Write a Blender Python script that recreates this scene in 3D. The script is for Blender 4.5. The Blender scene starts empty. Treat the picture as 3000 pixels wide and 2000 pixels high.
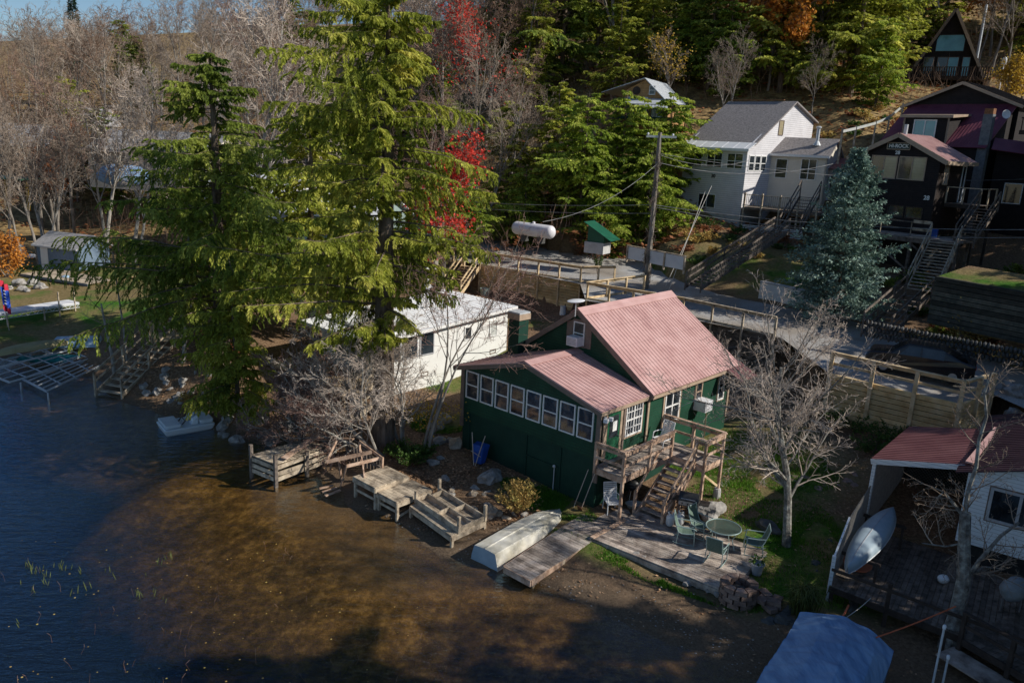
import bpy, math, random
import numpy as np
from mathutils import Vector, Matrix, noise
from mathutils.geometry import delaunay_2d_cdt
random.seed(7)
R=math.radians; PI=math.pi
sc=bpy.context.scene; COL=sc.collection
# ---------------- camera model (photo is 3000 x 2000) ----------------
F=2307.; PT=.247; RO=.050; H=13.87
def _ax():
    f=Vector((0,math.cos(PT),-math.sin(PT))); r=Vector((1,0,0)); d=Vector((0,-math.sin(PT),-math.cos(PT)))
    c,s=math.cos(RO),math.sin(RO)
    return c*r-s*d, s*r+c*d, f
AR,AD,AF=_ax()
CAMP=Vector((0,0,H))
def ray(px,py): return AF+AR*((px-1500)/F)+AD*((py-1000)/F)
def G(px,py,z=0.):
    d=ray(px,py); return CAMP+d*((z-H)/d.z)
def AT(px,py,Y):
    d=ray(px,py); return CAMP+d*(Y/d.y)
def PX(p):
    q=Vector(p)-CAMP; dz=q.dot(AF)
    return (1500+F*q.dot(AR)/dz, 1000+F*q.dot(AD)/dz)
def Zat(x,y,py):
    lo,hi=-20.,90.
    for _ in range(40):
        m=(lo+hi)/2
        if PX((x,y,m))[1]>py: lo=m
        else: hi=m
    return lo
cam=bpy.data.cameras.new('camera'); co=bpy.data.objects.new('camera',cam); COL.objects.link(co)
cam.lens=36*F/3000; cam.sensor_width=36; cam.clip_end=2000; cam.clip_start=.1
M=Matrix((( AR.x,-AD.x,-AF.x),(AR.y,-AD.y,-AF.y),(AR.z,-AD.z,-AF.z))).to_4x4(); M.translation=CAMP
co.matrix_world=M; sc.camera=co
sc.view_settings.view_transform='Standard'; sc.view_settings.look='None'; sc.view_settings.exposure=0
# ---------------- light ----------------
SAZ=R(-12); SEL=R(34)
SUN=Vector((math.cos(SAZ)*math.cos(SEL),math.sin(SAZ)*math.cos(SEL),math.sin(SEL)))
w=bpy.data.worlds.new("World"); sc.world=w; w.use_nodes=True
nt=w.node_tree; bg=nt.nodes['Background']; sky=nt.nodes.new('ShaderNodeTexSky'); sky.sky_type='NISHITA'
sky.sun_disc=False; sky.sun_elevation=SEL; sky.sun_rotation=R(90)-SAZ; sky.air_density=1.2; sky.dust_density=.1; sky.ozone_density=5; sky.altitude=1200
nt.links.new(sky.outputs[0],bg.inputs[0]); bg.inputs[1].default_value=.084
sl=bpy.data.lights.new('sun','SUN'); sl.energy=5.0; sl.angle=R(.55); sl.color=(1,.95,.85)
so=bpy.data.objects.new('sun',sl); COL.objects.link(so); so.location=(60,-15,60); so.rotation_euler=(-SUN).to_track_quat('-Z','Y').to_euler()
# ---------------- materials ----------------
MT={}
def node(t,k,**kw):
    n=t.nodes.new(k)
    for a,b in kw.items():
        if a.startswith('i_'): n.inputs[int(a[2:])].default_value=b
        else: setattr(n,a,b)
    return n
def mat(name,cols,rough=.75,scale=3.,island=0.,bump=0.,bscale=30.,metal=0.,stripe=None,stretch=None,detail=4.,trans=0.,spec=.3,pos=(.32,.68),line=None,lined=.5,obj=True):
    """cols: 2-3 colours blended by noise. island: per-piece brightness variation. line=(axis,period,width): dark joint lines."""
    m=bpy.data.materials.new(name); m.use_nodes=True; t=m.node_tree; b=t.nodes['Principled BSDF']; L=t.links.new
    tc=node(t,'ShaderNodeTexCoord'); src=tc.outputs['Object']
    v=src
    if stretch:
        mp=node(t,'ShaderNodeMapping'); mp.inputs['Scale'].default_value=stretch; L(src,mp.inputs[0]); v=mp.outputs[0]
    nz=node(t,'ShaderNodeTexNoise'); nz.inputs['Scale'].default_value=scale; nz.inputs['Detail'].default_value=detail; nz.inputs['Roughness'].default_value=.62; L(v,nz.inputs['Vector'])
    cr=node(t,'ShaderNodeValToRGB'); L(nz.outputs['Fac'],cr.inputs[0])
    el=cr.color_ramp.elements; n=len(cols)
    for i,c in enumerate(cols):
        p=pos[0]+(pos[1]-pos[0])*i/max(1,n-1)
        if i==0: e=el[0]; e.position=p
        elif i==n-1: e=el[len(el)-1]; e.position=p
        else: e=el.new(p)
        e.color=(*c,1)
    out=cr.outputs[0]
    def mulv(out,valsock):
        mx=node(t,'ShaderNodeMix',data_type='RGBA',blend_type='MULTIPLY'); mx.inputs[0].default_value=1; L(out,mx.inputs[6]); L(valsock,mx.inputs[7]); return mx.outputs[2]
    if island:
        ge=node(t,'ShaderNodeNewGeometry'); mr=node(t,'ShaderNodeMapRange'); mr.inputs[3].default_value=1-island; mr.inputs[4].default_value=1+island; L(ge.outputs['Random Per Island'],mr.inputs[0])
        out=mulv(out,mr.outputs[0])
    hsock=None
    if line:
        ax,per,wd=line
        sp=node(t,'ShaderNodeSeparateXYZ'); L(src,sp.inputs[0])
        a=node(t,'ShaderNodeMath',operation='DIVIDE'); L(sp.outputs[ax],a.inputs[0]); a.inputs[1].default_value=per
        fr=node(t,'ShaderNodeMath',operation='FRACT'); L(a.outputs[0],fr.inputs[0])
        lt=node(t,'ShaderNodeMath',operation='LESS_THAN'); L(fr.outputs[0],lt.inputs[0]); lt.inputs[1].default_value=wd
        mr=node(t,'ShaderNodeMapRange'); L(lt.outputs[0],mr.inputs[0]); mr.inputs[3].default_value=1; mr.inputs[4].default_value=1-lined
        out=mulv(out,mr.outputs[0]); hsock=fr.outputs[0]
    L(out,b.inputs['Base Color'])
    b.inputs['Roughness'].default_value=rough; b.inputs['Metallic'].default_value=metal; b.inputs['Specular IOR Level'].default_value=spec
    if bump:
        n2=node(t,'ShaderNodeTexNoise'); n2.inputs['Scale'].default_value=bscale; n2.inputs['Detail'].default_value=5; L(v,n2.inputs['Vector'])
        bp=node(t,'ShaderNodeBump'); bp.inputs['Strength'].default_value=min(1,bump); bp.inputs['Distance'].default_value=.03 if not hsock else .02
        hs=n2.outputs['Fac']
        if hsock:
            ad=node(t,'ShaderNodeMath',operation='ADD'); L(hs,ad.inputs[0]); L(hsock,ad.inputs[1]); hs=ad.outputs[0]
        L(hs,bp.inputs['Height']); L(bp.outputs[0],b.inputs['Normal'])
    if trans:
        tr=node(t,'ShaderNodeBsdfTranslucent'); L(out,tr.inputs[0]); ms=node(t,'ShaderNodeMixShader'); ms.inputs[0].default_value=trans
        L(b.outputs[0],ms.inputs[1]); L(tr.outputs[0],ms.inputs[2]); L(ms.outputs[0],t.nodes['Material Output'].inputs[0])
    MT[name]=m; return m
def c(*a): return tuple(a)
mat('deck_wood',[c(.13,.10,.085),c(.36,.295,.25),c(.54,.46,.39)],.85,2.2,island=.38,bump=.4,bscale=25)
mat('boardwalk_wood',[c(.15,.12,.10),c(.34,.28,.24),c(.46,.40,.35)],.85,2.5,island=.35,bump=.4)
mat('old_wood',[c(.17,.13,.095),c(.42,.34,.25),c(.60,.50,.37)],.88,3,island=.3,bump=.5)
mat('dark_old_wood',[c(.06,.05,.04),c(.15,.12,.10),c(.22,.18,.15)],.9,4,island=.3,bump=.5)
mat('cedar_wood',[c(.22,.13,.09),c(.46,.31,.22),c(.60,.44,.34)],.8,3,island=.28,bump=.4)
mat('new_wood',[c(.40,.28,.15),c(.62,.46,.27),c(.72,.57,.38)],.75,2.5,island=.22,bump=.3)
mat('new_wood_wall',[c(.50,.33,.15),c(.68,.48,.24),c(.76,.58,.33)],.8,2,island=.3,bump=.4)
mat('brown_stain',[c(.035,.025,.02),c(.07,.05,.04)],.85,4,island=.3,bump=.4)
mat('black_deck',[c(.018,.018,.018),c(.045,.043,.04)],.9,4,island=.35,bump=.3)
mat('green_siding',[c(.007,.042,.024),c(.016,.078,.044)],.6,.9,bump=.5,bscale=20,line=(2,.125,.13),lined=.5)
mat('green_board',[c(.005,.034,.023),c(.009,.048,.031)],.65,2,bump=.2)
mat('green_door',[c(.012,.09,.045),c(.02,.11,.055)],.45,3,bump=.2)
mat('tan_trim',[c(.34,.25,.18),c(.44,.33,.24)],.6,3,bump=.15)
mat('brown_trim',[c(.16,.12,.10),c(.22,.17,.14)],.6,3,bump=.15)
mat('pink_roof',[c(.42,.23,.215),c(.54,.325,.30),c(.62,.40,.375)],.42,1.1,bump=.12,bscale=6,spec=.45,line=(2,.62,.03),lined=.14,pos=(.25,.75))
mat('maroon_roof',[c(.15,.055,.06),c(.25,.11,.11)],.45,.8,bump=.12,spec=.4)
mat('purple_roof',[c(.13,.035,.06),c(.20,.06,.09)],.5,.8,bump=.12)
mat('white_metal_roof',[c(.70,.70,.71),c(.82,.82,.82)],.4,1.5,bump=.1,spec=.4)
mat('white_paint',[c(.74,.73,.71),c(.82,.81,.79)],.55,2,bump=.1)
mat('white_siding',[c(.62,.60,.62),c(.76,.74,.76)],.6,1,bump=.4,line=(2,.17,.16),lined=.42)
mat('cream_siding',[c(.66,.60,.50),c(.74,.68,.58)],.6,1,bump=.3,line=(2,.13,.1),lined=.15)
mat('shade_blue_siding',[c(.72,.75,.79),c(.80,.83,.86)],.6,1,bump=.4,line=(2,.13,.14),lined=.35)  # white siding; the blue of the shade is mixed into its colour
mat('stucco_white',[c(.72,.71,.68),c(.80,.79,.76)],.8,2,bump=.2)
mat('foundation',[c(.42,.41,.40),c(.55,.54,.53)],.9,3,bump=.4)
mat('shingle_grey',[c(.17,.15,.145),c(.30,.27,.26),c(.40,.36,.34)],.9,6,bump=.6,bscale=40,stretch=(1,1,3),line=(2,.11,.18),lined=.35)
mat('shingle_light',[c(.26,.25,.25),c(.38,.37,.37)],.9,5,bump=.6,bscale=40,line=(2,.11,.18),lined=.25)
mat('shingle_brown_wall',[c(.014,.009,.008),c(.04,.025,.02)],.85,6,island=.4,bump=.6,line=(2,.16,.12),lined=.5)
mat('dark_siding',[c(.014,.011,.012),c(.026,.02,.02)],.8,3,bump=.4,line=(2,.14,.15),lined=.5)
mat('cabin_wood',[c(.34,.18,.07),c(.52,.30,.13)],.75,3,bump=.4,line=(2,.15,.15),lined=.5)
mat('glass',[c(.010,.014,.018),c(.035,.045,.055)],.06,.9,spec=.8,pos=(.4,.6))
mat('glass_room',[c(.012,.018,.022),c(.05,.06,.07),c(.15,.10,.07)],.06,2.6,spec=.8,pos=(.42,.64))
mat('glass_blue',[c(.05,.22,.30),c(.10,.36,.44)],.08,.6,spec=.8)
mat('curtain_glass',[c(.30,.25,.15),c(.42,.36,.24)],.15,1,spec=.7,line=(2,.2,.1),lined=.2)
mat('blind_glass',[c(.5,.52,.5),c(.62,.63,.6)],.2,3,spec=.6,line=(2,.06,.3),lined=.25)
mat('white_plastic',[c(.72,.72,.74),c(.8,.8,.82)],.35,3)
mat('grey_plastic',[c(.38,.38,.40),c(.48,.48,.5)],.4,4)
mat('sling_green',[c(.10,.15,.12),c(.14,.20,.16)],.7,20,bump=.2)
mat('pale_green_metal',[c(.30,.40,.38),c(.38,.48,.46)],.35,3,metal=.2)
mat('table_glass',[c(.05,.08,.07),c(.09,.13,.11)],.08,1,spec=.8)
mat('black_metal',[c(.015,.015,.016),c(.04,.04,.04)],.35,6,spec=.5)
mat('steel',[c(.35,.36,.38),c(.5,.5,.52)],.35,5,metal=.8)
mat('galvanised',[c(.46,.48,.50),c(.62,.64,.66)],.45,5,metal=.12)
mat('tank_white',[c(.66,.64,.66),c(.74,.72,.74)],.4,2)
mat('cylinder_white',[c(.62,.63,.63),c(.74,.74,.74)],.4,6)
mat('rust',[c(.16,.07,.03),c(.30,.14,.07)],.8,8,bump=.3)
mat('boat_cream',[c(.40,.37,.29),c(.60,.57,.49),c(.68,.66,.60)],.45,1.6,bump=.12,bscale=5)
mat('canoe_blue',[c(.28,.36,.42),c(.38,.46,.52)],.4,2,bump=.1)
mat('canoe_tan',[c(.28,.24,.12),c(.38,.33,.18)],.55,2)
mat('boat_blue',[c(.28,.42,.55),c(.45,.58,.68)],.5,3)
mat('pedal_white',[c(.58,.63,.66),c(.70,.74,.76)],.4,2)
mat('tarp_blue',[c(.13,.23,.40),c(.20,.33,.53),c(.29,.43,.62)],.6,1.5,bump=1,bscale=5,stretch=(2.2,.5,.5))
mat('tarp_grey',[c(.18,.20,.22),c(.30,.32,.34)],.7,3,bump=.6,bscale=9)
mat('blue_plastic',[c(.01,.06,.30),c(.02,.10,.42)],.4,3)
mat('teal_tarp',[c(.01,.16,.16),c(.03,.30,.28)],.5,5,bump=.8)
mat('orange_strap',[c(.55,.12,.05),c(.65,.18,.08)],.7,5)
mat('orange_plastic',[c(.42,.13,.07),c(.52,.18,.10)],.6,3)
mat('red_paint',[c(.42,.04,.02),c(.55,.07,.03)],.5,3)
mat('flag_blue',[c(.02,.07,.42),c(.03,.10,.55)],.7,3)
mat('flag_red',[c(.5,.02,.05),c(.6,.04,.07)],.7,3)
mat('sign_board',[c(.03,.05,.045),c(.05,.07,.06)],.6,3)
mat('letter_white',[c(.75,.75,.72),c(.8,.8,.78)],.6,3)
mat('letter_black',[c(.02,.02,.02),c(.03,.03,.03)],.6,3)
mat('green_metal',[c(.008,.085,.05),c(.015,.12,.07)],.4,2,spec=.5)
mat('shed_blue',[c(.12,.17,.24),c(.17,.23,.31)],.7,3,bump=.3,line=(2,.15,.12),lined=.2)
mat('chimney_grey',[c(.11,.12,.135),c(.19,.205,.22)],.8,4,bump=.5)
mat('fire_brick',[c(.12,.08,.065),c(.22,.15,.12),c(.30,.22,.18)],.9,3,island=.35,bump=.6)
mat('ash',[c(.015,.015,.015),c(.10,.10,.10)],.95,6,bump=.8)
mat('rock',[c(.16,.15,.14),c(.30,.28,.26),c(.42,.40,.37)],.9,2.2,island=.2,bump=.9,bscale=7)
mat('rock_tan',[c(.24,.19,.14),c(.40,.33,.25),c(.50,.43,.34)],.9,2.2,island=.2,bump=.9,bscale=7)
mat('rock_dark',[c(.05,.052,.05),c(.12,.115,.11)],.95,2,island=.3,bump=.9,bscale=6)
mat('timber_dark',[c(.03,.035,.03),c(.085,.085,.07)],.95,3,island=.6,bump=.7)
mat('bark_grey',[c(.11,.095,.08),c(.23,.20,.17),c(.34,.31,.27)],.95,5,bump=.9,bscale=14,stretch=(1,1,.25))
mat('bark_hemlock',[c(.06,.045,.035),c(.14,.105,.08),c(.22,.17,.135)],.95,6,bump=1,bscale=16,stretch=(1,1,.2))
mat('bark_pale',[c(.16,.14,.12),c(.32,.29,.25),c(.46,.43,.38)],.9,5,bump=.6,bscale=14,stretch=(1,1,.4))
mat('bark_lichen',[c(.08,.07,.06),c(.20,.185,.165),c(.36,.36,.32)],.95,5,bump=.9,bscale=14)
mat('twig_grey',[c(.19,.14,.105),c(.36,.285,.225)],.9,.3,island=.35)
mat('twig_pale',[c(.34,.27,.22),c(.55,.46,.385)],.9,.6,island=.3)
mat('twig_brown',[c(.15,.09,.062),c(.30,.20,.14)],.9,.3,island=.35)
mat('twig_red',[c(.17,.09,.07),c(.33,.215,.17)],.9,.5,island=.3)
mat('leaf_hemlock',[c(.06,.10,.016),c(.33,.36,.045),c(.72,.66,.16)],.7,.55,island=.45,trans=.5,pos=(.3,.7))
mat('leaf_hemlock_fresh',[c(.06,.115,.015),c(.28,.36,.04),c(.55,.58,.12)],.7,.5,island=.45,trans=.5)
mat('shaded_maroon',[c(.035,.016,.022),c(.06,.03,.04)],.5,1,bump=.1)  # maroon roof with its shade put into the colour
mat('leaf_hemlock_dark',[c(.05,.10,.016),c(.22,.28,.04),c(.46,.48,.11)],.7,.5,island=.5,trans=.5)
mat('leaf_spruce',[c(.05,.09,.07),c(.17,.26,.21),c(.36,.45,.38)],.7,.9,island=.4,trans=.15)
mat('leaf_spruce_dark',[c(.012,.035,.02),c(.03,.06,.03)],.7,.9,island=.4,trans=.15)
mat('leaf_red',[c(.50,.035,.03),c(.78,.10,.06)],.6,1,island=.4,trans=.4)
mat('leaf_orange',[c(.45,.17,.03),c(.75,.34,.06)],.6,.5,island=.4,trans=.4)
mat('leaf_yellow',[c(.48,.30,.03),c(.64,.45,.08)],.6,.8,island=.4,trans=.4)
mat('leaf_rust',[c(.20,.07,.03),c(.34,.14,.06)],.7,.8,island=.4,trans=.3)
mat('leaf_green',[c(.04,.09,.015),c(.10,.17,.03)],.6,1,island=.5,trans=.35)
mat('leaf_gold_shrub',[c(.30,.18,.05),c(.58,.40,.13),c(.36,.36,.10)],.7,2,island=.45,trans=.35)
mat('reed_green',[c(.07,.09,.025),c(.15,.17,.05)],.6,3,island=.4,trans=.3)
mat('grass_long',[c(.07,.10,.02),c(.20,.21,.06)],.6,1,island=.5,trans=.3)
mat('lawn_blade',[c(.06,.17,.012),c(.15,.31,.025)],.6,.6,island=.45,trans=.35)
mat('litter_leaf',[c(.20,.10,.05),c(.34,.20,.11),c(.44,.30,.19)],.8,1.5,island=.5)
mat('car_grey',[c(.20,.21,.22),c(.24,.25,.26)],.25,1,metal=.6,spec=.6)
mat('car_black',[c(.008,.008,.010),c(.014,.014,.018)],.2,1,spec=.6)
mat('tyre',[c(.012,.012,.012),c(.025,.025,.025)],.9,8)
mat('mesh_net',[c(.16,.15,.14),c(.24,.22,.20)],.8,5)
mat('rope',[c(.45,.42,.38),c(.55,.52,.47)],.8,8)
mat('wire',[c(.10,.10,.10),c(.30,.30,.30)],.6,1)
mat('cloth_pale',[c(.45,.45,.48),c(.6,.6,.62)],.8,3,bump=.3)
mat('lamp_lens',[c(.8,.8,.8),c(.85,.85,.85)],.15,3,spec=.8)
# ---------------- mesh builder ----------------
def V(*a): return Vector(a[0]) if len(a)==1 else Vector(a)
class MB:
    def __init__(s): s.v=[]; s.f=[]
    def add(s,vs,fs):
        o=len(s.v); s.v.extend([tuple(p) for p in vs]); s.f.extend([tuple(i+o for i in f) for f in fs]); return s
    def quad(s,*p): return s.add(p,[tuple(range(len(p)))])
    def hexa(s,b,t):
        return s.add(list(b)+list(t),[(3,2,1,0),(4,5,6,7),(0,1,5,4),(1,2,6,5),(2,3,7,6),(3,0,4,7)])
    def box(s,cx,cy,cz,sx,sy,sz,rz=0.,m=None):
        hx,hy,hz=sx/2,sy/2,sz/2; ca,sa=math.cos(rz),math.sin(rz)
        def q(x,y,z): return V(cx+x*ca-y*sa,cy+x*sa+y*ca,cz+z)
        b=[q(-hx,-hy,-hz),q(hx,-hy,-hz),q(hx,hy,-hz),q(-hx,hy,-hz)]; t=[q(-hx,-hy,hz),q(hx,-hy,hz),q(hx,hy,hz),q(-hx,hy,hz)]
        if m is not None: b=[m@p for p in b]; t=[m@p for p in t]
        return s.hexa(b,t)
    def beam(s,p,q,w,h,up=(0,0,1),off=0.):
        p=V(p);q=V(q); d=q-p
        if d.length<1e-6: return s
        d.normalize(); u=V(up)
        if abs(d.dot(u))>.98: u=V(0.3,1,0)
        x=d.cross(u).normalized(); y=x.cross(d).normalized()
        c_=[(-w/2,-h/2),(w/2,-h/2),(w/2,h/2),(-w/2,h/2)]
        return s.hexa([p+x*a+y*(b+off) for a,b in c_],[q+x*a+y*(b+off) for a,b in c_])
    def tube(s,pts,rad,n=6,cap=True):
        pts=[V(p) for p in pts]; k=len(pts)
        if not isinstance(rad,(list,tuple)): rad=[rad]*k
        vs=[];fs=[]; px=None
        for i,p in enumerate(pts):
            d=(pts[min(i+1,k-1)]-pts[max(i-1,0)])
            if d.length<1e-9: d=V(0,0,1)
            d.normalize()
            if px is None:
                a=V(0,0,1) if abs(d.z)<.9 else V(1,0,0); px=d.cross(a).normalized()
            else:
                px=(px-d*px.dot(d));
                if px.length<1e-6: px=d.cross(V(.3,.5,.8))
                px.normalize()
            y=d.cross(px)
            for j in range(n):
                t=2*PI*j/n; vs.append(p+(px*math.cos(t)+y*math.sin(t))*rad[i])
        for i in range(k-1):
            for j in range(n):
                a=i*n+j; b=i*n+(j+1)%n; fs.append((a,b,b+n,a+n))
        if cap and n>2: fs.append(tuple(range(n-1,-1,-1))); fs.append(tuple((k-1)*n+j for j in range(n)))
        return s.add(vs,fs)
    def lathe(s,c0,prof,n=16,sx=1,sy=1,m=None):
        vs=[];fs=[]
        for r,z in prof:
            for j in range(n):
                t=2*PI*j/n; p=V(r*math.cos(t)*sx,r*math.sin(t)*sy,z)
                if m is not None: p=m@p
                vs.append(V(c0)+p)
        k=len(prof)
        for i in range(k-1):
            for j in range(n):
                a=i*n+j;b=i*n+(j+1)%n; fs.append((a,b,b+n,a+n))
        fs.append(tuple(range(n-1,-1,-1))); fs.append(tuple((k-1)*n+j for j in range(n)))
        return s.add(vs,fs)
    def prism(s,poly,d):
        poly=[V(p) for p in poly]; d=V(d); n=len(poly)
        fs=[tuple(range(n-1,-1,-1)),tuple(range(n,2*n))]+[(i,(i+1)%n,(i+1)%n+n,i+n) for i in range(n)]
        return s.add(poly+[p+d for p in poly],fs)
    def rockat(s,cx,cy,cz,rx,ry,rz_,seed,ang=0.,sub=2,rough=.32):
        vs,fs=ICO[sub]; ca,sa=math.cos(ang),math.sin(ang); out=[]
        for p in vs:
            n=noise.noise(p*1.3+V(seed*7.1,seed*3.3,seed))
            n2=noise.cell(p*1.1+V(seed*2.1,seed,1.7))
            k=1+rough*n*1.6+rough*.35*(n2-.5)
            x,y,z=p.x*rx*k,p.y*ry*k,p.z*rz_*k
            out.append(V(cx+x*ca-y*sa,cy+x*sa+y*ca,cz+z))
        return s.add(out,fs)
    def build(s,name,m,parent=None,smooth=False,bevel=0.):
        loc=wloc(parent) if parent is not None else (V(s.v[0]) if False else V(0,0,0))
        me=bpy.data.meshes.new(name)
        if parent is None and s.v:
            a=np.array(s.v); loc=V((a[:,0].min()+a[:,0].max())/2,(a[:,1].min()+a[:,1].max())/2,a[:,2].min())
        vv=np.array(s.v,dtype=float)-np.array(loc) if s.v else []
        me.from_pydata([tuple(p) for p in vv],[],s.f)
        ms=m if isinstance(m,(list,tuple)) else [m]
        for k in ms: me.materials.append(MT[k])
        if smooth: me.polygons.foreach_set('use_smooth',[True]*len(me.polygons))
        me.update()
        o=bpy.data.objects.new(name,me); COL.objects.link(o)
        if parent is not None: o.parent=parent
        else: o.location=loc
        if bevel:
            b=o.modifiers.new('bevel','BEVEL'); b.width=bevel; b.segments=2; b.limit_method='ANGLE'
        return o
import bmesh
ICO={}
for _s in (1,2,3):
    bm=bmesh.new(); bmesh.ops.create_icosphere(bm,subdivisions=_s,radius=1); bm.verts.ensure_lookup_table()
    ICO[_s]=([v.co.copy() for v in bm.verts],[tuple(v.index for v in f.verts) for f in bm.faces]); bm.free()
def wloc(o):
    l=V(0,0,0)
    while o is not None: l=l+o.location; o=o.parent
    return l
def tag(o,label=None,cat=None,group=None,kind=None):
    if label: o['label']=label
    if cat: o['category']=cat
    if group: o['group']=group
    if kind: o['kind']=kind
    return o
def thing(name,loc,label,cat,group=None):
    o=bpy.data.objects.new(name,None); COL.objects.link(o); o.location=loc; o.empty_display_size=.2
    return tag(o,label,cat,group)
def kids(o): return [x for x in KID.get(o.name,[])]
def copy_thing(o,loc,rz=0.,sc_=1.,label=None,group=None):
    def rec(s,par):
        c_=s.copy(); COL.objects.link(c_)
        if par is not None: c_.parent=par
        for ch in list(s.children): rec(ch,c_)
        return c_
    r=rec(o,None); r.location=loc; r.rotation_euler=(0,0,rz); r.scale=(sc_,sc_,sc_) if not isinstance(sc_,tuple) else sc_
    if label: r['label']=label
    if group: r['group']=group
    return r
class Fr:
    """local frame: u to the right along a wall, v away, z up"""
    def __init__(s,o,yaw): s.o=V(o); s.A=V(math.cos(yaw),math.sin(yaw),0); s.B=V(-math.sin(yaw),math.cos(yaw),0); s.yaw=yaw
    def __call__(s,u,v,z): return V(s.o.x+s.A.x*u+s.B.x*v, s.o.y+s.A.y*u+s.B.y*v, z)
def rnd(a,b): return random.uniform(a,b)
# ---------------- terrain ----------------
SHORE=[(-260,1100),(-60,1080),(60,1062),(180,1075),(270,1105),(330,1160),(420,1195),(520,1232),(640,1262),(760,1300),(900,1345),(1000,1432),(1110,1505),(1230,1575),(1340,1640),(1440,1668),(1560,1712),(1700,1768),(1870,1842),(2040,1915),(2200,1992),(2420,2130)]
SH=[G(x,y,0) for x,y in SHORE]
CPX=[ # photo px, py, height
(1450,1480,.45),(1330,1290,.75),(1300,1150,1.25),(1340,1080,1.6),(1420,1055,2.0),(1483,1024,2.4),(1200,1180,1.3),(1180,1260,.75),(1020,1300,.75),(1250,1420,.5),(1100,1440,.28),
(1500,1540,.3),(1640,1500,.42),(1800,1640,.3),(1900,1450,.5),(2000,1700,.22),(2140,1760,.25),(2150,1350,.9),(2120,1230,1.35),(2260,1590,.5),(2300,1480,.85),(2400,1400,1.3),(2330,1200,2.0),(2500,1250,1.9),(2660,1275,1.9),(2400,1700,.5),(2330,1790,.35),(2600,1500,1.0),(2750,1750,.6),(2900,1950,.35),(2500,1900,.15),(3000,1700,1.0),(3100,1500,1.6),
(1700,905,2.9),(1560,890,2.8),(1400,850,2.9),(1850,960,2.6),(2150,1060,2.5),(2000,1010,2.5),(1320,860,3.0),(1000,1150,1.2),(860,1180,1.0),(760,1200,.8),(700,1100,1.6),(640,1060,2.0),(560,1100,1.3),(520,990,2.0),(420,1100,.9),(420,1010,1.4),
(300,1050,.7),(150,960,.8),(30,980,.8),(30,840,1.3),(110,790,1.5),(250,780,1.6),(450,850,1.9),(700,900,2.7),(900,900,2.7),(30,700,2.2),(200,660,2.6),(-200,900,1),(-200,700,2)]
CP=[tuple(p) for p in SH]
for x,y,z in CPX: CP.append(tuple(G(x,y,z)))
for q_ in ((1838,764,54),(2005,799,49.5),(1728,716,57),(1790,716,57.5),(1700,716,57),(1565,694,60.5),(1620,694,60),(1920,782,52)): CP.append(tuple(AT(*q_)))
# offshore
for i in range(0,len(SH)):
    a=SH[max(i-1,0)];b=SH[min(i+1,len(SH)-1)]; n=V((b-a).y,-(b-a).x,0).normalized()
    if n.y>0: n=-n
    for d,z in (((2,-.45),(5,-1.2),(9,-2)) if i<9 else (((2,-.14),(4.5,-.45),(7,-.95),(11,-1.6)) if i<15 else ((1.5,-.25),(4,-.75),(7,-1.3)))):
        q=SH[i]+n*d; CP.append((q.x,q.y,z))
CP+=[(-25,18,-2),(-10,12,-2),(0,8,-2),(-50,25,-2),(-15,4,-2),(4,10,-1.6),(-80,30,-2),(12,9,-.3),(20,10,.8),(30,15,1.8),(45,10,2.5)]
# road edges and the hillside
ROADL=[(1290,752,4.9),(1408,776,4.85),(1700,832,4.8),(1716,880,4.7),(2000,930,4.55),(2290,990,4.4),(2425,1090,4.15),(2610,1135,4.05),(2815,1190,3.9),(2900,1150,3.85),(3100,1240,3.7)]
ROADR=[(3100,1110,3.9),(2950,1070,4.0),(2800,1020,4.1),(2640,985,4.25),(2480,935,4.5),(2300,900,4.6),(2100,862,4.75),(1990,822,4.9),(1880,762,5.1),(1700,745,5.3),(1560,716,5.4),(1400,700,5.5),(1290,705,5.5),(1230,712,5.3)]
RP=[G(x,y,z) for x,y,z in ROADL]+[G(x,y,z) for x,y,z in ROADR]
for p in RP[len(ROADL):]: CP.append(tuple(p))
for i,zl in enumerate((3.2,3.0,2.9,2.7,2.6,2.3,2.0,1.9,1.7,1.7)):
    a,b_=RP[max(0,i-1)],RP[min(i+1,9)]; n_=V((b_-a).y,-(b_-a).x,0).normalized()
    CP.append((RP[i].x+n_.x*.6,RP[i].y+n_.y*.6,zl)); CP.append((RP[i].x+n_.x*1.8,RP[i].y+n_.y*1.8,zl-.1)); CP.append((RP[i].x-n_.x*.9,RP[i].y-n_.y*.9,zl+.3))
CP+=[(1.6,60.5,6.6),(6.5,61.5,6.6),(3,66,8),(12,62,7),(13,57,6.2),(17,60,7.5),(14,66.5,8.1),(21,69,8.6),(26,62,8),(19,55,6.3),(23,52,5.8),(28,56,6.5),(34,55,7.0),(33,47,6.2),(38,46,7),(27,45,5.0),(30,41,4.3),(40,40,5.5),
(29,71,15.6),(22,76,13.5),(31,77,18),(12,78,16),(6,76,13.5),(5,70,9.5),(37,70,13),(42,60,10),(50,80,18.5),(54,95,23),(45,95,22.5),(60,100,25),(30,95,24),(10,95,23),(0,85,15),(-6,70,7.5),(-10,66,5.6),(-12,80,8),(-20,62,3.8),(-28,75,4),(-40,85,4.5),(-55,90,5),(-15,100,15),(-30,110,13),(-50,120,13),(-80,120,10),(-75,100,6),(-60,70,3),(-80,60,2.5),(-70,45,1.5),
(-90,170,20),(-50,165,26),(-20,150,30),(10,150,40),(50,150,46),(90,150,48),(70,115,32),(80,80,20),(60,60,11),(-140,170,18),(-120,230,27),(-60,230,33),(0,230,52),(60,230,66),(120,220,70),(-200,300,30),(0,330,60),(150,330,80),(160,150,50),(120,60,20),(90,30,6),(-200,100,8),(-170,60,3)]
CPa=np.array(CP)
def _phi(r): return np.sqrt(r*r+2.2)
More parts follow.
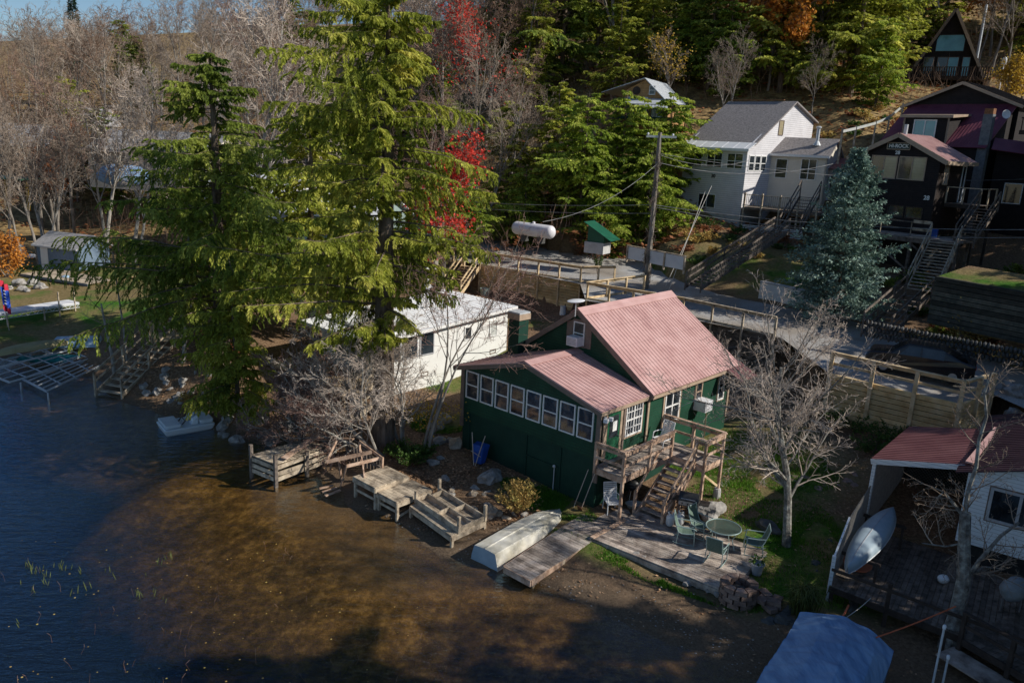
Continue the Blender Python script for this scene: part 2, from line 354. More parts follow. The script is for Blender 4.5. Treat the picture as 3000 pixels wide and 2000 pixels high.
def _rbf(P):
    X=P[:,:2]; n=len(X); D=np.sqrt(((X[:,None]-X[None])**2).sum(-1)); A=-_phi(D)+np.eye(n)*-.02
    Q=np.c_[np.ones(n),X]; Mx=np.block([[A,Q],[Q.T,np.zeros((3,3))]])
    s=np.linalg.solve(Mx,np.r_[P[:,2],0,0,0]); return s
# drop near-duplicate points
keep=[]
for p in CPa:
    if all((p[0]-q[0])**2+(p[1]-q[1])**2>.6 for q in keep): keep.append(p)
CPa=np.array(keep); SOL=_rbf(CPa)
def gz_arr(XY):
    out=np.zeros(len(XY))
    for i in range(0,len(XY),4000):
        x=XY[i:i+4000]; D=np.sqrt(((x[:,None]-CPa[None,:,:2])**2).sum(-1)); out[i:i+4000]=-_phi(D)@SOL[:-3]+SOL[-3]+x@SOL[-2:]
    return out
RPa=np.array([tuple(p) for p in RP]); RSOL=None
RX=RPa[:,:2]
_D=np.sqrt(((RX[:,None]-RX[None])**2).sum(-1)); RSOL=np.linalg.solve(_D+np.eye(len(RX))*.5,RPa[:,2]-4.6)
def roadz(x,y):
    return 4.6+float(np.sqrt(((RX-np.array([x,y]))**2).sum(-1))@RSOL)
def inpoly(x,y,P):
    r=False;n=len(P);j=n-1
    for i in range(n):
        a,b=P[i],P[j]
        if (a[1]>y)!=(b[1]>y) and x<(b[0]-a[0])*(y-a[1])/(b[1]-a[1])+a[0]: r=not r
        j=i
    return r
RP2=[(p.x,p.y) for p in RP]
def edist(x,y,P):
    m=1e9;n=len(P)
    for i in range(n):
        ax,ay=P[i];bx,by=P[(i+1)%n]; dx,dy=bx-ax,by-ay; t=max(0,min(1,((x-ax)*dx+(y-ay)*dy)/(dx*dx+dy*dy+1e-9)))
        m=min(m,math.hypot(x-ax-dx*t,y-ay-dy*t))
    return m
def gz(x,y):
    if 30<y<80 and inpoly(x,y,RP2): return roadz(x,y)
    return float(gz_arr(np.array([[x,y]]))[0])
def GT(px,py,step=.25):
    d=ray(px,py); t=14/d.y
    while t*d.y<400:
        p=CAMP+d*t
        if p.z<=gz(p.x,p.y): return p
        t+=step*(1 if t<80 else 3)
    return CAMP+d*t
def axis(segs):
    out=[]
    for a,b,s in segs:
        n=max(1,int(round((b-a)/s))); out+= [a+(b-a)*i/n for i in range(n)]
    return out+[segs[-1][1]]
XS=axis([(-420,-120,30),(-120,-45,5),(-45,-28,1.2),(-28,40,.5),(40,60,1.5),(60,140,6),(140,420,28)])
YS=axis([(-60,0,12),(0,14,2.5),(14,60,.5),(60,80,1.1),(80,130,4),(130,420,14),(420,600,60)])
XY=np.array([(x,y) for y in YS for x in XS]); Z=gz_arr(XY)
rb=np.array(RP2); x0,x1,y0,y1=rb[:,0].min(),rb[:,0].max(),rb[:,1].min(),rb[:,1].max()
for i,(x,y) in enumerate(XY):
    r=math.hypot(x,y-40); Z[i]=min(Z[i],95)
    if Z[i]>.05 and y<110 and not (-26<x<60 and y<70): Z[i]+=.35*noise.noise(V(x*.15,y*.15,0))
    if -.6<Z[i]<.6 and y<50: Z[i]+=.07*noise.noise(V(x*.45,y*.45,5))+.035*noise.noise(V(x*1.3,y*1.3,6))
    if Z[i]>.3: Z[i]+=.07*noise.noise(V(x*.8,y*.8,3))
    if x0<x<x1 and y0<y<y1 and inpoly(x,y,RP2):
        e=edist(x,y,RP2)
        rz_=roadz(x,y)-.05
        if e>.8: Z[i]=rz_
        else: Z[i]=min(Z[i],rz_-.06)
nx=len(XS); faces=[(j*nx+i,j*nx+i+1,(j+1)*nx+i+1,(j+1)*nx+i) for j in range(len(YS)-1) for i in range(nx-1)]
# ground material: mud and bed by height, leaf litter, lawn patches
def ground_mat():
    m=bpy.data.materials.new('ground'); m.use_nodes=True; t=m.node_tree; b=t.nodes['Principled BSDF']; L=t.links.new
    ge=node(t,'ShaderNodeNewGeometry'); sp=node(t,'ShaderNodeSeparateXYZ'); L(ge.outputs['Position'],sp.inputs[0])
    def nz(s,d=5,r=.6):
        n=node(t,'ShaderNodeTexNoise'); n.inputs['Scale'].default_value=s; n.inputs['Detail'].default_value=d; n.inputs['Roughness'].default_value=r; L(ge.outputs['Position'],n.inputs['Vector']); return n.outputs['Fac']
    def ramp(f,els):
        r=node(t,'ShaderNodeValToRGB'); L(f,r.inputs[0]); e=r.color_ramp.elements
        e[0].position=els[0][0]; e[0].color=(*els[0][1],1); e[1].position=els[-1][0]; e[1].color=(*els[-1][1],1)
        for p,cc in els[1:-1]: q=e.new(p); q.color=(*cc,1)
        return r.outputs[0]
    def mix(f,a,b_):
        x=node(t,'ShaderNodeMix',data_type='RGBA'); L(f,x.inputs[0]); L(a,x.inputs[6]); L(b_,x.inputs[7]); return x.outputs[2]
    def mr(v,a,b_,c0=0,c1=1):
        x=node(t,'ShaderNodeMapRange'); L(v,x.inputs[0]); x.inputs[1].default_value=a; x.inputs[2].default_value=b_; x.inputs[3].default_value=c0; x.inputs[4].default_value=c1; return x.outputs[0]
    def add(a,b_,k):
        x=node(t,'ShaderNodeMath',operation='MULTIPLY_ADD'); L(b_,x.inputs[0]); x.inputs[1].default_value=k; L(a,x.inputs[2]); return x.outputs[0]
    litter=ramp(nz(9,8,.75),[(.3,(.06,.038,.024)),(.5,(.20,.125,.075)),(.66,(.38,.26,.165)),(.8,(.52,.38,.26))])
    grass=ramp(nz(7,6,.7),[(.3,(.02,.065,.008)),(.55,(.06,.16,.015)),(.75,(.13,.24,.03))])
    dry=ramp(nz(5,6,.7),[(.3,(.11,.09,.03)),(.6,(.26,.19,.09)),(.8,(.36,.27,.15))])
    gm=mr(nz(.28,4,.6),.46,.62)
    lawn=mix(gm,dry,grass)
    # lawn masks: boxes in x,y through smooth distance
    def blob(cx,cy,rx,ry,ang,soft=.25):
        mp=node(t,'ShaderNodeMapping',vector_type='TEXTURE'); mp.inputs['Location'].default_value=(cx,cy,0); mp.inputs['Rotation'].default_value=(0,0,ang); mp.inputs['Scale'].default_value=(rx,ry,1e4); L(ge.outputs['Position'],mp.inputs[0])
        ln=node(t,'ShaderNodeVectorMath',operation='LENGTH'); L(mp.outputs[0],ln.inputs[0]); v=add(ln.outputs['Value'],nz(1.2,5,.7),.5)
        return mr(v,1.25+soft,1.25-soft)
    msk=None
    for bl in BLOBS:
        q=blob(*bl)
        if msk is None: msk=q
        else:
            x=node(t,'ShaderNodeMath',operation='MAXIMUM'); L(msk,x.inputs[0]); L(q,x.inputs[1]); msk=x.outputs[0]
    gg=mix(msk,litter,lawn)
    far=ramp(nz(1.1,8,.8),[(.3,(.06,.04,.022)),(.48,(.22,.15,.07)),(.6,(.42,.29,.13)),(.72,(.20,.22,.055))])
    gg=mix(mr(sp.outputs[1],60,72),gg,far)
    zn=add(sp.outputs[2],nz(1.5,4,.6),.25)
    sand=ramp(nz(14,6,.7),[(.3,(.09,.062,.04)),(.6,(.19,.135,.09)),(.8,(.26,.195,.135))])
    gg=mix(mr(zn,.22,.5),sand,gg)
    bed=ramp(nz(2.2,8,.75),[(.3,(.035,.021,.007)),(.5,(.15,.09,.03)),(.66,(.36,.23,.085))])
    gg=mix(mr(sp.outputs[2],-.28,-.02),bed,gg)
    deep=node(t,'ShaderNodeRGB'); deep.outputs[0].default_value=(.003,.014,.042,1)  # bed painted blue-black in place of light scattered in deep water
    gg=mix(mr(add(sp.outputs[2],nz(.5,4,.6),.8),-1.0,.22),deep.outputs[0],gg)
    L(gg,b.inputs['Base Color']); b.inputs['Roughness'].default_value=.95; b.inputs['Specular IOR Level'].default_value=.15
    bp=node(t,'ShaderNodeBump'); bp.inputs['Strength'].default_value=.9; bp.inputs['Distance'].default_value=.07; L(nz(6,8,.75),bp.inputs['Height']); L(bp.outputs[0],b.inputs['Normal'])
    MT['ground']=m
_0=0
def W(px,py,z): p=G(px,py,z); return (p.x,p.y)
BLOBS=[(*W(2150,1330,1),5.5,3.2,R(-40)),(*W(2000,1560,.3),1.5,.8,0),(*W(1850,1650,.3),3.6,.8,R(-35)),(*W(2030,1720,.25),2.5,.7,R(-35)),(*W(1600,1475,.4),2.6,.9,R(-38)),(*W(1370,1090,1.6),3.0,2.0,R(40)),(*W(1300,1230,1),1.6,.9,0),
 (*W(60,900,1),12,9,0),(*W(1500,930,2.8),3,1.6,R(-30)),(*W(2400,1650,.5),3.5,3,0),(*W(2320,860,5),4,2,R(-20)),(*W(1760,740,6),4,2.2,R(-20)),(-35,66,16,10,0),(13,59,7,4,R(-30)),(20,56,5,3,0),(AT(2880,800,41).x,41.2,6,2,R(-25))]
ground_mat()
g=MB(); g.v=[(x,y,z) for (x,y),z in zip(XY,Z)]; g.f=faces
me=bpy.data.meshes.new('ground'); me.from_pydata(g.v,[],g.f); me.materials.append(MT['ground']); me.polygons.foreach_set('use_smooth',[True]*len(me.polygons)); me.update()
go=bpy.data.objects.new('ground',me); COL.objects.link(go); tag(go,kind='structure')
# water
def water_mat():
    m=bpy.data.materials.new('water'); m.use_nodes=True; t=m.node_tree; L=t.links.new; t.nodes.remove(t.nodes['Principled BSDF'])
    ge=node(t,'ShaderNodeNewGeometry')
    def wv(sc_,st,dist):
        mp=node(t,'ShaderNodeMapping'); mp.inputs['Scale'].default_value=st; mp.inputs['Rotation'].default_value=(0,0,R(18)); L(ge.outputs['Position'],mp.inputs[0])
        n=node(t,'ShaderNodeTexNoise'); n.inputs['Scale'].default_value=sc_; n.inputs['Detail'].default_value=3; n.inputs['Distortion'].default_value=.6; L(mp.outputs[0],n.inputs['Vector']); return n.outputs['Fac']
    b1=node(t,'ShaderNodeBump'); b1.inputs['Strength'].default_value=1; b1.inputs['Distance'].default_value=.042; L(wv(2.6,(.55,1.5,1),0),b1.inputs['Height'])
    b2=node(t,'ShaderNodeBump'); b2.inputs['Strength'].default_value=1; b2.inputs['Distance'].default_value=.014; L(wv(9,(.6,1.4,1),0),b2.inputs['Height']); L(b1.outputs[0],b2.inputs['Normal'])
    dt=node(t,'ShaderNodeVectorMath',operation='DOT_PRODUCT'); L(ge.outputs['Incoming'],dt.inputs[0]); L(b2.outputs[0],dt.inputs[1])
    ab=node(t,'ShaderNodeMath',operation='ABSOLUTE'); L(dt.outputs['Value'],ab.inputs[0]); om=node(t,'ShaderNodeMath',operation='SUBTRACT'); om.inputs[0].default_value=1; L(ab.outputs[0],om.inputs[1])
    pw=node(t,'ShaderNodeMath',operation='POWER'); L(om.outputs[0],pw.inputs[0]); pw.inputs[1].default_value=3.4; fr=node(t,'ShaderNodeMath',operation='MULTIPLY_ADD'); L(pw.outputs[0],fr.inputs[0]); fr.inputs[1].default_value=.97; fr.inputs[2].default_value=.03; fr.use_clamp=True
    gl=node(t,'ShaderNodeBsdfGlossy'); gl.inputs['Roughness'].default_value=.05; L(b2.outputs[0],gl.inputs['Normal']); gl.inputs[0].default_value=(.40,.70,1,1)
    tr=node(t,'ShaderNodeBsdfTransparent'); tr.inputs[0].default_value=(.92,.84,.68,1)
    mx=node(t,'ShaderNodeMixShader'); L(fr.outputs[0],mx.inputs[0]); L(tr.outputs[0],mx.inputs[1]); L(gl.outputs[0],mx.inputs[2]); L(mx.outputs[0],t.nodes['Material Output'].inputs[0])
    MT['water']=m
water_mat()
wm=MB(); wm.quad((-420,-60,0),(60,-60,0),(60,60,0),(-420,60,0)); wo=wm.build('water','water'); tag(wo,kind='structure')
# road sheet
pts=[];edges=[]
n=len(RP)
bd=[]
for i in range(n):
    a=RP2[i];b=RP2[(i+1)%n]; L_=math.hypot(a[0]-b[0],a[1]-b[1]); k=max(1,int(L_/.8))
    for j in range(k):
        t=j/k; amp=.14 if i>=len(ROADL)-1 else .0
        bd.append((a[0]+(b[0]-a[0])*t+rnd(-amp,amp),a[1]+(b[1]-a[1])*t+rnd(-amp,amp)))
pts=[Vector(p) for p in bd]; nb=len(pts)
x=x0
while x<x1:
    y=y0
    while y<y1:
        if inpoly(x,y,RP2) and edist(x,y,RP2)>.5: pts.append(Vector((x+rnd(-.1,.1),y+rnd(-.1,.1))))
        y+=.9
    x+=.9
res=delaunay_2d_cdt(pts,[(i,(i+1)%nb) for i in range(nb)],[],1,1e-5)
mat('gravel',[c(.20,.20,.205),c(.42,.41,.40),c(.60,.58,.56)],.95,26,bump=1,bscale=45,detail=6,pos=(.36,.66))
def gravel_dirt():
    t=MT['gravel'].node_tree; L=t.links.new; b=t.nodes['Principled BSDF']; src=b.inputs['Base Color'].links[0].from_socket
    tc=t.nodes['Texture Coordinate']; n=node(t,'ShaderNodeTexNoise'); n.inputs['Scale'].default_value=.35; n.inputs['Detail'].default_value=5; L(tc.outputs['Object'],n.inputs['Vector'])
    r=node(t,'ShaderNodeMapRange'); L(n.outputs['Fac'],r.inputs[0]); r.inputs[1].default_value=.4; r.inputs[2].default_value=.62; r.inputs[4].default_value=.75
    x=node(t,'ShaderNodeMix',data_type='RGBA'); L(r.outputs[0],x.inputs[0]); L(src,x.inputs[6]); x.inputs[7].default_value=(.28,.23,.18,1); L(x.outputs[2],b.inputs['Base Color'])
gravel_dirt()
rd=MB(); rd.v=[(p.x,p.y,roadz(p.x,p.y)) for p in res[0]]; rd.f=[tuple(f) for f in res[2]]
ro=rd.build('road','gravel',None,True); tag(ro,kind='structure')
# ---------------- generic building parts ----------------
def window(par,fr,u,v,z,w,h,face='f',frame='white_paint',glass='glass',ft=.06,rows=1,cols=1,sash=False,mull=0,proud=.05,trim=None,trimw=.1,name='window',label=None,sill=False):
    """centre u/v on wall, bottom z. face f: wall faces -B; r: wall faces +A; b: +B; l: -A"""
    if face=='f': P=lambda a,z_,d:fr(u+a,v-d,z_); 
    elif face=='r': P=lambda a,z_,d:fr(u+d,v+a,z_)
    elif face=='b': P=lambda a,z_,d:fr(u-a,v+d,z_)
    else: P=lambda a,z_,d:fr(u-d,v-a,z_)
    m=MB()
    def bar(a0,a1,z0,z1,d0,d1):
        m.hexa([P(a0,z0,d1),P(a1,z0,d1),P(a1,z0,d0),P(a0,z0,d0)],[P(a0,z1,d1),P(a1,z1,d1),P(a1,z1,d0),P(a0,z1,d0)])
    W_=w/2
    if w<0 or h<0: return
    bar(-W_,W_,z,z+ft,0,proud); bar(-W_,W_,z+h-ft,z+h,0,proud); bar(-W_,-W_+ft,z+ft,z+h-ft,0,proud); bar(W_-ft,W_,z+ft,z+h-ft,0,proud)
    if sash: bar(-W_+ft,W_-ft,z+h*.5-ft*.45,z+h*.5+ft*.45,0,proud*.9)
    n=mull+1
    for i in range(1,n): a=-W_+w*i/n; bar(a-ft*.5,a+ft*.5,z+ft,z+h-ft,0,proud*.95)
    if rows>1 or cols>1:
        for k in range(n):
            a0=-W_+w*k/n; a1=-W_+w*(k+1)/n
            for i in range(1,cols): a=a0+(a1-a0)*i/cols; bar(a-.012,a+.012,z+ft,z+h-ft,0,proud*.8)
        for i in range(1,rows): zz=z+h*i/rows; bar(-W_+ft,W_-ft,zz-.012,zz+.012,0,proud*.78)
    f=m.build(name,frame,par)
    if label: f['label']=label
    g=MB(); g.hexa([P(-W_+ft*.5,z+ft*.5,.018),P(W_-ft*.5,z+ft*.5,.018),P(W_-ft*.5,z+ft*.5,.004),P(-W_+ft*.5,z+ft*.5,.004)],[P(-W_+ft*.5,z+h-ft*.5,.018),P(W_-ft*.5,z+h-ft*.5,.018),P(W_-ft*.5,z+h-ft*.5,.004),P(-W_+ft*.5,z+h-ft*.5,.004)])
    g.build('pane',glass,f)
    if trim:
        m=MB(); t0=-W_-trimw; t1=W_+trimw
        bar2=lambda a0,a1,z0,z1:m.hexa([P(a0,z0,proud*.7),P(a1,z0,proud*.7),P(a1,z0,0),P(a0,z0,0)],[P(a0,z1,proud*.7),P(a1,z1,proud*.7),P(a1,z1,0),P(a0,z1,0)])
        bar2(t0,t1,z-trimw,z-.003); bar2(t0,t1,z+h+.003,z+h+trimw); bar2(t0,-W_-.003,z-.003,z+h+.003); bar2(W_+.003,t1,z-.003,z+h+.003)
        m.build('window_trim',trim,f)
    return f
def metal_roof(par,c0,c1,c2,c3,m='pink_roof',rib=.23,th=.05,rh=.018,name='roof',rw=.028):
    """c0,c1 eave corners (left,right seen from outside), c2,c3 ridge corners (right,left)."""
    b=MB(); c0,c1,c2,c3=map(V,(c0,c1,c2,c3)); n=(c1-c0).cross(c3-c0).normalized()
    if n.z<0: n=-n
    b.hexa([c0-n*th,c1-n*th,c2-n*th,c3-n*th],[c0,c1,c2,c3])
    L_=(c1-c0).length; k=int(L_/rib)
    for i in range(k+1):
        t=min(1,(i*rib+.02)/L_); p=c0.lerp(c1,t); q=c3.lerp(c2,t)
        b.beam(p+n*rh*.5,q+n*rh*.5,rw,rh,n)
    return b.build(name,m,par)
def slab(par,pts,th,m,name):
    b=MB(); pts=[V(p) for p in pts]; n=(pts[1]-pts[0]).cross(pts[2]-pts[0]).normalized()
    if n.z<0: n=-n
    b.prism(pts,-n*th); return b.build(name,m,par)
def wallpoly(b,pts,th):
    """pts outline in a vertical plane, extruded inward by vector th"""
    b.prism(pts,th); return b
def boards(b,P0,U,Wd,width,gap=.012,th=.04,jit=.0,ends=0.):
    """boards running along Wd, laid side by side along U from P0"""
    P0=V(P0);U=V(U);Wd=V(Wd); L_=U.length; n=max(1,int(round(L_/(width+gap)))); s=L_/n; u=U.normalized(); up=u.cross(Wd.normalized());
    if up.z<0: up=-up
    for i in range(n):
        a=P0+u*(i*s); c_=u*(s-gap); j=up*rnd(-jit,jit); e=Wd.normalized()*rnd(-ends,ends) if ends else V(0,0,0)
        b.hexa([a-up*th+j,a+c_-up*th+j,a+c_+Wd-up*th+j+e,a+Wd-up*th+j+e],[a+j,a+c_+j,a+c_+Wd+j+e,a+Wd+j+e])
    return b
def text_on(par,txt,p,xdir,up,size,m,name='lettering',ext=.008,bold=0.):
    cu=bpy.data.curves.new(name,'FONT'); cu.body=txt; cu.size=size; cu.extrude=ext; cu.align_x='CENTER'; cu.align_y='CENTER'; cu.offset=bold
    o=bpy.data.objects.new('tmp_text',cu); COL.objects.link(o); bpy.context.view_layer.update()
    me=bpy.data.meshes.new_from_object(o.evaluated_get(bpy.context.evaluated_depsgraph_get())); bpy.data.objects.remove(o)
    x=V(xdir).normalized(); n=x.cross(V(up)).normalized(); y=n.cross(x)
    Mx=Matrix(((x.x,y.x,n.x),(x.y,y.y,n.y),(x.z,y.z,n.z))).to_4x4(); Mx.translation=V(p)-wloc(par)
    me.transform(Mx); me.name=name; me.materials.clear(); me.materials.append(MT[m]); q=bpy.data.objects.new(name,me); COL.objects.link(q); q.parent=par; return q
def ac_unit(loc,fr,face,label,w=.55,h=.4,d=.5):
    t=thing('air_conditioner',loc,label,'air conditioner')
    o=V(loc)
    n=fr.A if face=='r' else -fr.B; s=fr.B if face=='r' else fr.A
    def P(a,z,e): return o+s*a+n*e+V(0,0,z)
    b=MB(); b.hexa([P(-w/2,0,0),P(w/2,0,0),P(w/2,0,d),P(-w/2,0,d)],[P(-w/2,h,0),P(w/2,h,0),P(w/2,h,d),P(-w/2,h,d)]); b.build('casing','white_plastic',t,bevel=.01)
    g=MB(); g.hexa([P(-w*.42,.04,d),P(w*.42,.04,d),P(w*.42,.04,d+.012),P(-w*.42,.04,d+.012)],[P(-w*.42,h-.05,d),P(w*.42,h-.05,d),P(w*.42,h-.05,d+.012),P(-w*.42,h-.05,d+.012)])
    gr=g.build('grille','grey_plastic',t)
    k=MB()
    for i in range(6):
        z=.06+i*(h-.12)/5; k.beam(P(-w*.4,z,d+.018),P(w*.4,z,d+.018),.012,.012)
    k.build('slat','white_plastic',gr)
    return t
# ---------------- green cottage ----------------
CF=Fr((3.415,27.67,0),-.740)
gc=thing('cottage',CF(0,0,.35),'dark green clapboard cottage with pink metal roofs and eight porch windows in a row','house')
D=3.14; VB=10.2; UC=-3.68; UW=-7.36
ZE=4.50; ZR=5.50; ZM=7.24; ZME=4.62
b=MB()
wallpoly(b,[CF(0,0,2.45),CF(0,0,4.42),CF(UC,0,5.40),CF(UW,0,4.42),CF(UW,0,2.45)],CF.B*.12)
b.hexa([CF(-.12,.12,2.45),CF(0,.12,2.45),CF(0,D,2.45),CF(-.12,D,2.45)],[CF(-.12,.12,4.42),CF(0,.12,4.42),CF(0,D,4.42),CF(-.12,D,4.42)])
b.hexa([CF(UW,.12,2.45),CF(UW+.12,.12,2.45),CF(UW+.12,D,2.45),CF(UW,D,2.45)],[CF(UW,.12,4.42),CF(UW+.12,.12,4.42),CF(UW+.12,D,4.42),CF(UW,D,4.42)])
# main block
wallpoly(b,[CF(.03,D,1.4),CF(.03,D,4.66),CF(UC,D,7.12),CF(UW-.1,D,4.66),CF(UW-.1,D,1.4)],CF.B*.12)
wallpoly(b,[CF(.03,VB-.3,1.4),CF(.03,VB-.3,4.66),CF(UC,VB-.3,7.12),CF(UW-.1,VB-.3,4.66),CF(UW-.1,VB-.3,1.4)],-CF.B*.12)
b.hexa([CF(-.09,D+.12,1.4),CF(.03,D+.12,1.4),CF(.03,VB-.42,1.4),CF(-.09,VB-.42,1.4)],[CF(-.09,D+.12,4.66),CF(.03,D+.12,4.66),CF(.03,VB-.42,4.66),CF(-.09,VB-.42,4.66)])
b.hexa([CF(UW-.1,D+.12,1.4),CF(UW+.02,D+.12,1.4),CF(UW+.02,VB-.42,1.4),CF(UW-.1,VB-.42,1.4)],[CF(UW-.1,D+.12,4.66),CF(UW+.02,D+.12,4.66),CF(UW+.02,VB-.42,4.66),CF(UW-.1,VB-.42,4.66)])
b.build('wall','green_siding',gc)
b=MB() # lower board skirt
b.hexa([CF(UW+.03,.03,-.3),CF(-.03,.03,-.3),CF(-.03,.15,-.3),CF(UW+.03,.15,-.3)],[CF(UW+.03,.03,2.45),CF(-.03,.03,2.45),CF(-.03,.15,2.45),CF(UW+.03,.15,2.45)])
b.hexa([CF(-.15,.16,-.3),CF(-.03,.16,-.3),CF(-.03,VB-.5,-.3),CF(-.15,VB-.5,-.3)],[CF(-.15,.16,2.45),CF(-.03,.16,2.45),CF(-.03,D,1.9),CF(-.15,D,1.9)])
b.hexa([CF(UW+.03,.16,-.3),CF(UW+.15,.16,-.3),CF(UW+.15,VB-.5,-.3),CF(UW+.03,VB-.5,-.3)],[CF(UW+.03,.16,2.45),CF(UW+.15,.16,2.45),CF(UW+.15,VB-.5,1.9),CF(UW+.03,VB-.5,1.9)])
for a in (-6.9,-3.55,-1.75): b.beam(CF(a,.0,.4),CF(a,.0,2.4),.05,.04)
b.beam(CF(-3.55,-.005,1.55),CF(-1.75,-.005,1.55),.04,.05)
b.build('lower_wall','green_board',gc)
for u in (UW,-.02): b=MB(); b.beam(CF(u,-.02,1.55 if u>-1 else 1.75),CF(u,-.02,4.38),.2,.06,CF.B); b.build('corner_board','brown_trim',gc)
for v_,z_ in ((D+.02,1.9),(VB-.34,2.0),(.22,2.4)): b=MB(); b.beam(CF(.055,v_,z_),CF(.055,v_,4.42),.12,.05,CF.A); b.build('corner_board','tan_trim',gc)
# floor and ceiling inside so nothing shows through
b=MB(); b.hexa([CF(UW+.2,.2,2.2),CF(-.2,.2,2.2),CF(-.2,VB-.5,2.2),CF(UW+.2,VB-.5,2.2)],[CF(UW+.2,.2,2.3),CF(-.2,.2,2.3),CF(-.2,VB-.5,2.3),CF(UW+.2,VB-.5,2.3)]); b.build('floor','old_wood',gc)
# roofs
metal_roof(gc,CF(.22,-.24,ZE-.03),CF(.22,D-.003,ZE-.03),CF(UC,D-.003,ZR),CF(UC,-.24,ZR),name='porch_roof')
metal_roof(gc,CF(UW-.42,D-.003,ZE-.08),CF(UW-.42,-.24,ZE-.08),CF(UC,-.24,ZR),CF(UC,D-.003,ZR),name='porch_roof')
metal_roof(gc,CF(.36,D-.2,ZME-.12),CF(.36,VB,ZME-.12),CF(UC,VB,ZM+.02),CF(UC,D-.2,ZM+.02))
metal_roof(gc,CF(2*UC-.36,VB,ZME-.12),CF(2*UC-.36,D-.2,ZME-.12),CF(UC,D-.2,ZM+.02),CF(UC,VB,ZM+.02))
b=MB()
for (v0,v1,z,w_) in ((-.26,D-.005,ZR,.34),(D-.22,VB+.02,ZM+.02,.36)):
    sl_=.262 if z<6 else .676
    for s in (-1,1):
        b.hexa([CF(UC,v0,z+.03),CF(UC+s*w_,v0,z+.03-w_*sl_),CF(UC+s*w_,v1,z+.03-w_*sl_),CF(UC,v1,z+.03)],[CF(UC,v0,z+.06),CF(UC+s*w_,v0,z+.045-w_*sl_),CF(UC+s*w_,v1,z+.045-w_*sl_),CF(UC,v1,z+.06)])
b.build('ridge_cap','pink_roof',gc)
b=MB()
def rake(u0,z0,u1,z1,v,h=.17): b.beam(CF(u0,v,z0-.13),CF(u1,v,z1-.13),.035,h,(0,0,1))
rake(.22,ZE-.03,UC,ZR,-.225); rake(UW-.42,ZE-.08,UC,ZR,-.225)
rake(.36,ZME-.12,UC,ZM+.02,D-.185,.2); rake(2*UC-.36,ZME-.12,UC,ZM+.02,D-.185,.2)
b.build('fascia','brown_trim',gc)
b=MB(); b.beam(CF(.20,-.22,ZE-.14),CF(.20,D-.01,ZE-.14),.035,.14); b.build('fascia','tan_trim',gc)
b=MB(); b.beam(CF(.34,D-.18,ZME-.24),CF(.34,VB,ZME-.24),.035,.13); b.build('fascia','tan_trim',gc)
# porch windows
for i in range(8):
    uc=-7.17+.40+i*((6.92-.80)/7)
    window(gc,CF,uc,0,3.11,.76,1.225,'f',ft=.055,sash=True,proud=.05,glass='glass_room' if i>2 else 'glass')
# dormer window in the main gable
f_=window(gc,CF,UC+.02,D,5.70,.60,.98,'f',ft=.05,sash=True)
b=MB()
for s in (-1,1): b.hexa([CF(UC+.02+s*.33,D-.035,5.62),CF(UC+.02+s*.66,D-.035,5.62),CF(UC+.02+s*.66,D,5.62),CF(UC+.02+s*.33,D,5.62)],[CF(UC+.02+s*.33,D-.035,6.72),CF(UC+.02+s*.66,D-.035,6.62),CF(UC+.02+s*.66,D,6.62),CF(UC+.02+s*.33,D,6.72)])
b.beam(CF(UC-.31,D-.02,5.65),CF(UC+.35,D-.02,5.65),.035,.10); b.beam(CF(UC-.31,D-.02,6.74),CF(UC+.35,D-.02,6.74),.035,.10)
b.build('shutter','brown_trim',gc)
# right wall: door, double window, two-light window, small windows
d=MB(); d.hexa([CF(.03,.42,2.3),CF(.03,1.22,2.3),CF(.07,1.22,2.3),CF(.07,.42,2.3)],[CF(.03,.42,4.22),CF(.03,1.22,4.22),CF(.07,1.22,4.22),CF(.07,.42,4.22)])
for z0,z1 in ((2.42,3.0),(3.0,3.1)): d.hexa([CF(.07,.52,z0),CF(.07,1.12,z0),CF(.082,1.12,z0),CF(.082,.52,z0)],[CF(.07,.52,z1-.05),CF(.07,1.12,z1-.05),CF(.082,1.12,z1-.05),CF(.082,.52,z1-.05)])
door=d.build('door','green_door',gc)
g_=MB(); g_.hexa([CF(.07,.54,3.2),CF(.07,1.10,3.2),CF(.08,1.10,3.2),CF(.08,.54,3.2)],[CF(.07,.54,4.08),CF(.07,1.10,4.08),CF(.08,1.10,4.08),CF(.08,.54,4.08)]); g_.build('pane','glass',door)
g_=MB(); g_.hexa([CF(.082,.74,3.45),CF(.082,1.0,3.45),CF(.086,1.0,3.45),CF(.086,.74,3.45)],[CF(.082,.74,3.85),CF(.082,1.0,3.85),CF(.086,1.0,3.85),CF(.086,.74,3.85)]); g_.build('notice','white_paint',door)
g_=MB(); g_.lathe(CF(.12,1.14,3.2),[(.03,-.03),(.03,.03)],8); g_.build('handle','steel',door)
d=MB(); d.beam(CF(.05,.34,2.3),CF(.05,.34,4.3),.12,.05,CF.A); d.beam(CF(.05,1.31,2.3),CF(.05,1.31,4.3),.14,.05,CF.A); d.build('door_frame','tan_trim',gc)
d=MB(); d.beam(CF(.055,1.50,2.3),CF(.055,1.50,4.3),.1,.05,CF.A); d.build('door_frame','brown_trim',gc)
window(gc,CF,.0,2.20,2.98,1.12,1.30,'r',rows=4,cols=3,mull=1,sash=True,trim='tan_trim',trimw=.08,proud=.06)
window(gc,CF,.03,4.95,2.85,1.15,1.45,'r',mull=1,sash=True,trim='tan_trim',trimw=.12,proud=.06)
window(gc,CF,.03,7.1,3.2,.55,1.1,'r',frame='tan_trim',sash=True,trim='brown_trim',trimw=.05)
window(gc,CF,.03,9.15,2.95,.55,1.15,'r',sash=True,trim='tan_trim',trimw=.05)
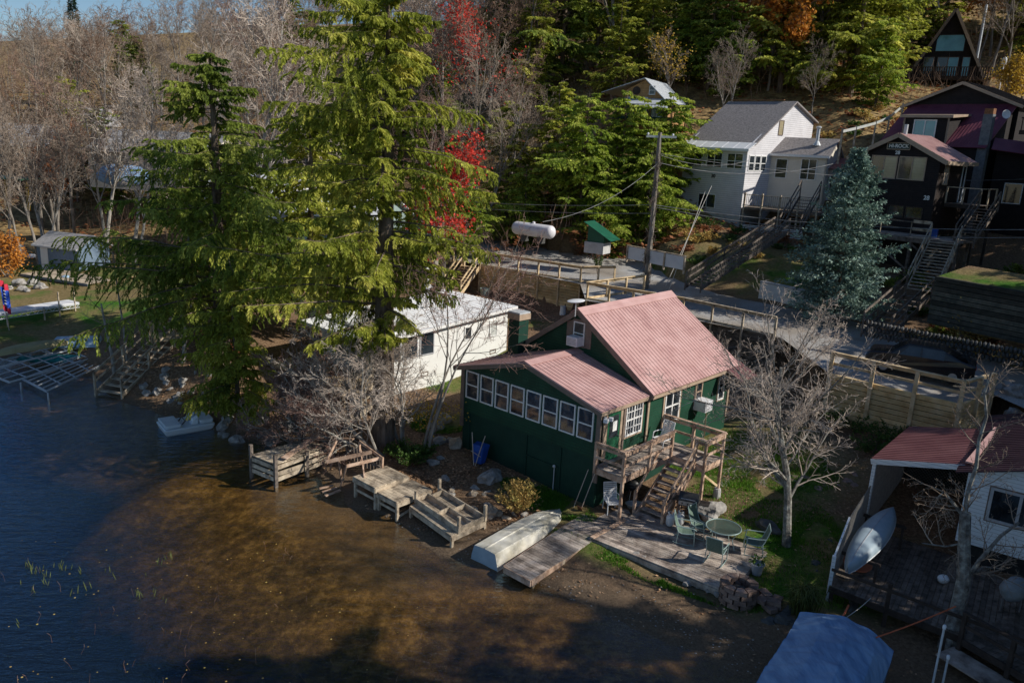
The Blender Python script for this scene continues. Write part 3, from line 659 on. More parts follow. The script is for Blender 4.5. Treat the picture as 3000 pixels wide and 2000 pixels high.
# little canopy roof at the far end
metal_roof(gc,CF(1.1,VB-1.3,4.12),CF(1.1,VB+.25,4.12),CF(.06,VB+.25,4.62),CF(.06,VB-1.3,4.62),name='canopy_roof',m='maroon_roof')
# chimney
ch=MB(); p0=CF(UW+.55,D-.36,0); ch.box(p0.x,p0.y,3.9+.1,.62,.62,4.6-.1,-.740); chim=ch.build('chimney','green_board',gc)
ch=MB(); ch.box(p0.x,p0.y,6.42,.74,.74,.26,-.740); ch.build('chimney_collar','tan_trim',chim)
ch=MB(); ch.box(p0.x,p0.y,6.59,.70,.70,.07,-.740); ch.build('chimney_cap','galvanised',chim)
# floodlight
fl=MB(); fl.box(*CF(.12,.16,4.12),.1,.1,.1,-.7); fl.build('light_box','white_plastic',gc)
for dv in (-.12,.18):
    fl=MB(); fl.box(*CF(.24,.16+dv,4.08),.17,.15,.15,-.5+dv); fl.build('floodlight','white_plastic',gc,bevel=.02)
fl=MB(); fl.beam(CF(-2.0,-.03,.5),CF(-2.0,-.03,1.55),.03,.03); fl.lathe(CF(-2.0,-.05,1.58),[(.02,-.06),(.06,-.03),(.06,.03),(.02,.06)],10); fl.build('pipe','galvanised',gc)
# vent hole on the lake wall
ac_unit(CF(UC+.02,D-.0,5.70),CF,'f','white air conditioner in the small gable window above the porch roof')
ac_unit(CF(.03,7.1,2.98),CF,'r','white air conditioner on a prop in the right wall of the green cottage',w=.62,h=.48,d=.6)
pr=MB(); pr.beam(CF(.55,7.15,gz(*CF(.55,7.15,0)[:2])-.1),CF(.5,7.15,2.97),.06,.06); tag(pr.build('prop_post','new_wood'),'thin wooden post propping up the wall air conditioner','post')
# satellite dish on the gable
dl=CF(UC,D-.35,7.30); ds=thing('satellite_dish',dl,'flat white oval satellite dish on a short mast at the cottage gable peak','satellite dish')
b=MB(); b.tube([dl+V(0,0,-.35),dl+V(0,0,.28)],.022,8); b.build('mast','galvanised',ds)
b=MB(); mm=Matrix.Rotation(R(8),4,'X')@Matrix.Rotation(R(-6),4,'Y'); b.lathe(dl+V(0,0,.32),[(.05,-.03),(.36,-.012),(.38,.01),(.36,.02),(.05,.024)],28,1,.62,m=mm); b.build('dish','white_plastic',ds,smooth=True)
# ---------------- raised deck of the cottage ----------------
rdk=thing('raised_deck',CF(.7,1.5,2.2),'raised cedar deck with railings along the right wall of the green cottage','deck')
b=MB(); boards(b,CF(.06,-.2,2.3),CF.B*3.25,CF.A*1.27,.14); boards(b,CF(.06,3.06,2.3),CF.B*1.3,CF.A*2.77,.14); b.build('floor','deck_wood',rdk)
b=MB()
for p,q in (((.06,-.2),(1.33,-.2)),((1.33,-.2),(1.33,3.05)),((1.33,3.05),(2.83,3.05)),((2.83,3.05),(2.83,4.36)),((.06,4.36),(2.83,4.36))): b.beam(CF(*p,2.14),CF(*q,2.14),.05,.24)
for v in (.6,1.4,2.2): b.beam(CF(.06,v,2.15),CF(1.3,v,2.15),.045,.18)
b.build('rim_joist','cedar_wood',rdk)
def post(u,v,z0,z1,m='cedar_wood',w=.1,par=rdk,fr=CF,name='post'):
    b=MB(); p=fr(u,v,z0); b.hexa([fr(u-w/2,v-w/2,z0),fr(u+w/2,v-w/2,z0),fr(u+w/2,v+w/2,z0),fr(u-w/2,v+w/2,z0)],[fr(u-w/2,v-w/2,z1),fr(u+w/2,v-w/2,z1),fr(u+w/2,v+w/2,z1),fr(u-w/2,v+w/2,z1)]); return b.build(name,m,par)
post(.1,-.24,2.05,3.26); post(1.37,-.24,.45,3.26); post(1.37,1.45,2.05,3.26); post(1.37,3.0,2.05,3.26)
post(2.83,3.02,.7,3.3); post(2.4,3.02,2.05,3.3); post(2.86,4.32,.95,3.3); post(1.5,4.38,2.05,3.3); post(.35,4.38,2.05,3.3)
for vv in (3.02,4.32):
    b=MB(); p=CF(2.84,vv,.85); b.lathe(p,[(.16,-.25),(.15,.05),(.13,.16)],12)
    if vv>4: b.build('concrete_footing','foundation',rdk)
def rail(p,q,zt,par=rdk,m='cedar_wood',fr=CF,mids=(.12,.55)):
    b=MB(); b.beam(fr(*p,zt),fr(*q,zt),.14,.04)
    b.build('top_rail',m,par)
    b=MB()
    for dz in mids: b.beam(fr(*p,zt-.02-dz),fr(*q,zt-.02-dz),.04,.12 if dz<.3 else .1)
    b.build('rail',m,par)
rail((.06,-.26),(1.44,-.26),3.28); rail((1.39,-.2),(1.39,3.08),3.28); rail((2.36,3.0),(2.9,3.0),3.32); rail((2.88,3.06),(2.88,4.4),3.32); rail((.06,4.42),(2.86,4.42),3.32)
b=MB(); b.beam(CF(2.84,4.3,1.1),CF(2.84,3.1,1.9),.04,.09); b.build('brace','new_wood',rdk)
st=thing('stairway',CF(1.9,1.1,.45),'cedar stairway with handrails going down from the raised deck to the low terrace','stairs')
N=9; T0=V(CF(0,3.05,2.3)); 
def sv(i): return 3.02-i*(2.15/N), 2.3-i*(1.83/N)
for i in range(1,N+1):
    v,z=sv(i); b=MB(); b.hexa([CF(1.42,v-.02,z-.045),CF(2.42,v-.02,z-.045),CF(2.42,v+.25,z-.045),CF(1.42,v+.25,z-.045)],[CF(1.42,v-.02,z),CF(2.42,v-.02,z),CF(2.42,v+.25,z),CF(1.42,v+.25,z)]); b.build('tread','deck_wood',st)
for u in (1.37,2.46):
    b=MB(); b.beam(CF(u,3.05,2.12),CF(u,.92,.42),.05,.28); b.build('stringer','cedar_wood',st)
for u in (1.28,2.53):
    b=MB(); b.beam(CF(u,2.9 if u>2 else 2.3,3.16 if u>2 else 2.65),CF(u,.9,1.38),.05,.14); b.build('handrail','cedar_wood',st)
    if u>2: b=MB(); b.beam(CF(u,2.9,2.62),CF(u,.9,.92),.04,.12); b.build('rail','cedar_wood',st); post(u+.0,1.95,.5,2.3,par=st,name='post')
    post(u,.86,.42,1.42,par=st,name='post')
# ---------------- boardwalk and terrace ----------------
bw=thing('boardwalk',CF(.8,-2.8,.2),'sloping grey boardwalk ramp running from the cottage corner out over the water','boardwalk')
b=MB(); n=40
for i in range(n):
    t0=i/n; t1=(i+1)/n-.0022
    def e(t): v=-5.4+t*5.55; ul=.46-.62*t; ur=1.64-.29*t; z=.36+.08*t; return CF(ul,v,z),CF(ur,v,z)
    (a,b_),(c1,d_)=e(t0),e(t1); zz=V(0,0,.04); j=V(0,0,rnd(-.004,.004))
    b.hexa([a-zz+j,b_-zz+j,d_-zz+j,c1-zz+j],[a+j,b_+j,d_+j,c1+j])
b.build('floor','boardwalk_wood',bw)
b=MB(); b.beam(CF(.47,-5.43,.24),CF(1.66,-5.43,.24),.05,.22); b.beam(CF(1.66,-5.4,.24),CF(1.38,-1.9,.28),.05,.2); b.beam(CF(.44,-5.4,.24),CF(-.16,-.1,.3),.05,.2); b.build('rim_joist','cedar_wood',bw)
for u,v in ((.55,-5.2),(1.55,-5.2),(1.5,-3.6),(.25,-3.4),(1.45,-2.4)): post(u,v,-.45,.3,'old_wood',.1,bw,name='leg')
b=MB(); boards(b,CF(0,0,.44),CF.B*2.2,CF.A*1.32,.14); b.build('floor','boardwalk_wood',bw)
te=thing('terrace',CF(3.8,0,.2),'broad low terrace of grey weathered boards in front of the stairway','terrace')
b=MB(); n=26; a0,a1,b0,b1=CF(1.36,-1.94,.5),CF(6.5,-1.5,.5),CF(1.34,1.62,.52),CF(6.15,1.9,.52)
for i in range(n):
    t0=i/n;t1=(i+1)/n-.0035
    for s0,s1 in ((0,.38+.12*((i*7)%3)),(.38+.12*((i*7)%3)+.001,1)):
        def q(s,t): return a0.lerp(a1,s).lerp(b0.lerp(b1,s),t)+V(0,0,0)
        j=V(0,0,rnd(-.004,.004)); zz=V(0,0,.04)
        P_=[q(s0,t0),q(s1-.001,t0),q(s1-.001,t1),q(s0,t1)]; b.hexa([x-zz+j for x in P_],[x+j for x in P_])
b.build('floor','deck_wood',te)
b=MB(); b.beam(a0+V(0,0,-.15),a1+V(0,0,-.15),.05,.2); b.beam(a1+V(0,0,-.15),b1+V(0,0,-.15),.05,.2); b.beam(a0+V(0,0,-.14),b0+V(0,0,-.14),.05,.2); b.build('rim_joist','deck_wood',te)
b=MB(); b.beam(a0+CF.A*.06+V(0,0,.02),CF(1.42,.1,.53),.16,.04); b.build('edge_board','cedar_wood',te)
for i in range(7): 
    t=.02+i/6*.95; p=a0.lerp(a1,t); g_=gz(p.x,p.y); b=MB(); b.box(p.x+.05,p.y+.08,(g_-.15+.38)/2,.1,.1,.38-g_+.15,-.74); b.build('leg','old_wood',te)
for i in range(3):
    p=a1.lerp(b1,.3+i*.33); b=MB(); b.box(p.x-.1,p.y,(.05+.38)/2,.1,.1,.36,-.74); b.build('leg','old_wood',te)
mt=CF(.75,.75,2.315); b=MB()
for i in range(9):
    b.hexa([CF(.32,.25+i*.1,2.305),CF(.95,.25+i*.1,2.305),CF(.95,.325+i*.1,2.305),CF(.32,.325+i*.1,2.305)],[CF(.32,.25+i*.1,2.325),CF(.95,.25+i*.1,2.325),CF(.95,.325+i*.1,2.325),CF(.32,.325+i*.1,2.325)])
tag(b.build('door_mat','black_metal'),'black slatted doormat on the raised deck by the door','doormat')
# ---------------- chairs ----------------
def slat_chair(loc,rz,label,arms=True,m='white_plastic'):
    t=thing('garden_chair',loc,label,'chair','white garden chairs at the cottage'); t.rotation_euler=(0,0,rz)
    def ob(nm,b):
        me=bpy.data.meshes.new(nm); me.from_pydata(b.v,[],b.f); me.materials.append(MT[m]); o=bpy.data.objects.new(nm,me); COL.objects.link(o); o.parent=t; return o
    b=MB()
    for i in range(7): b.box(0,-.22+i*.075,.43-.006*i*0,.5,.06,.018)
    ob('seat',b)
    b=MB()
    for i in range(9): z=.46+i*.068; b.box(0,.27+(z-.43)*.32,z,.46,.016,.055)
    ob('backrest',b)
    for s in (-1,1):
        b=MB(); b.tube([V(s*.27,-.28,0),V(s*.27,-.25,.45),V(s*.27,-.22,.64),V(s*.27,-.15,.67),V(s*.27,.2,.65),V(s*.25,.38,.62)],.02,6); ob('front_leg',b)
        b=MB(); b.tube([V(s*.25,.36,0),V(s*.25,.27,.42),V(s*.25,.44,1.04)],.02,6); ob('rear_leg',b)
    b=MB(); b.tube([V(-.25,.44,1.04),V(.25,.44,1.04)],.02,6); ob('top_bar',b)
    b=MB(); b.tube([V(-.25,.27,.42),V(-.26,-.26,.42),V(.26,-.26,.42),V(.25,.27,.42)],.018,6); ob('seat_frame',b)
    return t
slat_chair(CF(.62,.35,.46),-.74+R(55),'white slatted armchair on the boardwalk beside the tall deck post')
slat_chair(CF(.72,3.3,2.32),-.74+R(-5),'white slatted armchair up on the raised deck behind the railing')
def sling_chair(loc,rz,label):
    t=thing('patio_chair',loc,label,'chair','green sling chairs around the patio table'); t.rotation_euler=(0,0,rz)
    def ob(nm,b,m,sm=False):
        me=bpy.data.meshes.new(nm); me.from_pydata(b.v,[],b.f); me.materials.append(MT[m]); o=bpy.data.objects.new(nm,me); COL.objects.link(o); o.parent=t; return o
    prof=[(-.28,.44),(-.1,.41),(.12,.40),(.24,.44),(.30,.55),(.38,.78),(.45,1.02)]
    b=MB()
    for i in range(len(prof)-1):
        (y0,z0),(y1,z1)=prof[i],prof[i+1]; b.hexa([V(-.25,y0,z0-.01),V(.25,y0,z0-.01),V(.25,y1,z1-.01),V(-.25,y1,z1-.01)],[V(-.25,y0,z0),V(.25,y0,z0),V(.25,y1,z1),V(-.25,y1,z1)])
    ob('sling_seat',b,'sling_green')
    for s in (-1,1):
        b=MB(); b.tube([V(s*.27,y,z) for y,z in prof],.017,6); ob('side_rail',b,'pale_green_metal')
        b=MB(); b.tube([V(s*.31,-.36,.60),V(s*.32,-.26,.66),V(s*.32,.1,.66),V(s*.29,.34,.68)],.017,6); ob('armrest',b,'pale_green_metal')
        b=MB(); b.tube([V(s*.32,-.26,.65),V(s*.30,-.30,.35),V(s*.29,-.32,.02),V(s*.29,-.1,.0),V(s*.29,.3,.03),V(s*.29,.42,.08)],.018,6); ob('leg',b,'pale_green_metal')
        b=MB(); b.tube([V(s*.29,.3,.03),V(s*.28,.25,.45)],.016,6); ob('leg',b,'pale_green_metal')
    b=MB(); b.tube([V(-.27,.45,1.03),V(.27,.45,1.03)],.017,6); b.tube([V(-.29,-.3,.2),V(.29,-.3,.2)],.014,6); ob('crossbar',b,'pale_green_metal')
    return t
TC=CF(4.85,1.05,.53)
for u_,v_,lb in ((5.25,-.1,'green sling chair on the lake side of the patio table'),(3.8,.35,'green sling chair at the left side of the patio table'),(3.95,1.15,'green sling chair behind the left one, close to the propane cylinders'),(5.85,1.45,'green sling chair at the far right of the patio table')):
    p=CF(u_,v_,.525); an=math.atan2(p.y-TC.y,p.x-TC.x); sling_chair(p,an-R(90)+R(rnd(-12,12)),lb)
pt=thing('patio_table',V(TC.x,TC.y,.52),'round glass patio table with a green rim among the sling chairs','table')
b=MB(); b.lathe(V(TC.x,TC.y,1.24),[(.02,-.006),(.58,-.006),(.58,.006),(.02,.006)],32); b.build('tabletop','table_glass',pt)
b=MB(); b.tube([V(TC.x+.6*math.cos(a),TC.y+.6*math.sin(a),1.24) for a in [2*PI*i/32 for i in range(33)]],.022,6); b.build('rim','pale_green_metal',pt)
for i in range(4):
    a=PI/4+i*PI/2; b=MB(); b.tube([V(TC.x+.55*math.cos(a),TC.y+.55*math.sin(a),1.22),V(TC.x+.38*math.cos(a),TC.y+.38*math.sin(a),.9),V(TC.x+.5*math.cos(a),TC.y+.5*math.sin(a),.53)],.018,6); b.build('leg','pale_green_metal',pt)
# ---------------- grill and cylinders ----------------
gp=CF(3.05,1.75,.53); gr=thing('gas_grill',gp,'black gas grill with a domed lid and side shelves beside the stairway','grill'); GF=Fr(gp,-.74+.35)
b=MB(); N_=8
arc=[V(0,-.25+.5*i/N_,.92+.24*math.sin(PI*i/N_)**.7) for i in range(N_+1)]
P_=[GF(-.36,a.y,.53+a.z) for a in arc]; b.prism(P_,GF.A*.72); b.build('lid','black_metal',gr,smooth=False)
b=MB(); b.hexa([GF(-.34,-.23,1.2),GF(.34,-.23,1.2),GF(.34,.23,1.2),GF(-.34,.23,1.2)],[GF(-.37,-.26,1.45),GF(.37,-.26,1.45),GF(.37,.26,1.45),GF(-.37,.26,1.45)]); b.build('firebox','black_metal',gr)
for s in (-1,1):
    b=MB(); b.hexa([GF(s*.39,-.22,1.36),GF(s*.74,-.22,1.36),GF(s*.74,.22,1.36),GF(s*.39,.22,1.36)][::s],[GF(s*.39,-.22,1.39),GF(s*.74,-.22,1.39),GF(s*.74,.22,1.39),GF(s*.39,.22,1.39)][::s]); b.build('side_shelf','black_metal',gr)
b=MB(); b.hexa([GF(-.34,-.31,1.28),GF(.34,-.31,1.28),GF(.34,-.26,1.28),GF(-.34,-.26,1.28)],[GF(-.34,-.31,1.42),GF(.34,-.31,1.42),GF(.34,-.26,1.42),GF(-.34,-.26,1.42)]); cp=b.build('control_panel','steel',gr)
for i in range(3): b=MB(); p=GF(-.2+i*.2,-.33,1.35); b.box(*p,.045,.04,.045,-.4); b.build('knob','black_metal',cp)
b=MB(); b.tube([GF(-.26,-.30,1.53),GF(.26,-.30,1.53)],.015,6); b.build('handle','steel',gr)
b=MB(); b.hexa([GF(-.3,-.2,.65),GF(.3,-.2,.65),GF(.3,.2,.65),GF(-.3,.2,.65)],[GF(-.3,-.2,.68),GF(.3,-.2,.68),GF(.3,.2,.68),GF(-.3,.2,.68)]); b.build('lower_shelf','black_metal',gr)
for s in (-1,1):
    for r_ in (-1,1): b=MB(); b.beam(GF(s*.3,r_*.2,.53),GF(s*.3,r_*.2,1.22),.035,.035); b.build('leg','black_metal',gr)
def cyl(p,label,rust=False):
    t=thing('propane_cylinder',p,label,'propane cylinder','propane cylinders by the grill')
    b=MB(); b.lathe(p,[(.10,.0),(.12,.02),(.155,.07),(.155,.32),(.13,.38),(.06,.42),(.02,.425)],18); b.build('tank','cylinder_white',t,smooth=True)
    b=MB(); b.lathe(p,[(.115,-.0),(.115,.03)],16); b.build('foot_ring','cylinder_white',t)
    b=MB(); b.tube([p+V(.10*math.cos(a),.10*math.sin(a),.50) for a in [2*PI*i/16 for i in range(17)]],.012,5)
    for a in (0,2.1,4.2): b.beam(p+V(.1*math.cos(a),.1*math.sin(a),.38),p+V(.1*math.cos(a),.1*math.sin(a),.5),.05,.008)
    b.build('collar','cylinder_white',t); b=MB(); b.lathe(p,[(.025,.42),(.025,.48),(.04,.48),(.04,.5)],10); b.build('valve','rust',t)
cyl(CF(2.78,.98,.53),'white propane cylinder standing nearest the lake beside the grill'); cyl(CF(2.98,1.35,.53),'white propane cylinder behind the other one, under the grill shelf')
# kettle grill and things under the deck
kp=CF(.55,1.75,.46); kg=thing('kettle_grill',kp,'black kettle grill standing in the shade under the raised deck','grill')
b=MB(); b.lathe(kp,[(.03,.45),(.2,.5),(.29,.66),(.30,.70)],20); b.build('bowl','black_metal',kg,smooth=True); b=MB(); b.lathe(kp,[(.30,.705),(.27,.82),(.16,.92),(.02,.95)],20); b.build('lid','black_metal',kg,smooth=True)
for i in range(3): a=i*2.1; b=MB(); b.tube([kp+V(.12*math.cos(a),.12*math.sin(a),.52),kp+V(.27*math.cos(a),.27*math.sin(a),0)],.012,5); b.build('leg','steel',kg)
bp_=CF(1.0,1.35,.46); bs=thing('wash_tub',bp_,'pale plastic tub on the boards below the kettle grill under the deck','tub')
b=MB(); b.lathe(bp_,[(.24,0),(.32,.16),(.34,.17),(.30,.17),(.22,.04),(.02,.03)],18,1.2,.8); b.build('basin','blind_glass',bs,smooth=True)
b=MB(); b.beam(CF(.35,1.2,.5),CF(-.02,1.5,1.65),.5,.03,CF.A); tag(b.build('green_panel','green_board'),'dark green board leaning against the wall under the raised deck','board')
# rake and shovel
for k,(u,lb,nm) in enumerate(((-.62,'rake with a long wooden handle leaning on the lake wall near the cottage corner','rake'),(-.28,'shovel with a long handle leaning by the cottage corner, right of the rake','shovel'))):
    t=thing(nm,CF(u,-.35,.4),lb,nm); b=MB(); p0,p1=CF(u,-.42,.42),CF(u+.30,-.06,2.0); b.tube([p0,p1],.018,6); b.build('handle','twig_pale',t)
    b=MB()
    if nm=='rake':
        for i in range(7): b.beam(p0+CF.A*(-.18+.06*i)+V(0,0,0),p0+CF.A*(-.2+.066*i)-CF.B*.1-V(0,0,.05),.012,.012)
        b.beam(p0-CF.A*.2,p0+CF.A*.2,.03,.02)
    else: b.hexa([p0+CF.A*-.1-V(0,0,.02),p0+CF.A*.1-V(0,0,.02),p0+CF.A*.1+V(0,0,.0),p0+CF.A*-.1],[p0+CF.A*-.11-CF.B*.1+V(0,0,.2),p0+CF.A*.11-CF.B*.1+V(0,0,.2),p0+CF.A*.11-CF.B*.08+V(0,0,.22),p0+CF.A*-.11-CF.B*.08+V(0,0,.22)])
    b.build('head','rust',t)
# wheelbarrow with a blue tub
wp=CF(-5.6,-.55,gz(*CF(-5.6,-.55,0)[:2])); wb=thing('wheelbarrow',wp,'blue wheelbarrow tipped up against the lake wall with its wooden handles in the air','wheelbarrow')
WF=Fr(wp,-.74+.2)
b=MB(); zb=wp.z; b.hexa([WF(-.2,-.28,zb+.05),WF(.2,-.28,zb+.05),WF(.26,.0,zb+.05),WF(-.26,.0,zb+.05)],[WF(-.28,-.22,zb+.85),WF(.28,-.22,zb+.85),WF(.34,.22,zb+.85),WF(-.34,.22,zb+.85)]); b.build('tray','blue_plastic',wb,bevel=.04)
for s in (-1,1): b=MB(); b.tube([WF(s*.04,-.42,zb+.02),WF(s*.14,-.36,zb+.5),WF(s*.33,-.2,zb+1.35)],.022,6); b.build('handle','twig_pale',wb)
b=MB(); b.tube([WF(-.25,-.36,zb+.6),WF(.25,-.36,zb+.45)],.016,6); b.build('brace','twig_pale',wb)
# ---------------- upturned row boat ----------------
b=MB(); BF=Fr(CF(-.42,-5.45,0),-.74+.075); L_=4.35; K=22; vs=[];rows=[]
for i in range(K+1):
    t=i/K; y=t*L_; wdt=.62*(1-.06*(1-t))*(1 if t<.45 else math.sqrt(max(0,1-((t-.45)/.555)**2.3))); 
    wdt=max(wdt,.02); zk=.62+.03*math.sin(t*3)+ (-.10*max(0,t-.75)/.25 if t>.75 else 0); zr=.02+.16*t
    bw_=wdt*.80; row=[(-wdt-.03,zr),(-wdt,zr+.02),(-wdt*.96,zr+.22),(-bw_,zk-.05),(-bw_*.96,zk-.025),(-bw_*.5,zk-.006),(-.035,zk),(-.02,zk+.03),(.02,zk+.03),(.035,zk),(bw_*.5,zk-.006),(bw_*.96,zk-.025),(bw_,zk-.05),(wdt*.96,zr+.22),(wdt,zr+.02),(wdt+.03,zr)]
    rows.append([BF(x*(1 if wdt>.05 else .3),y,z+.0) for x,z in row])
m_=len(rows[0]); fs=[]
for r_ in rows: vs+=r_
for i in range(K):
    for j in range(m_-1): a=i*m_+j; fs.append((a,a+1,a+1+m_,a+m_))
b.add(vs,fs); rb_=thing('row_boat',BF(0,2.2,.05),'cream flat-bottomed row boat lying upside down on the shore beside the boardwalk','boat')
b.build('hull','boat_cream',rb_); b=MB(); r0=rows[0]; b.quad(*r0); b.add([p+BF.B*-.0 for p in r0],[]); b.build('transom','canoe_blue',rb_)
b=MB()
for s,j in ((-1,1),(1,-2)): b.tube([r_[j]+V(0,0,-.015) for r_ in rows],.024,5)
b.build('gunwale','boat_cream',rb_)
# ---------------- docks ----------------
def leg(par,u,v,z0,z1,m='old_wood',w=.1,dz=0): return post(u,v,z0,z1,m,w,par,name='leg')
def table_dock(u0,u1,v0,v1,z,label,bx='A',m='old_wood'):
    t=thing('dock_section',CF((u0+u1)/2,(v0+v1)/2,0),label,'dock')
    b=MB()
    if bx=='B': boards(b,CF(u0,v0,z),CF.A*(u1-u0),CF.B*(v1-v0),.14,ends=.02)
    else: boards(b,CF(u0,v0,z),CF.B*(v1-v0),CF.A*(u1-u0),.14,ends=.02)
    b.build('floor',m,t); b=MB()
    for p,q in (((u0,v0),(u1,v0)),((u1,v0),(u1,v1)),((u1,v1),(u0,v1)),((u0,v1),(u0,v0))): b.beam(CF(*p,z-.13),CF(*q,z-.13),.05,.17)
    b.build('rim_joist',m,t)
    for u in (u0+.07,u1-.07):
        for v in (v0+.07,v1-.07): g_=gz(*CF(u,v,0)[:2]); leg(t,u,v,min(g_,-.1)-.15 if v<v0+1 else g_-.1,z-.05)
    b=MB(); b.beam(CF(u0+.1,v0+.07,z*.45),CF(u1-.1,v0+.07,z*.45),.04,.1); b.beam(CF(u1-.07,v0+.1,.15),CF(u1-.07,v1-.1,z*.55),.04,.09); b.build('brace',m,t)
    return t
table_dock(-7.4,-6.0,-5.75,-4.1,.97,'square table-like dock section on tall legs, the highest one')
table_dock(-6.0,-4.78,-5.68,-3.95,.80,'square dock section on legs right of the highest one, a step lower')
d3=thing('dock_section',CF(-3.2,-4.6,0),'dock section nearest the row boat with an upturned plank frame lying on it','dock'); c3=CF(0,0,0)
def D3(a,b_,z=0): # a 0..1 along, b 0..1 across
    p=CF(-4.62,-5.2,.56).lerp(CF(-1.95,-5.55,.52),a); q=CF(-4.55,-3.75,.72).lerp(CF(-1.95,-3.85,.55),a); return p.lerp(q,b_)+V(0,0,z)
b=MB(); n=10
for i in range(n):
    t0=i/n;t1=(i+1)/n-.008; P_=[D3(0,t0),D3(1,t0),D3(1,t1),D3(0,t1)]; b.hexa([x-V(0,0,.035) for x in P_],P_)
b.build('floor','old_wood',d3); b=MB()
for p,q in (((0,0),(1,0)),((1,0),(1,1)),((1,1),(0,1)),((0,1),(0,0))): b.beam(D3(*p,-.13),D3(*q,-.13),.05,.18)
b.build('rim_joist','old_wood',d3)
for a,b_ in ((.01,.03),(.99,.03),(.99,.97),(.02,.97)): p=D3(a,b_); g_=gz(p.x,p.y); x=MB(); x.box(p.x,p.y,(g_-.2+p.z-.05)/2,.1,.1,p.z-.05-g_+.2,-.74); x.build('leg','old_wood',d3)
fb=thing('plank_frame',D3(.5,.6,.02),'weathered open plank frame lying on the dock section by the row boat','frame'); b=MB()
for y in (.2,.58,.97): b.beam(D3(.0,y,.10),D3(1,y,.10),.045,.2)
for x_ in (.0,.5,1): b.beam(D3(x_,.2,.11),D3(x_,.58,.11),.045,.17); b.beam(D3(min(1,x_+.08),.58,.11),D3(min(1,x_+.08),.97,.11),.045,.17)
b.build('slat','old_wood',fb)
for a,b_,h in ((.0,.2,.5),(1,.2,.62),(1,.97,.62),(.0,.97,.55)): p=D3(a,b_,0); x=MB(); x.box(p.x,p.y,p.z+h/2,.1,.1,h,-.74); x.build('post','old_wood',fb)
# broken A-frame section
bf=thing('broken_dock',CF(-8.6,-5,0),'broken dock frame standing on edge with crossed tan timbers','dock'); b=MB()
for p,q,w_ in (((-7.35,-4.35,1.35),(-9.1,-4.2,1.5),.1),((-7.35,-4.4,.1),(-7.35,-4.35,1.4),.1),((-9.05,-4.2,.3),(-9.1,-4.2,1.5),.1),((-7.5,-4.3,1.32),(-7.9,-5.7,1.22),.1),((-8.9,-5.95,1.15),(-8.0,-4.4,1.45),.12),((-9.3,-5.2,1.75),(-9.2,-5.75,1.0),.09),((-8.6,-4.5,1.35),(-7.0,-5.5,.95),.09),((-9.0,-5.3,1.1),(-9.05,-5.1,-.2),.09),((-7.9,-5.7,1.2),(-8.6,-5.5,.0),.07),((-9.0,-5.6,1.0),(-9.9,-5.1,.25),.07)):
    b.beam(CF(*p),CF(*q),.05,w_*1.25)
b.build('timber','cedar_wood',bf)
b=MB()
for i in range(11): b.beam(CF(-10.0+i*.22,-4.15,.05),CF(-10.0+i*.22,-4.2,1.15),.15,.03,CF.B)
b.build('plank_wall','dark_old_wood',bf)
b=MB(); b.beam(CF(-9.8,-4.25,.35),CF(-7.6,-4.25,.35),.06,.1); b.beam(CF(-9.8,-4.25,.85),CF(-7.6,-4.25,.85),.06,.1); b.build('rail','dark_old_wood',bf)
for k in range(3):
    p=CF(-8.9+.35*k,-6.3-.1*k,.1); b=MB(); b.beam(p,p+V(.5,.25+.1*k,.06),.12,.04); tag(b.build('fallen_plank','cedar_wood'),'short broken plank lying in the shallow water below the broken dock','plank','broken planks in the water')
# far left old dock
d1=thing('old_dock',CF(-11.2,-6.3,0),'long sagging old dock with grey boards and cribbed sides, leftmost of the wooden docks','dock')
def D1(a,b_,z=0): p=CF(-11.75,-7.65,1.0).lerp(CF(-10.3,-7.4,.98),a); q=CF(-11.9,-5.2,1.0).lerp(CF(-10.6,-4.6,1.02),a); return p.lerp(q,b_)+V(0,0,z)
b=MB(); n=19
for i in range(n): t0=i/n;t1=(i+1)/n-.006; P_=[D1(0,t0),D1(1,t0),D1(1,t1),D1(0,t1)]; j=V(0,0,rnd(-.015,.015)); b.hexa([x-V(0,0,.04)+j for x in P_],[x+j for x in P_])
b.build('floor','old_wood',d1)
b=MB()
for z,k in ((-.16,.0),(-.42,.0),(-.66,.02)):
    b.beam(D1(0,0,z),D1(1,0,z),.05,.16)
    for s0,s1 in ((0,.47),(.5,.98)): b.beam(D1(1.02,s0,z),D1(1.02+rnd(-.02,.02),s1,z+rnd(-.04,.04)),.05,.17)
b.beam(D1(0,0,-.14),D1(0,1,-.14),.05,.17); b.beam(D1(0,1,-.14),D1(1,1,-.14),.05,.17)
b.build('side_plank','old_wood',d1)
b=MB(); b.beam(D1(.98,.15,.12),D1(.55,1.15,.42),.3,.04); b.beam(D1(.1,1.02,.06),D1(1.6,1.1,.30),.28,.04); b.build('loose_plank','cedar_wood',d1)
for a,b_,h in ((0,0,.45),(1,0,.42),(1,.55,.1),(1.05,1,.35),(0,1,.5)): p=D1(a,b_); g_=gz(p.x,p.y); x=MB(); x.box(p.x,p.y,(g_-.2+p.z+h)/2,.13,.13,p.z+h-g_+.2,-.74); x.build('leg','dark_old_wood',d1)
p=D1(.9,1.15); b=MB(); b.tube([V(p.x,p.y,.5),V(p.x-.05,p.y,2.6)],.07,7); tag(b.build('mooring_post','bark_pale'),'bare pale post rising behind the leftmost old dock','post')
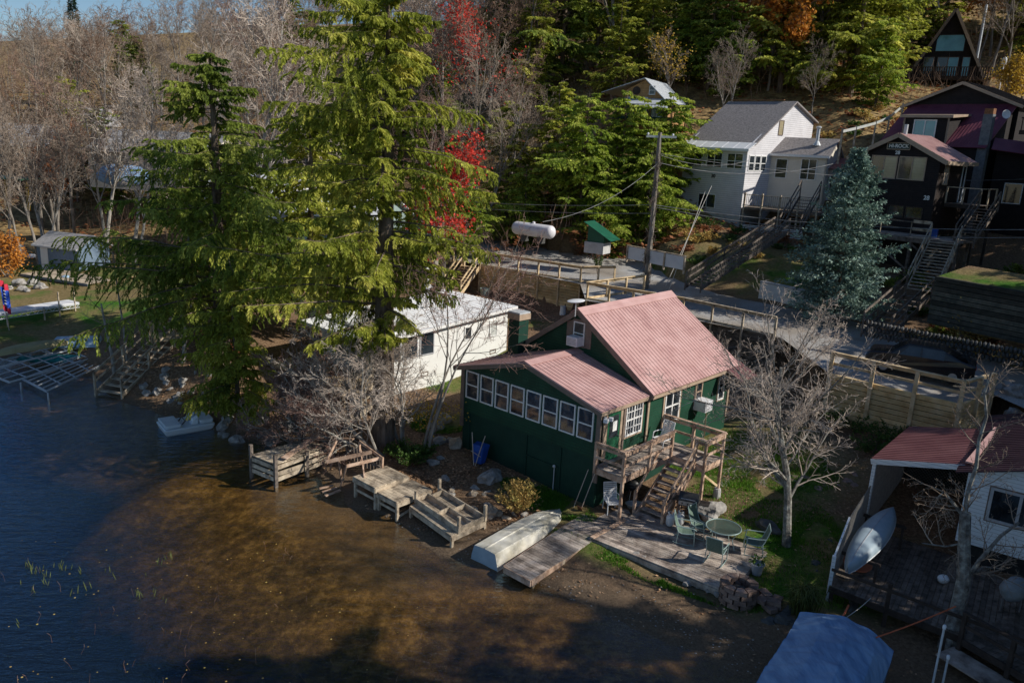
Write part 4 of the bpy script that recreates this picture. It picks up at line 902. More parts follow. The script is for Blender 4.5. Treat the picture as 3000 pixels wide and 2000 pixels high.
# ---------------- pedal boat ----------------
pc=G(560,1235,.1); pb=thing('pedal_boat',pc,'white pedal boat moored at the shore under the hemlock branches','boat'); PF=Fr(pc,R(-35))
PF=Fr(G(545,1252,0),R(38))
def hull(b,x0,x1,y0,y1,z0,z1,ins=.12):
    b.hexa([PF(x0+ins,y0+ins,z0),PF(x1-ins,y0+ins,z0),PF(x1-ins,y1-ins,z0),PF(x0+ins,y1-ins,z0)],[PF(x0,y0,z1),PF(x1,y0,z1),PF(x1,y1,z1),PF(x0,y1,z1)])
b=MB(); hull(b,-1.15,1.15,-.8,.8,-.08,.28); b.build('hull','pedal_white',pb,bevel=.06)
b=MB(); hull(b,-1.1,-.35,-.7,.7,.285,.46,.05); hull(b,.45,1.1,-.7,.7,.285,.5,.05); b.build('deck','pedal_white',pb,bevel=.05)
for y in (-.35,.35): b=MB(); b.hexa([PF(.1,y-.2,.29),PF(.42,y-.2,.29),PF(.42,y+.2,.29),PF(.1,y+.2,.29)],[PF(.2,y-.18,.5),PF(.46,y-.18,.62),PF(.46,y+.18,.62),PF(.2,y+.18,.5)]); b.build('seat','pedal_white',pb,bevel=.03)
b=MB(); b.tube([PF(-.25,-.3,.3),PF(-.1,-.3,.45),PF(-.1,.3,.45),PF(-.25,.3,.3)],.03,5); b.build('pedal','black_metal',pb)
# ---------------- flower pot, fire ring ----------------
fp=CF(6.5,.42,gz(*CF(6.5,.42,0)[:2])); pot=thing('flower_pot',fp,'grey flower pot with a low green plant at the right corner of the terrace','flower pot')
b=MB(); b.lathe(fp,[(.15,0),(.21,.34),(.24,.36),(.24,.40),(.20,.40),(.18,.34)],16); b.build('pot','grey_plastic',pot)
def leafball(b,c0,rx,ry,rz_,n,s,up=0.,asp=.45,rs=random):
    for i in range(n):
        while True:
            x,y,z=rs.uniform(-1,1),rs.uniform(-1,1),rs.uniform(-1,1)
            if .15<x*x+y*y+z*z<1: break
        p=V(c0)+V(x*rx,y*ry,z*rz_); d=V(x,y,z+up+rs.uniform(-.4,.4)).normalized()*s*rs.uniform(.6,1.2); sd=d.cross(V(rs.uniform(-1,1),rs.uniform(-1,1),rs.uniform(-1,1))).normalized()*s*asp*.5
        b.add([p-d*.5,p+sd,p+d*.5,p-sd],[(0,1,2,3)])
b=MB(); leafball(b,fp+V(0,0,.5),.3,.3,.16,90,.12); b.build('foliage','leaf_green',pot)
fc=G(2160,1760,.25); fc.z=gz(fc.x,fc.y); fr_=thing('fire_ring',fc,'round fire ring of stacked brown blocks by the terrace corner','fire pit')
for L in range(4):
    n=9
    b=MB()
    for i in range(n):
        a=2*PI*(i+.5*(L%2))/n; r_=.56; da=.30; ri,ro=.33,.60
        P_=[]
        for rr,aa in ((ro,a-da),(ro,a+da),(ri,a+da),(ri,a-da)): P_.append(fc+V(rr*math.cos(aa),rr*math.sin(aa),.16*L+.0))
        b.hexa(P_,[p+V(rnd(-.01,.01),rnd(-.01,.01),.15) for p in P_])
    b.build('block_course','fire_brick',fr_)
b=MB(); b.lathe(fc+V(0,0,.38),[(.33,0),(.2,.07),(.02,.1)],12); b.build('ash_bed','ash',fr_)
pl=fc+CF.A*1.0+CF.B*.35
for i in range(7):
    b=MB(); a=i; p=pl+V(.32*math.cos(a*.9)*(i%3),.26*math.sin(a*1.7)*(i%3),.0); z=gz(p.x,p.y); b.box(p.x,p.y,z+.09+.12*(i//4),.42,.28,.14,a); tag(b.build('paving_block','fire_brick'),'loose brown block heaped right of the fire ring','block','loose blocks by the fire ring')
# ---------------- right-hand shed, white house, decks ----------------
def setloc(p,z=None): return V(p.x,p.y,gz(p.x,p.y) if z is None else z)
SF0=G(2567,1345,3.55); SF=Fr((SF0.x,SF0.y,0),-.70)
def on_line(px,py,o,dirv):  # where the view ray meets the vertical plane through o along dirv
    d=ray(px,py); n=V(-dirv.y,dirv.x,0); t=(V(o)-CAMP).dot(n)/d.dot(n); p=CAMP+d*t; return (p-V(o)).dot(dirv),p.z
L_,zr1=on_line(2838,1362,SF0,SF.A); VD=(G(2660,1252,3.55)-SF0).dot(SF.B)
ksl=(zr1-3.55)/L_
def zr(u): return 3.55+ksl*u
sh=thing('lattice_shed',SF(1.5,1,1),'open dark shed with lattice sides and a maroon metal roof joined to the white house','shed')
metal_roof(sh,SF(-.12,VD,zr(-.12)+.08),SF(-.12,-.15,zr(-.12)+.08),SF(L_,-.15,zr(L_)+.08),SF(L_,VD,zr(L_)+.08),m='maroon_roof')
b=MB(); b.beam(SF(-.12,-.17,zr(-.12)-.04),SF(L_,-.17,zr(L_)-.04),.04,.18); b.build('fascia','shade_blue_siding',sh)
b=MB(); b.beam(SF(L_+.02,-.16,zr(L_)+.14),SF(L_+.02,VD,zr(L_)+.14),.22,.06); b.build('ridge_cap','pink_roof',sh)
for u,v in ((.0,-.08),(.0,VD-.1),(L_-.2,VD-.1)): post(u,v,.2,zr(u)-.05,'shade_blue_siding' if v<0 else 'brown_stain',.12,sh,SF)
def lattice(par,P,a1,z0,z1f,m='mesh_net',sp_=.13):
    """P(a,z) maps; a in 0..a1; z1f(a) gives top"""
    b=MB(); n=int(a1/sp_)
    k=-40
    while k<n+40:
        for s in (1,-1):
            a=k*sp_*1.0; pts=[]
            # line a+s*(z-z0)
            zs=z0; prev=None
            ztop=max(z1f(0),z1f(a1)); m_=14
            for i in range(m_+1):
                z=z0+(ztop-z0)*i/m_; aa=a+s*(z-z0)
                ok=0<=aa<=a1 and z<=z1f(aa)
                if ok:
                    if prev is None: prev=(aa,z)
                    last=(aa,z)
                elif prev is not None:
                    if last[1]>prev[1]: b.beam(P(*prev),P(*last),.035,.008)
                    prev=None
            if prev is not None and last[1]>prev[1]: b.beam(P(*prev),P(*last),.035,.008)
        k+=1
    return b.build('lattice',m,par)
lattice(sh,lambda a,z:SF(0,VD-.1-a,z),VD-.1,1.0,lambda a:3.5)
lattice(sh,lambda a,z:SF(a,VD-.15,z),L_-.2,1.0,lambda a:zr(a)-.05)
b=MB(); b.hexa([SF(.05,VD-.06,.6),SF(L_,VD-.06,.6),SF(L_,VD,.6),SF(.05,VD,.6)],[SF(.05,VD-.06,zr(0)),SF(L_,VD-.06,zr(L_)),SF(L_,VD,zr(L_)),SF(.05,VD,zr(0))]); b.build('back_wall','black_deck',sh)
# lower lattice panel to the front-left
fl_=G(2431,1711,.95); FL=Fr((fl_.x,fl_.y,0),SF.yaw); 
bk=SF(0,-.1,0); dist=(V(bk.x,bk.y,0)-V(fl_.x,fl_.y,0)).length; dd=(V(bk.x,bk.y,0)-V(fl_.x,fl_.y,0)).normalized()
def PL(a,z): return V(fl_.x,fl_.y,0)+dd*a+V(0,0,z)
wd=thing('sun_deck',PL(1,.3),'dark wooden deck with a low lattice screen in front of the lattice shed','deck')
lattice(wd,PL,dist,1.0,lambda a:min(2.6,1.9+a*.45))
b=MB(); b.beam(PL(0,1.9),PL(min(dist,1.6),2.62),.05,.08); b.beam(PL(0,.3),PL(0,1.95),.1,.1); b.beam(PL(0,1.9),PL(0,1.9)+V(.01,0,.0),.1,.1); b.build('screen_post','shade_blue_siding',wd)
b=MB(); u0=(SF.A); P0=PL(-.05,.95); boards(b,P0,u0*6.6,dd*(dist+.1),.14); b.build('floor','dark_old_wood',wd)
b=MB(); b.beam(P0+V(0,0,-.12),P0+u0*6.6+V(0,0,-.12),.05,.2)
b.build('rim_joist','brown_stain',wd)
for i in range(5):
    p=P0+u0*(.1+i*1.6); b=MB(); b.beam(V(p.x,p.y,gz(p.x,p.y)-.1),V(p.x,p.y,1.75 if i in(1,) else .9),.11,.11); b.build('post','brown_stain',wd)
b=MB(); b.beam(P0+V(0,0,.55),P0+u0*6.6+V(0,0,.55),.05,.09); b.build('rail','brown_stain',wd)
# canoe
def canoe(name,p0,p1,w,h,label,m,z_is_top=True,K=18):
    p0=V(p0);p1=V(p1); ax=(p1-p0); L=ax.length; ax.normalize(); sd=ax.cross(V(0,0,1)).normalized(); up=sd.cross(ax)
    rows=[];J=10
    for i in range(K+1):
        t=i/K; ww=w*max(.02,(math.sin(PI*t))**.62); hh=h*(.75+.25*math.sin(PI*t)) ; sheer=.16*(2*t-1)**4
        rows.append([p0+ax*(L*t)+sd*(ww*math.cos(PI*j/J))+up*(hh*math.sin(PI*j/J)**.75-sheer*1.0) for j in range(J+1)])
    vs=[q for r_ in rows for q in r_]; m_=J+1; fs=[(i*m_+j,i*m_+j+1,(i+1)*m_+j+1,(i+1)*m_+j) for i in range(K) for j in range(J)]
    t=thing(name,(p0+p1)/2,label,'canoe'); b=MB(); b.add(vs,fs); b.build('hull',m,t,smooth=True)
    b=MB(); b.tube([r_[0] for r_ in rows],.02,5); b.tube([r_[-1] for r_ in rows],.02,5); b.build('gunwale','galvanised' if m!='canoe_tan' else m,t)
    b=MB(); b.tube([r_[J//2]+up*.005 for r_ in rows[1:-1]],.012,5); b.build('keel','grey_plastic' if m!='canoe_tan' else m,t)
    return t
canoe('canoe',G(2483,1668,1.55),G(2617,1490,2.0),.47,.34,'pale blue canoe lying upside down on a rack beside the lattice','canoe_blue')
ck=thing('canoe_rack',G(2550,1580,1.0),'dark timber rack under the pale blue canoe','rack')
for t in (.2,.8): p=G(2483,1668,1.55).lerp(G(2617,1490,2.0),t); b=MB(); b.beam(p-SF.A*.7-V(0,0,.06),p+SF.A*.7-V(0,0,.06),.08,.09); b.beam(p-SF.A*.6-V(0,0,.9),p-SF.A*.6,.07,.07); b.beam(p+SF.A*.6-V(0,0,.9),p+SF.A*.6,.07,.07); b.build('trestle','brown_stain',ck)
p=G(2510,1655,1.0); b=MB(); b.lathe(p,[(.05,.05),(.44,.08),(.46,.12),(.44,.12),(.05,.09)],24,m=Matrix.Rotation(R(12),4,'X')); tag(b.build('orange_saucer','orange_plastic',None,True),'round orange disc lying on the dark deck under the canoe bow','saucer')
# white house at the right edge
w0=AT(2783,1602,1); 
q0=G(2855,1352,4.35); q1=G(2783,1602,1.75); wx,wy=(q0.x+q1.x)/2,(q0.y+q1.y)/2
WH=Fr((wx,wy,0),R(-36)); wh=thing('lake_house',WH(2,1,.8),'white clapboard house with a wide dark window, cut off by the right edge','house')
b=MB(); wallpoly(b,[WH(0,0,1.75),WH(0,0,4.3),WH(3.4,0,5.35),WH(6.8,0,4.3),WH(6.8,0,1.75)],WH.B*.12)
b.hexa([WH(0,.12,1.75),WH(.12,.12,1.75),WH(.12,7,1.75),WH(0,7,1.75)],[WH(0,.12,4.3),WH(.12,.12,4.3),WH(.12,7,4.3),WH(0,7,4.3)])
b.hexa([WH(6.68,.12,1.75),WH(6.8,.12,1.75),WH(6.8,7,1.75),WH(6.68,7,1.75)],[WH(6.68,.12,4.3),WH(6.8,.12,4.3),WH(6.8,7,4.3),WH(6.68,7,4.3)])
b.build('wall','shade_blue_siding',wh)
metal_roof(wh,WH(-.35,7.2,4.2),WH(-.35,-.3,4.2),WH(3.4,-.3,5.42),WH(3.4,7.2,5.42),m='shaded_maroon'); metal_roof(wh,WH(7.15,-.3,4.2),WH(7.15,7.2,4.2),WH(3.4,7.2,5.42),WH(3.4,-.3,5.42),m='shaded_maroon')
window(wh,WH,1.55,0,2.75,1.7,1.15,'f',frame='grey_plastic',mull=1,ft=.09,trim='brown_trim',trimw=.04)
b=MB(); b.hexa([WH(.1,.3,.3),WH(6.7,.3,.3),WH(6.7,6.9,.3),WH(.1,6.9,.3)],[WH(.1,.3,1.74),WH(6.7,.3,1.74),WH(6.7,6.9,1.74),WH(.1,6.9,1.74)]); b.build('underside_shade','black_deck',wh)  # black block stands for the shaded open space below the house
# front deck of the white house with rail, covered grill
e0=G(2820,1870,.95); e1=G(3000,1975,.95); ED=Fr((e0.x,e0.y,0),math.atan2(e1.y-e0.y,e1.x-e0.x)); ddk=thing('sun_deck',ED(1.2,.8,.4),'dark deck streaked with sun in the bottom right corner','deck')
b=MB(); boards(b,ED(-.1,0,.95),ED.A*3.2,ED.B*3.2,.14); b.build('floor','dark_old_wood',ddk)
b=MB(); b.beam(ED(-.1,0,.85),ED(3.1,0,.85),.05,.2); b.beam(ED(-.1,-.02,1.75),ED(3.1,-.02,1.75),.12,.05); b.beam(ED(-.1,0,1.35),ED(3.1,0,1.35),.04,.1)
b.build('rail','brown_stain',ddk)
for i in range(3): post(-.05+i*1.35,0,.1,1.75,'brown_stain',.11,ddk,ED)
b=MB(); b.beam(ED(-.2,-.4,.55),ED(3.1,-.4,.55),.8,.05); b.build('step','deck_wood',ddk)
gp2=G(2958,1790,.98); cg=thing('covered_grill',gp2,'grill hidden under a crumpled grey cover on the bottom right deck','grill'); b=MB()
b.rockat(gp2.x,gp2.y,gp2.z+.75,.50,.34,.38,5,.3,3,.12); b.build('cover','tarp_grey',cg,smooth=True)
for s in (-.3,.28): b=MB(); b.beam(gp2+V(s,0,0),gp2+V(s,0,.5),.03,.03); b.build('leg','steel',cg)
# tarped boat in the foreground
T={}
ctrl=[[(2344,1792,1.25),(2410,1796,1.5),(2482,1806,1.55),(2555,1850,1.5),(2619,1904,1.2)],
      [(2318,1840,1.2),(2400,1850,1.62),(2480,1865,1.75),(2560,1915,1.6),(2610,1940,1.15)],
      [(2280,1900,1.1),(2370,1920,1.6),(2460,1940,1.8),(2540,1970,1.6),(2592,1985,1.05)],
      [(2235,1962,.95),(2330,2000,1.5),(2430,2020,1.75),(2520,2035,1.5),(2568,2040,.95)],
      [(2200,2030,.8),(2290,2070,1.3),(2400,2100,1.6),(2490,2110,1.4),(2540,2100,.85)]]
Pc=[[G(*q) for q in r_] for r_ in ctrl]
def bil(s,t):
    s*=4;t*=4; i=min(3,int(s)); j=min(3,int(t)); a=s-i;b_=t-j
    a2=a*a*(3-2*a);b2=b_*b_*(3-2*b_); a=(a+a2)/2; b_=(b_+b2)/2
    return (Pc[i][j]*(1-a)+Pc[i+1][j]*a)*(1-b_)+(Pc[i][j+1]*(1-a)+Pc[i+1][j+1]*a)*b_
K=60; vs=[];fs=[]
for i in range(K+1):
    for j in range(K+1):
        p=bil(i/K,j/K); 
        wr=.05*noise.noise(V(p.x*1.1+p.y*3,p.y*.5-p.x*.5,1))+.07*noise.noise(V(p.x*.9,p.y*.9,4))+.05*noise.noise(V((p.x+p.y)*5,(p.y-p.x)*1.2,7)); p=p+V(0,0,wr)
        vs.append(p)
for i in range(K):
    for j in range(K): a=i*(K+1)+j; fs.append((a,a+1,a+K+2,a+K+1))
ring=[(0,j) for j in range(K+1)]+[(i,K) for i in range(1,K+1)]+[(K,j) for j in range(K-1,-1,-1)]+[(i,0) for i in range(K-1,0,-1)]
cen=bil(.5,.5); base=len(vs); 
for q,(i,j) in enumerate(ring):
    p=vs[i*(K+1)+j]; o_=V(cen.x-p.x,cen.y-p.y,0).normalized()*.12; vs.append(V(p.x,p.y,max(.15,p.z-.62+.10*math.sin(q*.9)))+o_)
nr=len(ring)
for q in range(nr):
    a=ring[q][0]*(K+1)+ring[q][1]; b2=ring[(q+1)%nr]; b2=b2[0]*(K+1)+b2[1]; fs.append((a,b2,base+(q+1)%nr,base+q))
b=MB(); b.add(vs,fs); tb=thing('covered_boat',V(cen.x,cen.y,0),'boat ashore under a big wrinkled blue grey tarpaulin','boat'); b.build('tarpaulin','tarp_blue',tb,smooth=True)
b=MB(); b.rockat(cen.x,cen.y,.55,1.1,1.7,.5,3,SF.yaw,2,.03); b.build('hull','white_paint',tb,smooth=True)
def strap(p,q,m,label,r_=.02,nm='strap',sag=.04):
    p=V(p);q=V(q); b=MB(); b.tube([p.lerp(q,i/6)+V(0,0,-sag*math.sin(PI*i/6)) for i in range(7)],r_,5); return tag(b.build(nm,m),label,nm)
strap(G(2567,1866,1.55),G(2800,1775,1.7),'orange_strap','long orange strap tying the tarpaulin boat to the lichen covered tree')
strap(G(2468,1806,1.4),G(2486,1772,.9),'orange_strap','short orange strap between the tarpaulin and a deck post',.03)
strap(G(2482,1806,1.5),G(2552,1750,1.2),'rope','thin rope from the tarpaulin peak to the dark deck post',.012,'rope')
for (px,py,bx,by,z,lb) in ((2754,1838,2712,2100,.1,'tall white capped steel pole standing left of the bottom right deck'),(2769,1926,2745,2080,.1,'shorter white capped steel pole beside the taller one')):
    g0=G(bx,by,.2); t=thing('dock_pole',g0,lb,'pole'); zt=Zat(g0.x,g0.y,py)
    b=MB(); b.tube([g0-V(0,0,.4),V(g0.x,g0.y,zt)],.028,8); b.build('pipe','galvanised',t); b=MB(); b.lathe(V(g0.x,g0.y,zt),[(.04,-.02),(.045,.05),(.03,.08)],10); b.build('cap','white_plastic',t)
p=G(2762,1705,1.0); b=MB(); b.rockat(p.x,p.y,p.z+.12,.2,.16,.14,2,.3,2,.1); tag(b.build('white_jug','white_plastic',None,True),'small white jug lying on the dark deck in the shade','jug')
# ---------------- rocks ----------------
def rock(px,py,r_,label,m='rock',fl=.65,z=None,grp=None,asp=.75,pos=None):
    p=GT(px,py) if pos is None else pos; b=MB(); s=random.randint(0,999); b.rockat(p.x,p.y,p.z+r_*fl*.35,r_,r_*asp,r_*fl,s,rnd(0,3),2 if r_<.5 else 3); o=b.build('boulder',m); tag(o,label,'rock',grp); return o
rock(2082,1510,.62,'large grey boulder behind the gas grill at the edge of the lawn','rock',.6)
rock(1437,1410,.55,'big grey boulder against the lake wall above the golden shrub','rock',.7)
rock(1437,1510,.36,'round boulder just left of the golden shrub','rock_tan',.85)
rock(1425,1250,.6,'long tan slab of rock beside the far corner of the green cottage','rock_tan',.35,asp=.4) if False else None
for px,py,r_,m in ((1290,1240,.55,'rock_tan'),(1275,1262,.45,'rock_tan'),(1285,1300,.42,'rock'),(1335,1310,.48,'rock_tan'),(1262,1290,.25,'rock'),(1318,1292,.22,'rock'),(1270,1360,.3,'rock'),(1290,1345,.2,'rock')):
    rock(px,py,r_,'boulder on the bank by the left corner of the green cottage',m,grp='boulders at the cottage corner')
for i in range(40):
    px=rnd(1300,1560); py=1425+(px-1300)*.42+rnd(-45,40)
    if px>1440 and py<1500: continue
    rock(px,py,rnd(.09,.24),'stone on the shore between the docks and the row boat',random.choice(['rock','rock_tan','rock_tan']),grp='shore stones by the docks',asp=rnd(.6,.9))
for i in range(26): rock(rnd(640,950),rnd(1225,1300),rnd(.15,.48),'grey stone at the water edge left of the old dock','rock',grp='stones left of the old dock')
for i in range(22): rock(rnd(420,620),rnd(1080,1190),rnd(.12,.36),'stone on the leafy bank right of the lower stairway','rock',grp='stones on the leafy bank')
for i in range(14): rock(rnd(1700,2150),0,rnd(.1,.22),'flat stone under the front edge of the terrace','rock',grp='stones under the terrace',pos=None) if False else None
for i in range(16):
    t=i/15; p=a0.lerp(a1,t)+CF.B*rnd(.0,.35); p=V(p.x,p.y,gz(p.x,p.y)); rock(0,0,rnd(.12,.26),'stone tucked under the front edge of the terrace','rock',grp='stones under the terrace',pos=p)
for i in range(18):
    t=i/17; px=2230+t*300+rnd(-12,12); py=1370+t*70*math.sin(t*3)+rnd(-10,28); rock(px,py,rnd(.18,.3),'flat brownish block in the low garden edge behind the bare tree','fire_brick',.3,grp='garden edge blocks')
for i in range(16):
    px=rnd(2370,2450); py=1600+(2450-px)*.4+rnd(-20,60); rock(px,py,rnd(.12,.22),'slate stone edging along the dark deck','rock_dark',.4,grp='edging stones by the dark deck')
for i in range(8): rock(rnd(2240,2330),rnd(1780,1840),rnd(.15,.28),'dark stone by the long grass clump','rock_dark',grp='stones by the grass clump')
rock(2250,1550,.5,'dark mossy boulder under the bare tree at the terrace back corner','rock_dark',.5)
rock(2500,1778,.5,'driftwood like grey rock below the dark deck','rock_dark',.3,asp=.3)
for px,py,r_ in ((2965,1155,.6),(2990,1165,.5),(2970,1215,.38)): rock(px,py,r_,'boulder at the far right edge of the gravel','rock',grp='boulders on the gravel edge')
# ---------------- timber retaining walls and fences ----------------
def retain(par,p,q,z0,th=.12,m='new_wood_wall',plank=.2,name='wall'):
    """planks stacked from z0 to top line p->q"""
    p=V(p);q=V(q); n=max(2,int((max(p.z,q.z)-z0)/plank)); b=MB()
    for i in range(n):
        a0_=i/n; a1_=(i+1)/n-.12/n
        P_=lambda r_,t:V(r_.x,r_.y,z0+(r_.z-z0)*t)
        d=(q-p);d.z=0;d.normalize(); s=V(d.y,-d.x,0)*th/2; s=s*rnd(.92,1.06)
        b.hexa([P_(p,a0_)+s,P_(q,a0_)+s,P_(q,a0_)-s,P_(p,a0_)-s],[P_(p,a1_)+s,P_(q,a1_)+s,P_(q,a1_)-s,P_(p,a1_)-s])
    return b.build(name,m,par)
def fence(par,p,q,n,h=1.07,below=0.,m='new_wood',mid=True,base=True,w=.11,ends=(True,True),side=.1):
    p=V(p);q=V(q)
    d=(q-p).normalized(); s=V(d.y,-d.x,0).normalized()*side
    for i in range(n+1):
        if (i==0 and not ends[0]) or (i==n and not ends[1]): continue
        r_=p.lerp(q,i/n)+s; b=MB(); b.box(r_.x,r_.y,(r_.z-below+r_.z+h)/2,w,w,h+below,math.atan2(d.y,d.x)); b.build('post',m,par)
    b=MB(); b.beam(p+s+V(0,0,h+.02),q+s+V(0,0,h+.02),.16,.045); b.build('top_rail',m,par)
    b=MB()
    b.beam(p+s*.4+V(0,0,h-.09),q+s*.4+V(0,0,h-.09),.04,.13)
    if mid: b.beam(p+s*.4+V(0,0,h*.52),q+s*.4+V(0,0,h*.52),.04,.13)
    if base: b.beam(p+s*.4+V(0,0,.06),q+s*.4+V(0,0,.06),.05,.14)
    b.build('rail',m,par)
def RG(px,py): # point on the road surface
    z=4.6
    for _ in range(8): p=G(px,py,z); z=roadz(p.x,p.y)
    return G(px,py,z)
pa=RG(1408,778); pb_=RG(1702,826)
rw=thing('retaining_wall',pa,'tall new timber wall and railing holding up the gravel parking behind the white cottage','retaining wall')
retain(rw,pa+V(0,0,.12),pb_+V(0,0,.12),1.9)
fence(rw,pa,pb_,5,h=1.07,below=2.2,mid=False)
pc_=RG(1797,824); retain(rw,pb_+V(0,0,.05),RG(1740,818),2.5); fence(rw,pb_,pc_,2,mid=False,below=1.5,ends=(False,True))
pd_=RG(1716,876); pe_=RG(1882,852); 
lf=thing('landing_fence',pd_,'new timber railing around the lower gravel landing left of the utility pole','fence')
pf_=RG(2000,925) 
fence(lf,pd_,pe_,3,mid=False,below=1.6,ends=(True,True)); fence(lf,pd_,pf_,4,mid=False,below=2.0,ends=(False,True)); retain(lf,pd_+V(0,0,.08),pf_+V(0,0,.08),2.2,m='dark_old_wood')
lf2=thing('road_fence',pf_,'older grey post and rail fence along the road behind the pink roof','fence')
pg_=RG(2270,985); fence(lf2,pf_,pg_,3,mid=False,below=2.2,m='old_wood',ends=(False,True)); retain(lf2,pf_+V(0,0,.06),pg_+V(0,0,.06),1.9,m='dark_old_wood')
# low path railing below the road
a_=G(2085,1022,3.2); b__=G(2330,975,4.0); lr=thing('path_fence',a_,'low dark railing on the path below the road, right of the pink roof','fence')
fence(lr,G(2110,1075,2.3),G(2330,1020,3.2),4,h=1.0,m='dark_old_wood',mid=False,base=False,below=.5)
# right-hand parking: new timber wall
pr0=RG(2432,1098); pr1=RG(2812,1187); pr2=RG(2895,1160)
rr=thing('retaining_wall',pr0,'new timber wall and railing of the gravel parking on the right','retaining wall')
retain(rr,pr0+V(0,0,.1),pr1+V(0,0,.1),1.0,plank=.24); retain(rr,pr1+V(0,0,.1),pr2+V(0,0,.1),1.6)
fence(rr,pr0,pr1,3,h=1.1,below=1.7,w=.17,base=False); fence(rr,pr1,pr2,2,h=1.1,below=.9,w=.17,base=False,ends=(False,True))
# stairs down from the parking to the white cottage
s0=RG(1385,752); 
def stairs(name,top,bot,width,n,label,wood='new_wood',rail=True,railh=.95,net=False,sidev=None,cat='stairs',both=True,st_w=.25):
    top=V(top);bot=V(bot); d=bot-top; h=V(d.x,d.y,0).normalized(); s=V(-h.y,h.x,0)
    t=thing(name,V(bot),label,cat)
    for i in range(1,n+1):
        p=top+d*(i/n)-h*(V(d.x,d.y,0).length/n)*.5; b=MB(); w_=s*width/2; hh=h*.14
        b.hexa([p-w_-hh-V(0,0,.04),p+w_-hh-V(0,0,.04),p+w_+hh-V(0,0,.04),p-w_+hh-V(0,0,.04)],[p-w_-hh,p+w_-hh,p+w_+hh,p-w_+hh]); b.build('tread',wood,t)
    for k in (-1,1):
        b=MB(); b.beam(top+s*k*(width/2+.03)-V(0,0,.14),bot+s*k*(width/2+.03)-V(0,0,.1),.05,.26); b.build('stringer',wood,t)
        if rail and (both or k==1):
            b=MB(); b.beam(top+s*k*(width/2+.08)+V(0,0,railh),bot+s*k*(width/2+.08)+V(0,0,railh),.05,.13); b.build('handrail',wood,t)
            b=MB(); b.beam(top+s*k*(width/2+.06)+V(0,0,railh*.5),bot+s*k*(width/2+.06)+V(0,0,railh*.5),.04,.09); b.build('rail',wood,t)
            m=max(1,int(d.length/2.2))
            for i in range(m+1): p=top+d*(i/m)+s*k*(width/2+.07); b=MB(); b.beam(p-V(0,0,.35),p+V(0,0,railh),.09,.09); b.build('post',wood,t)
    return t
tp=RG(1380,776)+V(0,0,.05); bt=G(1322,858,3.0); stairs('stairway',tp,bt,1.5,11,'new timber stairs climbing from the yard of the white cottage to the parking')
f2=thing('parking_fence',RG(1310,770),'short timber fence by the tree trunk at the left end of the parking','fence'); fence(f2,RG(1298,764),RG(1362,772),2,mid=False,below=.3)
# ---------------- utility pole and wires ----------------
pp=RG(1892,845); up_=thing('utility_pole',pp,'tall wooden utility pole wrapped in dead vines with one crossarm','utility pole')
zt=Zat(pp.x,pp.y,388); b=MB(); b.tube([V(pp.x,pp.y,pp.z-.3),V(pp.x+.02,pp.y,pp.z+4),V(pp.x,pp.y,zt)],[.19,.17,.13],10); b.build('pole','bark_grey',up_)
b=MB()
for i in range(230):
    z=rnd(pp.z,zt-1.2); a=rnd(0,2*PI); r_=.17+rnd(0,.08); p=V(pp.x+r_*math.cos(a),pp.y+r_*math.sin(a),z); b.tube([p,p+V(rnd(-.15,.15),rnd(-.15,.15),rnd(-.5,.3)),p+V(rnd(-.35,.35),rnd(-.35,.35),rnd(-.7,.2))],.014,3,False)
b.build('vine','bark_hemlock',up_)
ca=Zat(pp.x,pp.y,401); b=MB(); b.beam(V(pp.x-.85,pp.y+.05,ca),V(pp.x+1.05,pp.y-.15,ca+.02),.12,.14); b.build('crossarm','blind_glass',up_)
for dx in (-.75,.85): b=MB(); b.lathe(V(pp.x+dx,pp.y,ca+.07),[(.03,0),(.07,.05),(.07,.12),(.03,.16)],8); b.build('insulator','white_plastic',up_)
def wire(p,q,label,sag=.6,r_=.018,m='wire'):
    p=V(p);q=V(q); b=MB(); b.tube([p.lerp(q,i/14)-V(0,0,sag*4*(i/14)*(1-i/14)) for i in range(15)],r_,4); return tag(b.build('cable',m),label,'wire','overhead wires from the utility pole')
ptop=V(pp.x,pp.y,0)
def pz(py): z=Zat(pp.x,pp.y,py); return V(pp.x,pp.y,z)
for z0,(qx,qy,Y),lb,r_ in ((450,(3100,520,60),'overhead wire running right from high on the utility pole',.016),(452,(2195,470,66),'overhead wire from the pole to the white three storey house',.016),(476,(2450,478,60),'pale overhead wire sagging past the white house windows',.022),
    (600,(3100,672,45),'lower overhead wire running right across the dark brown house',.02),(606,(3100,694,46),'lowest overhead wire running right across the dark brown house',.02),(600,(900,530,70),'overhead wire running left from the pole into the hemlocks',.016),(625,(1000,560,75),'lower overhead wire running left from the pole',.016),(480,(1590,650,40),'slanting service wire dropping left from the pole toward the white cottage',.014)):
    wire(pz(z0),AT(qx,qy,Y),lb,rnd(.4,.9),r_)
for (bx,by) in ((1950,838),): 
    for k in (0,14):
        b=MB(); b.tube([AT(2085-k*1.3,545+k,58),RG(bx+k*.6,by+k)],.02,4); tag(b.build('guy_wire','rope'),'pale guy wire slanting down to the road edge beside the pole','wire','guy wires by the pole')
